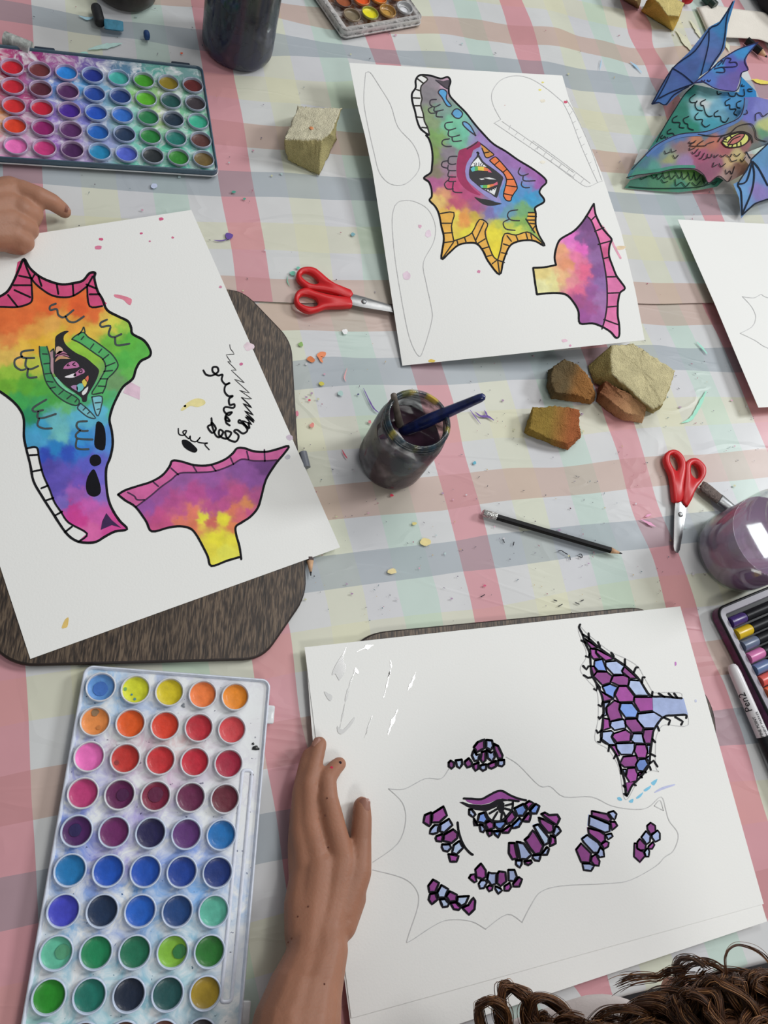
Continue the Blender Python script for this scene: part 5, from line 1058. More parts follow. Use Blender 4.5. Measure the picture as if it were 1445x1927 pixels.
mb = MB(); mb.tube([b - d * .035, b - d * .048], [.0038, .001], 10); mb.build('bristles', mat('dark_bristles', alb((50, 44, 46)), .6), t)

# ------------------------------------------------------------------ scissors
def scissors(label, pivot, tip, hA, hB, zb, open_, side=1):
    """pivot/tip px; hA,hB: handle loops as (centre px, rx, ry, end-of-arm px)"""
    pw0 = P(*pivot, zb); tw = P(*tip, zb); t = empty('scissors', [pw0[0], pw0[1], ZC], label, 'scissors')
    d = (tw - pw0)[:2]; L = np.linalg.norm(d); d = d / L; n = np.array([-d[1], d[0]])
    def loc(x, y, z=0): return np.array([pw0[0] + d[0] * x + n[0] * y, pw0[1] + d[1] * x + n[1] * y, z])
    for s, (z0, z1) in ((1, (zb - .0014, zb - .0001)), (-1, (zb + .0001, zb + .0014))):
        mb = MB(); a = open_ * s
        def R_(x, y): return loc(x * math.cos(a) - y * math.sin(a), x * math.sin(a) + y * math.cos(a))[:2]
        pl = [R_(x, y * s * 1.3) for x, y in ((-.030, .0046), (-.012, .0066), (0, .0062), (L * .5, .0042), (L * .9, .0026), (L * .985, .0010), (L * 1.0, -.0012), (L * .97, -.0026), (0, -.0040), (-.012, -.0040), (-.030, -.0010))]
        mb.prism(pl, z0, z1, .0003); mb.build('blade', M['steel'], t, auto=35)
    mb = MB(); mb.lathe([(.0032, zb + .0012), (.0030, zb + .0022), (.0018, zb + .0028), (.0001, zb + .0029)], 20, lambda p: loc(p[0], p[1], p[2]), cap=False); mb.build('rivet', M['steel'], t)
    for (outl, hole) in (hA, hB):
        po = [P(x, y, zb)[:2] for x, y in catmull(outl, 4, True)]; ph_ = [P(x, y, zb)[:2] for x, y in catmull(hole, 6, True)]
        def res(pl, k, c0):
            pl = np.array(pl); pl = np.r_[pl, pl[:1]]; dd = np.r_[0, np.cumsum(np.linalg.norm(np.diff(pl, axis=0), axis=1))]
            q = np.array([[np.interp(s, dd, pl[:, 0]), np.interp(s, dd, pl[:, 1])] for s in np.linspace(0, dd[-1], 400, endpoint=False)])
            an = np.unwrap(np.arctan2(q[:, 1] - c0[1], q[:, 0] - c0[0]))
            out = []
            for ang in np.linspace(0, 2 * math.pi, k, endpoint=False):
                df = np.abs(((an - ang + math.pi) % (2 * math.pi)) - math.pi); out.append(q[np.argmin(df)])
            return out
        c0 = np.mean(ph_, axis=0); K = 90
        A = res(po, K, c0); B = res(ph_, K, c0)
        zl_, zh = ZC + .0004, zb + .0042; bv = .0016
        rings = []
        for fr_, z in ((0.0, zl_ + bv), (.0, zh - bv), (.25, zh - .0004), (.6, zh), (.9, zh - bv * .6), (1.0, zh - bv * 1.4), (1.0, zl_ + bv), (.8, zl_), (.2, zl_)):
            ring = []
            for p, q in zip(A, B):
                w = np.linalg.norm(p - q)
                off = min(w * .5, bv * 1.8)
                if fr_ <= .25: pt = p + (q - p) / w * off * (fr_ / .25) * .6
                elif fr_ >= .8: pt = q + (p - q) / w * off * (1 - fr_) * 2
                else: pt = p + (q - p) * .5
                ring.append(np.array([pt[0], pt[1], z]))
            rings.append(ring)
        mb = MB(); vs = [p for r in rings for p in r]; m = len(rings); fs = []
        for i in range(m):
            for j in range(K):
                fs.append((i * K + j, i * K + (j + 1) % K, ((i + 1) % m) * K + (j + 1) % K, ((i + 1) % m) * K + j))
        mb.add(vs, fs); mb.build('handle', M['red'], t)
    return t
L1 = T(520, 480, 6.0208)
scissors('red-handled scissors with the blade tips under the middle sheet, pointing right', (684, 569), (765, 588),
    (L1("222,250 235,200 280,160 350,147 430,160 500,210 580,280 680,350 860,425 850,470 822,500 700,460 560,420 400,395 340,385 280,340 240,300"), L1("278,245 300,215 350,208 410,235 465,290 475,325 440,345 380,335 310,290")),
    (L1("200,500 215,445 260,405 340,385 430,420 540,450 680,480 830,500 850,540 845,600 700,600 560,610 480,640 380,662 300,640 230,590 205,540"), L1("252,520 265,480 310,462 370,470 440,500 470,550 450,590 400,600 330,590 270,560")),
    .0045, .02)
R1 = T(1200, 820, 5.898)
scissors('red-handled scissors lying closed beside the flat brush, pointing at the viewer', (1279, 969), (1272, 1040),
    (R1("283,250 300,205 340,172 390,163 440,180 485,225 515,290 520,360 505,480 490,600 480,730 390,735 375,600 350,450 310,360 288,300"), R1("342,250 350,222 385,210 420,235 450,290 455,350 430,395 400,390 365,340 345,290")),
    (R1("515,330 550,275 610,255 660,268 710,310 742,360 740,440 700,510 640,590 590,690 560,790 535,795 480,730 495,600 510,460"), R1("575,370 585,330 620,318 660,350 682,410 675,460 645,485 610,470 580,430")),
    .0045, .03)

# ------------------------------------------------------------------ pencils, pens, pastels, flat brush
def pencil(label, a, b, r, body, cap=None, name='pencil', z=None, tip=True, cat='pencil', endz=None):
    z0 = ZC + r if z is None else z
    pa_ = P(a[0], a[1], z0); pb_ = P(b[0], b[1], z0 if endz is None else endz); d = (pb_ - pa_); L = np.linalg.norm(d); d /= L
    mid = (pa_ + pb_) / 2; t = empty(name, (mid[0], mid[1], mid[2] - r), label, cat)
    cone = .0155 if tip else 0; c0 = .016 if cap else 0
    if cap:
        mb = MB(); mb.tube([pa_, pa_ + d * .001, pa_ + d * c0, pa_ + d * (c0 + .0003)], [r * .8, r * 1.06, r * 1.08, r * .9], 20); mb.build('ferrule', cap, t, auto=50)
    mb = MB(); mb.tube([pa_ + d * (c0 - .0005), pb_ - d * cone], [r, r], 6 if tip else 20); mb.build('shaft', body, t, smooth=True, auto=40)
    if tip:
        mb = MB(); mb.tube([pb_ - d * cone, pb_ - d * .0042], [r * .96, r * .32], 18); mb.build('sharpened_wood', M['woodraw'], t)
        mb = MB(); mb.tube([pb_ - d * .0042, pb_ - d * .0012, pb_], [r * .33, r * .17, r * .06], 12); mb.build('lead', M['lead'], t)
    return t
gl = mat('black_lacquer', alb((14, 14, 16)), .25, coat=.15, spec=.35, var=(160, .3))
pencil('black pencil with a silver end lying between the middle jar and the right scissors', (908, 965), (1171, 1042), .0039, gl, M['silver'])
pencil('short brown pencil tip poking out from under the corner of the rainbow dragon sheet', (583, 1050), (585, 1084), .0037, mat('brown_lacquer', alb((60, 40, 40)), .4))
pencil('thick charcoal pencil under the folded paper towels, pointing at the dragon crest', (1405, 76), (1444, 108), .0058, gl)
pencil('grey felt pen beside the left board, mostly under the rainbow dragon sheet', (570, 852), (577, 880), .0042, mat('grey_plastic', alb((120, 124, 134)), .4), name='felt_pen', tip=False, cat='pen')
pencil('dark green capped marker between the red thing and the folded towels, at the top edge', (1326, -8), (1345, 12), .0075, mat('dark_green_plastic', alb((22, 42, 36)), .35), mat('marker_end', alb((30, 60, 50)), .4), name='marker', tip=False, cat='marker')
# silver wrapped crayon stub far left
pencil('stub of crayon in a crumpled silver wrapper just above the far-left paint set', (10, 73), (58, 92), .0078, mat('crumpled_wrapper', alb((176, 180, 176)), .45, metal=.2, bump=(260, 1.0, 3), var=(140, .5)), name='crayon', tip=False, cat='crayon')
# oil pastels
def pastel(label, a, b, rad, col, sq=False, z=None, name='oil_pastel'):
    z0 = ZC + rad; A = P(*a, z0); B = P(*b, z0); d = (B - A) / np.linalg.norm(B - A); t = MB()
    m = (A + B) / 2
    t.tube([A, A + d * rad * .15, A + d * rad * .5, B - d * rad * .5, B - d * rad * .15, B], [rad * .6, rad * .9, rad, rad, rad * .9, rad * .6] if not sq else [rad * .9, rad * 1.05, rad * 1.1, rad * 1.1, rad * 1.05, rad * .9], 4 if sq else 22, alb(col), up=(0, 0, 1))
    o = t.build(name, M['pastel'], None, auto=50 if not sq else 30)
    return tag(o, label, 'pastel')
M['pastel'] = mat('oil_pastel', (1, 1, 1), .6, attr=True, bump=(200, .6, 4), var=(150, .25))
pastel('short black oil pastel stub touching the blue chalk stub', (180, 12), (189, 45), .0062, (24, 26, 30))
pastel('short turquoise blue chalk stub with a grimy side, beside the black pastel', (196, 45), (232, 50), .0065, (74, 146, 176), sq=True, name='chalk_stub')
pastel('tiny dark blue pastel crumb lying alone left of the tall jar', (271, 66), (281, 66), .0055, (28, 66, 120), name='pastel_crumb')
# flat brush under the right jar
t = empty('flat_paintbrush', P(1370, 950), 'flat brush with grey-brown bristles and silver ferrule, tucked behind the lilac jar', 'paintbrush')
fa = P(1320, 912, .006); fb = P(1358, 941, .006); fc = P(1400, 975, .007)
d = fc - fa; L = np.linalg.norm(d[:2]); fr_ = frame(fa, d, 0)
mb = MB(); n_ = 22; rings = []
for x, w, h in ((0, .0062, .0012), (.003, .0078, .0028), (.012, .0082, .0036), (.026, .0078, .0036), (.0285, .0074, .0034)):
    rings.append([fr_((x + (.0022 * noise.noise(Vector((k * .9, 0, 1))) if x < .004 else 0), w * math.cos(2 * math.pi * k / n_), .0055 + h * math.sin(2 * math.pi * k / n_))) for k in range(n_)])
mb.ring_tube(rings, True, alb((112, 98, 94)))
mb.build('bristles', mat('grey_brown_bristles', alb((112, 98, 92)), .75, var=(400, .5), bump=(700, 1, 2)), t)
mb = MB(); rings = []
for x, w, h in ((.0275, .0078, .0038), (.029, .0080, .0040), (.045, .0070, .0045), (.060, .0058, .0052), (.070, .0054, .0054)):
    rings.append([fr_((x, w * math.cos(2 * math.pi * k / n_), .0058 + h * math.sin(2 * math.pi * k / n_))) for k in range(n_)])
mb.ring_tube(rings, True); mb.build('ferrule', M['steel'], t)
mb = MB(); mb.tube([fr_((.069, 0, .0060)), fr_((.08, 0, .0062)), fr_((.10, 0, .0062))], [.0052, .0050, .0044], 16); mb.build('handle', mat('dark_red_lacquer', alb((90, 30, 34)), .4), t)

# ------------------------------------------------------------------ sponges
def sponge(label, top, bot, col, z_t, side=None, seed=0, rough=.0012, name='sponge', colfn=None):
    """top: px outline with heights; bot: px outline on the table; same count"""
    A = [P(x, y, z) for x, y, z in top]; B = [P(x, y, z_t) for x, y in bot]
    bm_v = []; rings = []
    n = len(A)
    def dens(R, k=14):
        out = []
        for i in range(n):
            for j in range(k): out.append(R[i] + (R[(i + 1) % n] - R[i]) * j / k)
        return out
    A2 = dens(A); B2 = dens(B); m = len(A2); cA = np.mean(A, axis=0); cB = np.mean(B, axis=0)
    levels = []
    for s in (.03, .25, .5, .75, .92): levels.append(([cB + (p - cB) * s for p in B2]))
    levels.append([cB + (p - cB) * .985 for p in B2])
    for t_ in (.06, .2, .4, .6, .8, .94): levels.append([b + (a - b) * t_ for a, b in zip(A2, B2)])
    for s in (.985, .92, .8, .65, .5, .35, .2, .05): levels.append([cA + (p - cA) * s for p in A2])
    mb = MB(); cols = []; out = []
    for li, R in enumerate(levels):
        ring = []
        for p in R:
            q = Vector((p[0] * 60 + seed, p[1] * 60, p[2] * 60)); q2 = q * 3.7
            dv = np.array([noise.noise(q), noise.noise(q + Vector((9, 0, 0))), noise.noise(q + Vector((0, 9, 0)))]) * rough * .8 + np.array([noise.noise(q2), noise.noise(q2 + Vector((5, 0, 0))), noise.noise(q2 + Vector((0, 5, 0)))]) * rough * .6
            q3 = q * 11; edge_ = 2.0 if 9 <= li <= 13 else 1.2 if 4 <= li < 9 else .5
            dv = dv + np.array([noise.noise(q3), noise.noise(q3 + Vector((3, 0, 0))), noise.noise(q3 + Vector((0, 3, 0)))]) * rough * .5 * edge_
            w = p + dv; w[2] = max(w[2], z_t)
            ring.append(w)
            if colfn: cols.append(alb(colfn(*PX(w))))
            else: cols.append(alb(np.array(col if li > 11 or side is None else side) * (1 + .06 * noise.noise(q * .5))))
        out.append(ring)
    mb.ring_tube(out, True); mb.c = cols
    o = mb.build(name, M['sponge'], None)
    return tag(o, label, 'sponge')
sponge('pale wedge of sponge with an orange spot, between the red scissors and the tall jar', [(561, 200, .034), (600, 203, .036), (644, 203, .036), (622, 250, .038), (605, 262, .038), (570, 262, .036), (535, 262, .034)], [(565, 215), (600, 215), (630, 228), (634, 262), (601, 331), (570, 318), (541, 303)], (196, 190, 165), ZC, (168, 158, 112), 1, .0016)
o_ = S.objects[-1] if False else None
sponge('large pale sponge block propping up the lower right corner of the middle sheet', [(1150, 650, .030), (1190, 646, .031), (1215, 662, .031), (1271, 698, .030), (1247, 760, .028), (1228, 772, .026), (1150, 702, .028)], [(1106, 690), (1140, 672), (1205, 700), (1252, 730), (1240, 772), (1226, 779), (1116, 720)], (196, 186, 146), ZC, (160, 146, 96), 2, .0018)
def cg(a, b, c0, c1): 
    def f(x, y):
        s = min(max(((x - a[0]) * (b[0] - a[0]) + (y - a[1]) * (b[1] - a[1])) / ((b[0] - a[0]) ** 2 + (b[1] - a[1]) ** 2), 0), 1)
        return tuple(np.array(c0) * (1 - s) + np.array(c1) * s)
    return f
def cblob(x, y):
    s = 1 / (1 + math.exp(((x - 1078) + (y - 715) * .35) / 5)); q = noise.noise(Vector((x * .05, y * .05, 3))) * .5
    s = min(max(s + q * .4, 0), 1)
    return tuple(np.array((146, 102, 58)) * (1 - s) + np.array((98, 84, 60)) * s)
sponge('rounded brown and olive stained sponge lump, left of the large sponge block', [(1042, 690, .022), (1062, 676, .026), (1085, 684, .027), (1104, 705, .024), (1118, 735, .018), (1110, 752, .014), (1075, 742, .016), (1045, 738, .018), (1036, 715, .020)], [(1030, 698), (1055, 690), (1090, 690), (1112, 715), (1121, 748), (1112, 762), (1085, 757), (1036, 752), (1028, 730)], None, ZC, None, 3, .0016, colfn=cblob)
sponge('tan brown stained sponge scrap leaning on the front of the large sponge block', [(1140, 718, .022), (1158, 728, .024), (1190, 745, .022), (1214, 762, .018), (1212, 782, .012), (1178, 778, .018), (1150, 755, .022), (1128, 738, .018)], [(1125, 728), (1150, 730), (1200, 752), (1216, 772), (1208, 797), (1168, 790), (1140, 772), (1121, 755)], None, ZC, None, 4, .0014, colfn=cg((1125, 740), (1200, 780), (120, 76, 52), (186, 146, 106)))
sponge('chunk of sponge fading from olive to orange, lying in front of the other sponges', [(1002, 767, .016), (1045, 764, .017), (1091, 770, .016), (1089, 800, .016), (1094, 818, .013), (1066, 836, .012), (1030, 824, .014), (996, 808, .015)], [(998, 775), (1040, 770), (1086, 778), (1090, 802), (1092, 824), (1068, 847), (1040, 840), (985, 815)], None, ZC, None, 5, .0014, colfn=cg((1035, 790), (1075, 795), (140, 116, 56), (156, 92, 56)))
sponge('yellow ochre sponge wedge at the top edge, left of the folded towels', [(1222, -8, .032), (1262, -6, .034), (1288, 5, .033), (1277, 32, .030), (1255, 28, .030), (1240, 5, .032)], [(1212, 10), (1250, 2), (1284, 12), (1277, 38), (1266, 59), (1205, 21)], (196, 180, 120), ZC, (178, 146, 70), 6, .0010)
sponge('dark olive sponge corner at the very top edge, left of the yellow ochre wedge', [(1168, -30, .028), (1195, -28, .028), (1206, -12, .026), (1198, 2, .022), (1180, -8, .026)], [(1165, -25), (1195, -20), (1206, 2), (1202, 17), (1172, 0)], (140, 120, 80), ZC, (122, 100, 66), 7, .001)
mb = MB()
def sz(x, y): return .0372
mb.lathe([(.0026, 0), (.0022, .0003), (.0001, .0004)], 12, lambda p: P(586, 241, .0368) + p, alb((204, 130, 80)), cap=False)
so = [o for o in COL.objects if o.name == 'sponge'][0]
mb.build('orange_spot', M['paintflat'], so)

# ------------------------------------------------------------------ folded paper towels, red thing, dark things at the top
tzf = plane((1313, 15, .004), (1343, 75, .006), (1445, 75, .008), (1445, 25, .006))
t = empty('folded_paper_towel', P(1390, 45, 0), 'stack of folded cream paper towels under the blue wing tip, upper right', 'paper towel')
for i, (dz, dx) in enumerate(((0, -3), (.0012, -1), (.0024, 1))):
    mb = MB()
    add_sheet(mb, ([(1313 + dx, 14), (1340, 8), (1380, 16), (1432, 22), (1500, 40)], [(1500, 40), (1520, 110)], [(1340 + dx, 74), (1365, 70), (1392, 71), (1430, 74), (1470, 90), (1520, 110)], [(1313 + dx, 14), (1325 + dx, 40), (1340 + dx, 74)]),
        lambda x, y, dz=dz: tzf(x, y) + dz + .0014 * math.sin(x * .06 + y * .02), th=.0006, nu=36, nv=14)
    mb.build('towel_layer', M['towel'], t)
tag(pastel('round red knob showing at the top edge beside the ochre sponge', (1288, -4), (1300, -3), .0088, (190, 22, 38), name='red_knob'), None, 'knob')
# dark round base at the top left
t = MB(); c = P(236, -14)
t.lathe([(.0002, 0), (.034, 0), (.037, .003), (.0375, .008), (.0375, .02), (.0365, .022), (.0355, .022), (.0355, .006), (.0002, .005)], 48, lambda p: c + np.array([0, 0, ZC]) + p, alb((52, 46, 44)), cap=False)
tag(t.build('dish', mat('dark_glazed_dish', alb((56, 50, 46)), .35, var=(60, .5)), None, auto=50), 'dark round dish just showing at the top edge above the black pastel', 'dish')
t = MB(); t.tube([P(1428, -40, .02), P(1450, -10, .022), P(1475, 25, .02), P(1500, 60, .02)], [.018, .022, .022, .018], 20, alb((40, 34, 32)))
tag(t.build('cloth_bag', M['cloth_dark'], None), 'dark soft bundle at the top right corner behind the paper towels', 'bag')

# ------------------------------------------------------------------ cut-out paper dragon at the upper right
HT = T(1160, 140, 5.07); WT = T(1000, 0, 3.2472)
M['card'] = mat('painted_card', (1, 1, 1), .55, attr=True, var=(70, .14), bump=(400, .12))
dr = empty('paper_dragon_head', P(1340, 300, 0), 'blue, teal and crimson cut-out paper dragon head with bat wings, upper right', 'paper craft')
def piece(name, poly, surf, ctl, step=4, sm=0, th=.0004):
    mb = MB(); pl = catmull(poly, sm, True) if sm else poly
    v, f = tri(pl, step); f = [t if ((v[t[1]][0]-v[t[0]][0])*(v[t[2]][1]-v[t[0]][1])-(v[t[1]][1]-v[t[0]][1])*(v[t[2]][0]-v[t[0]][0])) < 0 else t[::-1] for t in f]
    cs = [tuple(c * np.array([.66, .72, .74])) for c in idw(ctl, v, 5.5, .3)]; ws = [P(a, b, surf(a, b)) for a, b in v]; wb = [w - np.array([0, 0, th]) for w in ws]; n = len(v)
    mb.add(ws + wb, f + [tuple(i + n for i in t[::-1]) for t in f], cs + [alb((225, 225, 222))] * n)
    # close the cut edge
    from collections import Counter
    ec = Counter()
    for t in f:
        for i in range(3): ec[(t[i], t[(i + 1) % 3])] += 1
    for (a, b) in list(ec):
        if (b, a) not in ec: mb.f.append((a, b, b + n, a + n)[::-1])
    o = mb.build(name, M['card'], dr, smooth=False)
    return o
s_far = plane((1195, 325, .004), (1300, 245, .034), (1240, 268, .018), (1310, 165, .028), (1240, 220, .012), (1400, 230, .046))
s_near = plane((1180, 335, .010), (1300, 245, .048), (1390, 185, .058), (1335, 345, .016), (1445, 270, .044), (1240, 320, .020))
s_jaw = plane((1180, 340, .006), (1350, 355, .008), (1300, 325, .016), (1240, 335, .010))
s_wl = plane((1225, 195, .010), (1310, 155, .040), (1383, 0, .060), (1350, 60, .046))
s_cr = plane((1305, 157, .042), (1427, 80, .060), (1395, 160, .052))
s_wr = plane((1405, 300, .050), (1395, 405, .006), (1445, 375, .012), (1380, 345, .030), (1455, 260, .055))
o = piece('far_side_of_head', HT("740,95 900,130 1000,160 1170,170 1190,20 1260,90 1330,160 1340,240 1240,420 1100,540 1000,560 850,620 600,680 380,700 300,730 350,650 500,430 650,190"), s_far, ctrl(HT, "600,350:30,130,110 500,540:20,130,110 700,520:20,145,120 850,200:140,200,205 800,350:130,200,210 950,330:130,190,215 900,480:70,170,190 1100,250:80,160,215 1250,150:30,140,210 700,150:30,140,130 830,280:225,230,235 1210,60:30,150,215"), 4)
mb = MB(); lines(mb, "750,190 700,230 710,265 760,265 770,250 750,290 770,335 820,345;850,240 805,265 810,295 830,300 850,370 880,400 915,395;780,365 750,400 760,430 820,430 815,470 850,500 890,480;970,345 935,370 940,400 990,400 1000,440 1040,455 1070,415;580,395 540,420 540,455 605,460 600,500 645,510;690,400 640,425 650,460 680,475 685,510 735,530;1085,230 1040,260 1045,295 1080,290 1085,330 1140,330 1120,370 1150,390;1190,250 1150,270 1150,310 1180,320;960,160 965,190 1000,180;1065,175 1085,205 1130,205 1140,175 1170,200 1220,200 1215,140;1200,95 1190,110 1220,110;1295,140 1255,140 1260,160 1295,160;520,520 490,540 490,565 535,560 550,580;440,580 420,600 440,610 460,590 470,610 490,600;740,100 650,190 560,330 450,510 385,640", lambda x, y: s_far(x, y) + .0004, .0003, HT, 1.5, (26, 34, 40)); mb.build('ink_line', M['ink'], o)
o = piece('near_side_of_head', HT("95,990 150,900 280,770 400,660 600,570 850,545 1000,490 1160,420 1210,330 1220,220 1340,215 1445,240 1560,300 1560,620 1380,690 1250,740 1210,800 1260,860 1250,930 1060,1030 1000,980 960,980 880,1040 830,960 740,905 560,905 400,940 200,960 130,1000"), s_near, ctrl(HT, "150,930:20,130,110 350,900:60,150,135 400,720:30,100,170 600,600:50,100,160 500,820:160,160,100 450,760:120,140,130 620,680:150,100,100 650,850:160,120,170 500,880:130,130,160 800,780:170,50,100 850,900:145,40,90 950,850:150,55,95 780,650:200,110,60 900,640:190,90,60 1100,560:110,90,60 1200,500:110,90,60 1050,720:170,60,70 1250,680:150,60,60 1080,830:215,170,110 1150,780:210,180,110 1100,950:180,140,130 1250,300:80,80,180 1350,350:110,110,200 1250,400:90,90,190 1400,550:60,140,90 1420,500:200,200,110 1000,500:50,100,170 1300,700:80,90,80 1300,600:100,70,60 1150,880:160,110,90 1440,650:60,90,110 250,830:40,110,130 300,950:20,120,100 850,580:70,100,120"), 3.4)
mb = MB(); s2 = lambda x, y: s_near(x, y) + .0004
lines(mb, "290,770 400,672 600,585 850,560 1000,507 1150,440 1215,350 1240,250", s2, .00008, HT, 6, (50, 96, 158))
lines(mb, "125,975 200,942 400,915 560,885 740,882", s2, .00008, HT, 5, (20, 122, 100))
lines(mb, "120,970 170,890 280,785", s2, .00008, HT, 5, (22, 100, 110))
mb.build('painted_edge', M['water'], o)
mb = MB()
fill(mb, HT("1005,645 1050,600 1110,570 1180,555 1240,575 1255,620 1210,670 1130,695 1050,690"), s2, .00015, (196, 196, 92), step=0, sm=3)
fill(mb, HT("1060,650 1100,605 1160,570 1215,565 1215,590 1170,640 1110,668 1070,670"), s2, .0003, (170, 84, 72), step=0, sm=3)
mb.build('painted_eye', M['water'], o)
mb = MB(); lines(mb, "1005,645 1050,600 1110,570 1180,555 1250,575 1270,620 1210,675 1130,695 1050,690 1005,645;970,640 1010,590 1100,560 1200,545 1280,580 1300,650;1075,665 1110,620 1180,590;1060,650 1100,605 1160,570 1215,565 1215,590 1170,640 1110,668 1060,665;1030,600 1050,625;1080,580 1095,600;1020,640 1050,645;1100,695 1110,672;1150,690 1150,660;1190,680 1185,645;1060,690 1075,672", s2, .0004, HT, 1.7, (34, 28, 26))
lines(mb, "780,570 950,590 1080,560 1150,500 1220,475 1290,475 1325,540 1340,610 1430,640;95,985 200,960 400,935 560,900 740,900 830,955 880,1035 960,975 1000,978 1060,1025 1100,970;150,905 280,765 400,660 600,570 850,545 1000,490 1160,420 1210,330 1220,225;700,640 690,655 740,650 745,640;760,630 720,660 700,680 770,685;830,630 800,650 770,680 850,680;930,640 870,660 850,680;700,700 700,720 750,700;720,740 740,755 780,710;755,770 780,775 800,735;790,800 810,800 840,750;830,810 860,800 870,760;870,790 900,790 910,760;930,770 940,790 970,765;990,770 1010,785 1040,765;1050,770 1080,790 1100,760;1120,760 1150,780 1180,755;1080,800 1100,830 1150,815;1180,810 1200,830 1230,790;930,840 920,880 960,860;980,850 1000,880 1040,850;1040,910 1050,950 1080,920 1100,950 1125,880;460,730 470,755 510,740;520,710 530,740 570,725;540,770 560,800 590,770;1330,440 1330,380 1370,365 1400,400 1445,370;1215,380 1250,370 1240,340;1230,740 1280,800", s2, .0004, HT, 1.3, (40, 34, 40)); mb.build('ink_line', M['ink'], o)
o = piece('lower_jaw', HT("75,1085 130,1010 300,965 400,935 560,895 740,890 850,950 960,975 1020,1010 960,1070 800,1100 600,1125 400,1115 120,1090"), s_jaw, ctrl(HT, "200,1040:10,120,90 500,980:80,140,70 700,950:100,150,70 600,1080:10,130,100 900,1050:20,110,85 400,1010:40,130,85 820,1000:90,130,80"), 4)
mb = MB(); lines(mb, "120,1070 300,1085 560,1085 800,1070 960,1020;230,985 240,1000 290,975;330,960 360,990 390,960;380,960 400,1000 440,960;440,940 460,990 500,970;500,935 520,1000 560,960;560,930 600,990 630,950;620,930 640,1000 690,950;680,930 710,1010 740,950;740,930 760,1010 800,960;430,1000 450,1030 490,1020;560,1000 570,1060 620,1030 660,1070 700,1030;720,1030 760,1060 800,1020;820,1000 850,1050 890,1020;900,1010 930,1050 960,1020", lambda x, y: s_jaw(x, y) + .0004, .0003, HT, 1.3, (24, 50, 40)); mb.build('ink_line', M['ink'], o)
o = piece('white_edge_of_head', HT("165,860 195,780 225,715 300,712 300,730 250,780 200,850"), plane((1200, 310, .010), (1218, 280, .014), (1190, 300, .010)), ctrl(HT, "200,800:225,222,218"), 5)
WC = "1100,250:96,134,204 900,450:86,112,186 800,600:80,125,195 1170,180:70,150,215 1000,400:86,112,182 1190,60:60,140,205 950,330:80,120,190 1080,330:110,130,200 860,500:90,120,190 1050,420:80,130,200"
o = piece('bat_wing', WT("735,640 860,415 960,320 1085,165 1150,130 1235,5 1245,0 1200,150 1180,300 1110,400 1085,430 1030,465 1000,510 940,540 880,590 825,645 780,630"), s_wl, ctrl(WT, WC), 5); o['label'] = 'far wing'
mb = MB(); lines(mb, "735,635 860,420 1000,310 1090,175 1150,140 1230,10;1085,175 1080,280 1035,460;860,415 925,455 990,510;780,600 860,560 980,515;1230,10 1195,100 1180,230 1160,310 1120,370 1085,430;740,635 775,625 820,640 870,580 960,530;860,420 820,510 770,600 740,635", lambda x, y: s_wl(x, y) + .0004, .0003, WT, 1.8, (26, 36, 62)); mb.build('ink_line', M['ink'], o)
o = piece('crest', WT("990,510 1090,430 1160,360 1260,300 1390,255 1320,340 1310,370 1325,425 1280,450 1270,500 1250,555 1180,552 1100,530 1050,505"), s_cr, ctrl(WT, "1200,400:90,90,190 1300,310:50,150,215 1240,480:110,90,170 1080,490:80,120,200 1150,400:60,150,210 1180,510:110,95,180 1350,280:70,120,200 1310,420:110,80,170"), 5)
mb = MB(); lines(mb, "990,510 1050,500 1120,540 1200,555 1250,555 1275,510 1285,445 1325,425 1305,360 1385,258;1120,410 1140,380 1170,370 1140,400;1170,390 1190,355 1220,360 1210,380 1250,380 1250,405 1160,410;1120,420 1170,410 1180,440 1130,440;1040,490 1050,500 1060,488;1075,488 1085,498 1095,488;990,510 1090,430 1160,365 1260,302 1385,258", lambda x, y: s_cr(x, y) + .0004, .0003, WT, 1.5, (40, 36, 70)); mb.build('ink_line', M['ink'], o)
o = piece('bat_wing', HT("1280,805 1445,660 1620,560 1620,1150 1440,1195 1300,1250 1190,1372 1170,1180 1115,1045 1190,1010 1260,900"), s_wr, ctrl(HT, "1400,800:70,140,190 1200,1150:100,160,215 1350,1100:140,115,190 1400,1000:95,140,205 1250,1000:90,150,210 1230,1280:110,150,205 1500,900:80,140,200"), 5); o['label'] = 'near wing'
mb = MB(); lines(mb, "1285,810 1445,660;1280,815 1300,860 1315,960 1290,1120 1200,1335;1285,830 1230,930 1160,1045 1190,1120 1200,1335;1160,1045 1240,1020 1290,860;1300,830 1360,900 1445,1060;1200,1340 1280,1270 1330,1230 1445,1190;1240,740 1270,800", lambda x, y: s_wr(x, y) + .0004, .0003, HT, 2.2, (22, 30, 44)); mb.build('ink_line', M['ink'], o)

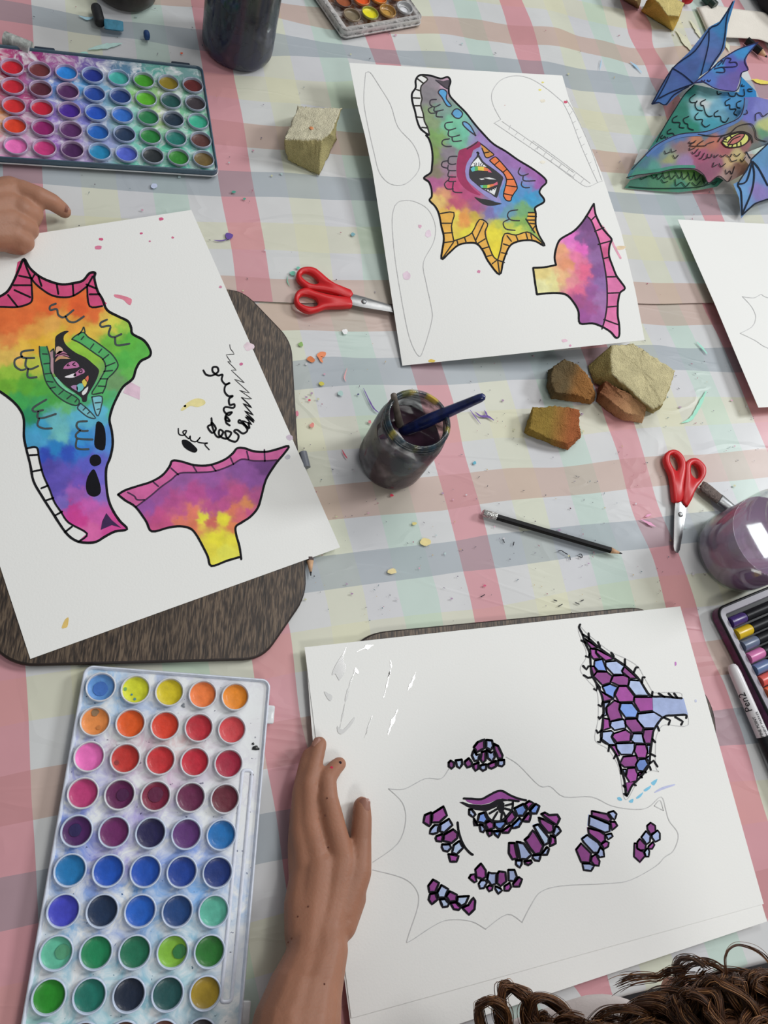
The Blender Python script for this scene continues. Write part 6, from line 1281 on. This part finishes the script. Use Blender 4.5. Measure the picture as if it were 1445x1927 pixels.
# ------------------------------------------------------------------ marker tin and white pen
ZM = .014
q0 = P(1352, 1152, ZM); qx = P(1445, 1113, ZM); fm = frame(q0, qx - q0)
qy = fm.inv(P(1436, 1350, ZM)); skew = qy[0] / qy[1]
tm = empty('marker_tin', fm((.08, -.09, ZC)), 'open flat tin of coloured brush markers at the right edge', 'pen case')
R = (-.001, -.21, .19, .004, .011)
mb = MB(); bk = alb((24, 22, 28)); gr = alb((138, 134, 144))
ringcol(mb, fm, [(offrect(*R, .001), ZC), (offrect(*R, 0), ZC + .001), (offrect(*R, 0), ZM - .003)], [alb((150, 120, 50)), alb((120, 44, 92)), alb((92, 36, 80))]); mb.build('tin_side', mat('printed_tin_side', (1, 1, 1), .4, attr=True, var=(90, .5)), tm, auto=50)
mb = MB(); ringcol(mb, fm, [(offrect(*R, .0002), ZM - .0035), (offrect(*R, -.001), ZM - .002), (offrect(*R, -.0006), ZM), (offrect(*R, .0010), ZM + .0005), (offrect(*R, .0018), ZM)], [bk] * 5); mb.build('black_rim', M['black'], tm)
mb = MB(); ringcol(mb, fm, [(offrect(*R, .0017), ZM), (offrect(*R, .0085), ZM - .0002), (offrect(*R, .0095), ZM - .0015), (offrect(*R, .0097), ZM - .007)], [gr] * 4); mb.build('grey_rim', M['rimgrey'], tm, auto=50)
mb = MB(); i_ = offrect(*R, .0097); mb.add([fm((p[0], p[1], ZM - .0075)) for p in i_], [tuple(range(len(i_)))]); mb.build('tin_floor', M['black'], tm, smooth=False)
mk = [(66, 44, 110), (206, 172, 22), (96, 106, 130), (196, 110, 160), (92, 112, 150), (206, 88, 80), (214, 110, 76), (214, 130, 66), (220, 160, 60), (90, 150, 90), (60, 130, 120), (60, 100, 170)]
nmk = ['violet', 'yellow', 'slate grey', 'pink', 'steel blue', 'coral red', 'salmon orange', 'amber', 'light amber', 'green', 'teal', 'blue']
pos = ['at the corner of the marker tin', 'below the violet one', 'between the yellow and the pink one', 'below the slate grey one', 'below the pink one', 'below the steel blue one', 'below the coral red one', 'below the salmon orange one']
y_ = [-.0135]
pts_m = [(1376, 1168), (1386, 1191), (1397, 1213), (1407, 1236), (1417, 1259), (1426, 1281), (1436, 1304), (1446, 1325)]
for k, (px, py) in enumerate(pts_m):
    c = fm.inv(P(px, py, ZM - .001)); y = c[1] - .002; r = .0063; z = ZM - .0026
    x0 = .0095 + max(0, 0)
    t = empty('brush_marker', fm((.09, y, z - r)), '%s-ended black marker lying in the tin, %s' % (nmk[k], pos[k]), 'marker', 'markers lying side by side in the tin')
    mb = MB(); mb.tube([fm((x0, y, z)), fm((x0 + .021, y, z)), fm((x0 + .0236, y, z)), fm((x0 + .024, y, z))], [r, r, r * .8, r * .5], 20, alb(mk[k])); mb.build('coloured_end', M['plastic'], t, auto=40)
    mb = MB(); mb.tube([fm((x0 + .023, y, z)), fm((x0 + .15, y, z)), fm((x0 + .152, y, z))], [r * .94, r * .94, r * .6], 20); mb.build('barrel', M['black'], t, auto=40)
# white fine liner leaning on the tin
za = .0075
A = P(1376, 1250, za + .001); B = P(1452, 1424, za + .001); d = (B - A); L = np.linalg.norm(d); d /= L
t = empty('fine_liner_pen', ((A + B) / 2)[:2].tolist() + [ZC], 'white capped fine point marker pen lying along the left side of the marker tin', 'pen')
mb = MB(); mb.tube([A, A + d * .0012, A + d * .004, A + d * .010, A + d * (L - .022)], [.0022, .0042, .0055, .0062, .0068], 28); mb.build('cap', mat('white_plastic', alb((212, 210, 212)), .3), t, auto=60)
mb = MB(); mb.tube([A + d * (L - .022), A + d * (L + .06)], [.0064, .0060], 24); mb.build('barrel', M['black'], t, auto=60)
def letters(s, size, org, dirv, upv, name, parent, m, lift=0):
    cu = bpy.data.curves.new(name, 'FONT'); cu.body = s; cu.size = size; cu.extrude = .00005; cu.resolution_u = 3
    o = bpy.data.objects.new('tmp_text', cu); COL.objects.link(o)
    dg = bpy.context.evaluated_depsgraph_get(); me = bpy.data.meshes.new_from_object(o.evaluated_get(dg)); bpy.data.objects.remove(o)
    dx = np.array(dirv) / np.linalg.norm(dirv); u = np.array(upv); nz = np.cross(dx, u); nz /= np.linalg.norm(nz)
    mb = MB(); mb.add([org + dx * v.co.x + u * v.co.y + nz * v.co.z for v in me.vertices], [tuple(p.vertices) for p in me.polygons], alb((26, 26, 30)))
    bpy.data.meshes.remove(me)
    return mb.build(name, m, parent, smooth=False)
side = np.cross(np.array([0, 0, 1.0]), -d); side /= np.linalg.norm(side)
top = np.array([0, 0, 1.0])
vd = cC - (A + B) / 2; vd /= np.linalg.norm(vd); vd = vd - d * (vd @ d); vd /= np.linalg.norm(vd); sd = np.cross(vd, -d); 
g1 = A + d * .052 + vd * .0069
letters('Pen2', .0105, g1 - sd * .001, -d, sd, 'printed_name', t, M['ink'])
letters('FINE POINT', .0042, A + d * .080 + vd * .0070 - sd * .0008, -d, sd, 'printed_text', t, M['ink'])
v2 = vd * .85 - sd * .5; v2 /= np.linalg.norm(v2); s2_ = np.cross(v2, -d)
letters('PERMANENT MARKER', .0036, A + d * .089 + v2 * .0071 - s2_ * .002, -d, s2_, 'printed_text', t, M['ink'])

# ------------------------------------------------------------------ people
def blobmesh(name, caps, mat_, parent=None, voxel=.0016, smooth=8, extra=None):
    mb = MB()
    for c in caps:
        if len(c) == 4: mb.capsule(*c)
        else: mb.capsule(c[0], c[1], c[2], c[3])
    o = mb.build(name, mat_, parent)
    md = o.modifiers.new('r', 'REMESH'); md.mode = 'VOXEL'; md.voxel_size = voxel; md.use_smooth_shade = True
    sm = o.modifiers.new('s', 'SMOOTH'); sm.factor = .6; sm.iterations = smooth
    dg = bpy.context.evaluated_depsgraph_get(); dg.update()
    me = bpy.data.meshes.new_from_object(o.evaluated_get(dg)); o.modifiers.clear(); old = o.data; o.data = me; bpy.data.meshes.remove(old)
    me.polygons.foreach_set('use_smooth', [True] * len(me.polygons))
    return o
def Q(x, y, z): return P(x, y, z)
Hc = P(1430, 2165, .21)          # head centre of the child at the near edge
caps = []
def limb(pts):
    for (a, ra), (b, rb) in zip(pts, pts[1:]): caps.append((a, ra, b, rb))
# fingers of the left hand (px, height, radius in m)
limb([(Q(650, 1650, .022), .0125), (Q(630, 1560, .0255), .0102), (Q(616, 1500, .0275), .0092), (Q(615, 1465, .024), .0084), (Q(630, 1445, .0175), .0072), (Q(638, 1438, .0150), .0066)])   # index, bent
limb([(Q(603, 1650, .022), .0115), (Q(582, 1545, .023), .0096), (Q(581, 1475, .024), .0084), (Q(594, 1425, .019), .0076), (Q(601, 1400, .0160), .0068)])   # middle
limb([(Q(578, 1660, .020), .0110), (Q(565, 1560, .020), .0092), (Q(567, 1490, .020), .0082), (Q(577, 1440, .017), .0074), (Q(582, 1420, .0140), .0064)])   # ring, tucked behind
limb([(Q(566, 1670, .017), .0100), (Q(558, 1590, .014), .0080), (Q(560, 1530, .012), .0070), (Q(566, 1490, .0095), .0062)])   # little
limb([(Q(640, 1715, .024), .0165), (Q(672, 1642, .022), .0125), (Q(679, 1580, .0195), .0094), (Q(681, 1540, .0180), .0090), (Q(681, 1516, .0170), .0078)])   # thumb
# palm and wrist
limb([(Q(640, 1625, .021), .0150), (Q(625, 1700, .024), .0175), (Q(612, 1750, .030), .0170), (Q(612, 1790, .036), .0185)])
limb([(Q(600, 1630, .021), .0150), (Q(592, 1700, .024), .0175), (Q(585, 1760, .030), .0175), (Q(580, 1800, .036), .0185)])
limb([(Q(572, 1650, .019), .0125), (Q(568, 1700, .022), .0150), (Q(572, 1760, .029), .0160)])
limb([(Q(655, 1640, .020), .0120), (Q(663, 1690, .021), .0120), (Q(640, 1740, .027), .0140)])
limb([(Q(612, 1790, .036), .0185), (Q(585, 1870, .046), .0245), (Q(572, 1930, .052), .0285), (Q(545, 2080, .060), .0330), (Q(520, 2210, .058), .0330)])
limb([(Q(580, 1800, .036), .0185), (Q(560, 1870, .046), .0245), (Q(545, 1930, .052), .0285), (Q(530, 2080, .060), .0330)])
elbow = Q(520, 2210, .058); sh = P(1150, 2030, .13); shR = Hc + np.array([.155, -.075, -.130])
chest = Hc + np.array([.01, -.10, -.22]); pelvis = Hc + np.array([.02, -.20, -.47])
limb([(elbow, .034), (sh * .5 + elbow * .5, .036), (sh, .044)])
limb([(sh, .046), (chest + np.array([-.05, 0, .03]), .07), (chest + np.array([.05, 0, .03]), .07), (shR, .046)])
limb([(chest, .088), (pelvis, .095)]); limb([(chest + np.array([0, 0, .06]), .05), (Hc + np.array([0, -.03, -.07]), .040)])
eR = shR + np.array([.07, -.02, -.20]); wR = pelvis + np.array([.05, .20, .06])
limb([(shR, .044), (eR, .034), (wR, .024), (wR + np.array([-.03, .05, -.01]), .022)])
for k in range(4): limb([(wR + np.array([-.04 + .014 * k, .05, -.01]), .011), (wR + np.array([-.05 + .015 * k, .085, -.02]), .009), (wR + np.array([-.05 + .015 * k, .105, -.035]), .007)])
limb([(wR + np.array([-.005, .02, 0]), .012), (wR + np.array([-.05, .04, .012]), .010), (wR + np.array([-.065, .065, .012]), .008)])
# head: skull, face, nose, ears, brow, lips (tilted forward over the table)
fw = np.array([0, .86, -.50]); fw /= np.linalg.norm(fw); upv = np.array([0, .50, .86]); upv /= np.linalg.norm(upv); rt_ = np.array([1.0, 0, 0])
def hp_(x, y, z): return Hc + rt_ * x + fw * y + upv * z
limb([(hp_(0, -.018, .022), .074), (hp_(0, .012, .018), .072)]); limb([(hp_(0, .022, -.03), .055), (hp_(0, .042, -.068), .032)])
limb([(hp_(-.034, .05, -.022), .022), (hp_(.034, .05, -.022), .022)]); limb([(hp_(0, .082, .004), .007), (hp_(0, .100, -.024), .0095)]); limb([(hp_(-.011, .088, -.026), .007), (hp_(.011, .088, -.026), .007)])
limb([(hp_(-.016, .078, -.048), .0065), (hp_(.016, .078, -.048), .0065)]); limb([(hp_(-.014, .076, -.056), .0065), (hp_(.014, .076, -.056), .0065)])
limb([(hp_(-.03, .068, .018), .010), (hp_(.03, .068, .018), .010)])
for s in (-1, 1): limb([(hp_(s * .074, -.005, .012), .012), (hp_(s * .076, -.002, -.020), .009)])
per = empty('person', [float(pelvis[0]), float(pelvis[1]), float(pelvis[2] - .1)], 'child with curly brown hair, left hand flat on the purple scale drawing', 'person')
body = blobmesh('body', caps, M['skin'], per, voxel=.0017, smooth=7)
# eyes
for s in (-1, 1):
    mb = MB(); c = hp_(s * .030, .072, .002); mb.capsule(c, .0105, c + fw * .0005, .0105); mb.build('eye', mat('eye_white', alb((220, 216, 210)), .2), per)
    # iris
    mb = MB(); ci = c + fw * .0088; mb.capsule(ci, .0045, ci + fw * .0004, .0042); mb.build('iris', mat('brown_iris', alb((70, 44, 30)), .1), per)
# nails on thumb, index and middle
def nail(par, px, py, z, dpx, dpy, ln, wd, up_=None):
    c = P(px, py, z); d = P(px + dpx, py + dpy, z) - c; d /= np.linalg.norm(d); v = cC - c; v = v / np.linalg.norm(v); v = v - d * (v @ d); v /= np.linalg.norm(v); s = np.cross(d, v)
    mb = MB(); vs = []; n = 7
    for j in range(8):
        for i in range(n):
            a = (i / (n - 1) - .5) * 2; b = (j / 7 - .5) * 2; ww = wd * (1 - .18 * max(b, 0) ** 3) * math.sqrt(max(1 - (abs(b) ** 6) * .5, .1))
            vs.append(c + s * a * ww / 2 + d * b * ln / 2 - v * (a * a * .0016))
    mb.add(vs, [(j * n + i, j * n + i + 1, (j + 1) * n + i + 1, (j + 1) * n + i) for j in range(7) for i in range(n - 1)]); mb.build('fingernail', M['nail'], par)
# find surface height for a nail by casting toward the body mesh
def surf_hit(ob, px, py):
    from mathutils.bvhtree import BVHTree
    if 'bvh' + ob.name not in globals():
        me = ob.data; mw_ = Matrix.Translation(ob.parent.location) if ob.parent else Matrix.Identity(4)
        globals()['bvh' + ob.name] = BVHTree.FromPolygons([mw_ @ v.co for v in me.vertices], [tuple(p.vertices) for p in me.polygons])
    v = P(px, py, 0) - cC; h = globals()['bvh' + ob.name].ray_cast(Vector(cC), Vector(v).normalized())
    return h[0]
def nail_on(ob, par, px, py, dpx, dpy, ln, wd):
    h = surf_hit(ob, px, py)
    if h is None: return
    c = np.array(h) + (cC - np.array(h)) / np.linalg.norm(cC - np.array(h)) * .0007
    q = PX(c); nail(par, q[0], q[1], c[2], dpx, dpy, ln, wd)
nail_on(body, per, 686, 1514, 1, -12, .0105, .0100)
nail_on(body, per, 596, 1397, 6, -12, .0085, .0072)
def spot(ob, par, px, py, r, c, name='mole'):
    h = surf_hit(ob, px, py)
    if h is None: return
    mb = MB(); h = np.array(h); v = (cC - h) / np.linalg.norm(cC - h); a = np.cross(v, (1, 0, 0)); a /= np.linalg.norm(a); b = np.cross(v, a)
    mb.add([h + v * .0004 + r * (a * math.cos(t) + b * math.sin(t)) for t in [k * math.pi / 6 for k in range(12)]] + [h + v * .0008], [(k, (k + 1) % 12, 12) for k in range(12)], alb(c)); mb.build(name, M['ink'], par)
K_ = T(440, 1360, 3.4)
for px in ("597,483", "586,594", "605,798", "476,1176", "410,1240", "370,1380", "348,1405", "580,1672"): x, y = K_(px)[0]; spot(body, per, x, y, .0007, (96, 60, 50))
x, y = K_("625,288")[0]; spot(body, per, x, y, .0014, (196, 50, 80), 'pink_paint_spot'); x, y = K_("680,256")[0]; spot(body, per, x, y, .0014, (46, 36, 44), 'dark_paint_spot')
# shirt: torso and sleeves
caps = []
limb([(sh + np.array([-.005, 0, .002]), .052), (chest + np.array([-.05, 0, .03]), .082), (chest + np.array([.05, 0, .03]), .082), (shR, .054)])
limb([(chest, .098), (pelvis, .104)]); limb([(sh, .053), (sh * .75 + elbow * .25, .050)]); limb([(shR, .053), (eR * .4 + shR * .6, .048)])
limb([(chest + np.array([0, 0, .05]), .062), (Hc + np.array([0, -.04, -.095]), .047)])
blobmesh('shirt', caps, M['shirt'], per, voxel=.005, smooth=6)
caps = []
for s in (-1, 1): limb([(pelvis + np.array([s * .06, 0, -.02]), .085), (pelvis + np.array([s * .09, .22, -.03]), .062), (pelvis + np.array([s * .09, .24, -.18]), .05)])
limb([(pelvis + np.array([-.05, 0, .0]), .106), (pelvis + np.array([.05, 0, 0]), .106)])
blobmesh('trousers', caps, M['cloth_dark'], per, voxel=.006, smooth=6)
# hair
def hairmat():
    m = bpy.data.materials.new('brown_hair'); nt, b = nodes(m); N = nt.nodes; L = nt.links
    a = N.new('ShaderNodeVertexColor'); a.layer_name = 'Col'; L.new(a.outputs[0], b.inputs['Base Color']); b.inputs['Roughness'].default_value = .38; b.inputs['Specular IOR Level'].default_value = .5
    return m
random.seed(21)
hm = MB(); shades = [alb((82, 52, 34)), alb((110, 72, 44)), alb((62, 40, 28)), alb((146, 102, 64)), alb((96, 60, 38))]
def strand(path, r, c):
    hm.tube(path, [r * .7] + [r] * (len(path) - 2) + [r * .3], 3, c, cap=False)
def lock(guide, n, spread, r=.00045, curl=.0, freq=0.0, k=5, flare=1.0, big=None):
    g = catmull(guide, k); m = len(g)
    g = [np.array(p) for p in g]; ph = random.uniform(0, 6.28)
    if curl:
        out = []
        for i, p in enumerate(g):
            t = g[min(i + 1, m - 1)] - g[max(i - 1, 0)]; t /= np.linalg.norm(t) + 1e-9; a = np.cross(t, (0, 0, 1.0)); a /= np.linalg.norm(a) + 1e-9; b = np.cross(a, t)
            s = i / (m - 1); amp = curl * min(1, s * 3); out.append(p + amp * (a * math.cos(ph + freq * s) + b * math.sin(ph + freq * s)))
        g = out
    for _ in range(n):
        o = np.array([random.gauss(0, 1), random.gauss(0, 1), random.gauss(0, 1)]) * spread; fz = random.uniform(0, 30); e = random.uniform(.85, 1)
        mm = max(4, int(m * e)); c = random.choice(shades); v = random.uniform(.75, 1.25)
        pts = [g[i] + o * (1 - .35 * math.sin(math.pi * i / (m - 1))) * (.6 + .6 * flare * i / (m - 1)) + spread * .5 * np.array([noise.noise(Vector((i * .12, fz, 0))), noise.noise(Vector((i * .12, fz, 5))), noise.noise(Vector((i * .12, fz, 9)))]) for i in range(mm)]
        strand(pts, r * random.uniform(.6, 1.3), tuple(min(x * v, .9) for x in c))
# scalp covering locks
for i in range(520):
    th = random.uniform(0, 2 * math.pi); fy = random.uniform(-1, 1)
    # root on the skull, not over the face
    d = rt_ * math.cos(th) * math.sqrt(1 - fy * fy) + upv * abs(math.sin(th)) * math.sqrt(1 - fy * fy) + fw * fy * .8
    if fy > .85: continue
    d = d / np.linalg.norm(d); root = hp_(0, -.005, .018) + d * .076
    sd_ = 1 if d[0] > 0 else -1
    dn = np.array([sd_ * .3 + random.gauss(0, .2), random.gauss(-.75, .15), -.6])
    p1 = root + d * .012 + dn * .008; p2 = root + d * .020 + dn * .035; p3 = p2 + dn * .04 + d * .004; p4 = p3 + dn * .03 + np.array([random.gauss(0, .006), random.gauss(0, .006), 0])
    lock([root, p1, p2, p3, p4], 26, .0022, .0003, curl=random.uniform(.003, .007), freq=random.uniform(8, 16), k=6)
# long curls falling over the left shoulder toward the table (seen along the bottom edge)
zc = .17
def hz(x, y, z=zc): return P(x, y, z)
curls = [
    [(1330, 2040, .19), (1260, 1990, .18), (1180, 1965, .165), (1110, 1945, .15), (1060, 1890, .14), (1015, 1870, .135), (990, 1890, .13), (1000, 1935, .125), (1030, 1965, .12)],
    [(1310, 2050, .19), (1220, 2010, .17), (1140, 1985, .15), (1080, 1945, .14), (1045, 1905, .135), (1020, 1915, .13), (1010, 1960, .12), (1000, 2000, .115)],
    [(1030, 2010, .13), (1010, 1950, .13), (1000, 1880, .135), (980, 1850, .135), (955, 1852, .13), (945, 1890, .125), (955, 1940, .12), (960, 1990, .115)],
    [(990, 2030, .13), (965, 1970, .13), (950, 1910, .13), (930, 1880, .13), (908, 1886, .125), (902, 1920, .12), (915, 1960, .12), (925, 2000, .115)],
    [(1300, 2060, .19), (1210, 2030, .17), (1130, 2005, .15), (1070, 1990, .14), (1030, 1955, .13), (1050, 2010, .12)],
    [(1350, 2040, .22), (1290, 1970, .215), (1265, 1920, .21), (1240, 1915, .20), (1215, 1950, .18), (1205, 1990, .17)],
    [(1370, 2020, .235), (1330, 1950, .235), (1300, 1890, .23), (1275, 1885, .22), (1262, 1930, .20), (1270, 1990, .18)],
    [(1400, 2010, .245), (1370, 1930, .245), (1340, 1868, .24), (1315, 1860, .23), (1300, 1900, .22), (1305, 1960, .20)],
    [(1440, 2000, .25), (1420, 1920, .25), (1395, 1850, .245), (1365, 1842, .235), (1345, 1880, .225), (1350, 1950, .21)],
    [(1480, 1990, .25), (1460, 1900, .25), (1435, 1840, .245), (1405, 1838, .235), (1385, 1880, .225), (1390, 1940, .21)],
    [(1510, 1980, .25), (1490, 1890, .25), (1465, 1835, .245), (1435, 1840, .235), (1418, 1890, .22)],
]
for gi, g in enumerate(curls):
    for rep in range(7 if gi > 4 else 3):
        j = [P(x + random.gauss(0, 13 if gi > 4 else 6), y + abs(random.gauss(0, 14)) - 2, z + random.gauss(0, .004)) for x, y, z in g]
        lock(j, 60, .0019, .00026, curl=.002, freq=9, k=7)
for i in range(95):
    if i < 62: x0 = random.uniform(1215, 1500); y0 = random.uniform(1818, 1990) if x0 > 1290 else random.uniform(1890, 2000); z0 = .215
    else: x0 = random.uniform(1060, 1230); y0 = random.uniform(1915, 1990); z0 = .19
    dx = random.uniform(-150, -60); dy = random.uniform(20, 110); a = random.uniform(6, 16); ph = random.uniform(0, 6)
    g = [P(x0 + dx * t + a * math.sin(ph + t * 7), y0 + dy * t + a * math.cos(ph + t * 6) - 18 * math.sin(math.pi * t), z0 + .012 * math.sin(ph + t * 5) - .04 * t) for t in [k / 6 for k in range(7)]]
    lock(g, 34, .0022, .00026, k=5)
# stray arcs
for g in ([(1378, 1900, .22), (1366, 1830, .225), (1366, 1795, .225), (1385, 1778, .225), (1415, 1783, .225), (1440, 1800, .225), (1460, 1830, .22)],
          [(1270, 1920, .20), (1285, 1880, .21), (1310, 1850, .21), (1345, 1835, .21)], [(1420, 1880, .22), (1440, 1850, .22), (1450, 1830, .22), (1470, 1810, .22)],):
    lock([P(*p) for p in g], 12, .0009, .00026, k=7)
ho = hm.build('curly_hair', hairmat(), per)

# the pointing hand at the upper left, forearm reaching in from outside the frame
caps = []
def LZ(x, y, z): return P(x, y, z)
limb([(LZ(42, 362, .030), .0125), (LZ(72, 370, .031), .0105), (LZ(98, 380, .025), .0090), (LZ(117, 394, .014), .0078), (LZ(121, 398, .0115), .0072)])      # index
limb([(LZ(40, 396, .028), .0135), (LZ(60, 402, .022), .0115), (LZ(58, 414, .014), .0100), (LZ(40, 420, .012), .0090)])      # middle, curled under
limb([(LZ(34, 424, .026), .0130), (LZ(54, 432, .019), .0105), (LZ(50, 440, .0145), .0092), (LZ(32, 444, .0145), .0088)])    # ring, curled
limb([(LZ(26, 444, .024), .0125), (LZ(46, 456, .018), .0100), (LZ(38, 464, .0165), .0088), (LZ(20, 462, .0165), .0084)])    # little, curled
limb([(LZ(-10, 380, .026), .0150), (LZ(10, 412, .018), .0110), (LZ(30, 424, .014), .0095)])      # thumb, tucked under the palm
limb([(LZ(20, 366, .026), .0180), (LZ(-30, 380, .032), .0185), (LZ(-75, 400, .040), .0195)])
limb([(LZ(15, 392, .026), .0185), (LZ(-30, 405, .032), .0190), (LZ(-75, 418, .040), .0200)])
limb([(LZ(16, 420, .025), .0175), (LZ(-30, 428, .031), .0185), (LZ(-75, 432, .040), .0195)])
limb([(LZ(16, 444, .023), .0150), (LZ(-30, 444, .030), .0160), (LZ(-70, 440, .040), .0180)])
limb([(LZ(-75, 418, .040), .0215), (LZ(-150, 440, .055), .0260), (LZ(-300, 480, .075), .0310), (LZ(-420, 520, .09), .0320)])
e2_ = LZ(-420, 520, .09); s2p = np.array([-.665, e2_[1] - .06, .24])
limb([(e2_, .032), (s2p, .040)])
c2 = s2p + np.array([-.10, .10, -.06]); h2 = c2 + np.array([-.02, .03, .26]); sR2 = c2 + np.array([-.08, .14, .06])
limb([(s2p, .044), (c2 + np.array([0, 0, .02]), .085), (sR2, .044)]); limb([(c2, .092), (c2 + np.array([-.04, 0, -.28]), .098)])
limb([(c2 + np.array([0, 0, .06]), .045), (h2 + np.array([0, 0, -.06]), .04), (h2, .07)]); limb([(h2 + np.array([.02, 0, .01]), .074), (h2 + np.array([-.015, 0, .015]), .076)])
limb([(h2 + np.array([.045, 0, -.03]), .045), (h2 + np.array([.06, 0, -.07]), .028)]); limb([(h2 + np.array([.085, 0, 0]), .007), (h2 + np.array([.10, 0, -.03]), .009)])
limb([(h2 + np.array([.078, -.016, -.055]), .006), (h2 + np.array([.078, .016, -.055]), .006)])
for s in (-1, 1): limb([(h2 + np.array([0, s * .076, 0]), .011), (h2 + np.array([0, s * .077, -.025]), .008)])
pe2 = empty('person', [float(c2[0]), float(c2[1]), float(c2[2] - .38)], 'child mostly out of frame at the left, one finger pointing above the rainbow dragon', 'person')
b2 = blobmesh('body', caps, M['skin2'], pe2, voxel=.0017, smooth=7)
nail_on(b2, pe2, 123, 392, 7, 6, .0075, .0065)
caps = []
limb([(s2p, .054), (c2 + np.array([0, 0, .02]), .095), (sR2, .052)]); limb([(c2, .102), (c2 + np.array([-.04, 0, -.28]), .108)]); limb([(s2p, .052), (s2p * .6 + e2_ * .4, .047)])
blobmesh('shirt', caps, mat('navy_cotton', alb((50, 56, 84)), .9), pe2, voxel=.006, smooth=6)
mb = MB()
hm = MB()
for i in range(160):
    d = np.array([random.gauss(-.3, 1), random.gauss(0, 1), abs(random.gauss(.3, .8))]); d /= np.linalg.norm(d)
    if d[0] > .55 and d[2] < .6: continue
    root = h2 + np.array([0, 0, .015]) + d * .076; dn = np.array([d[0] * .4, d[1] * .4, -1.0]); lock([root, root + d * .012 + dn * .005, root + d * .016 + dn * .03, root + d * .014 + dn * .06], 10, .004, .0006, k=4)
hm.build('short_hair', hairmat(), pe2)
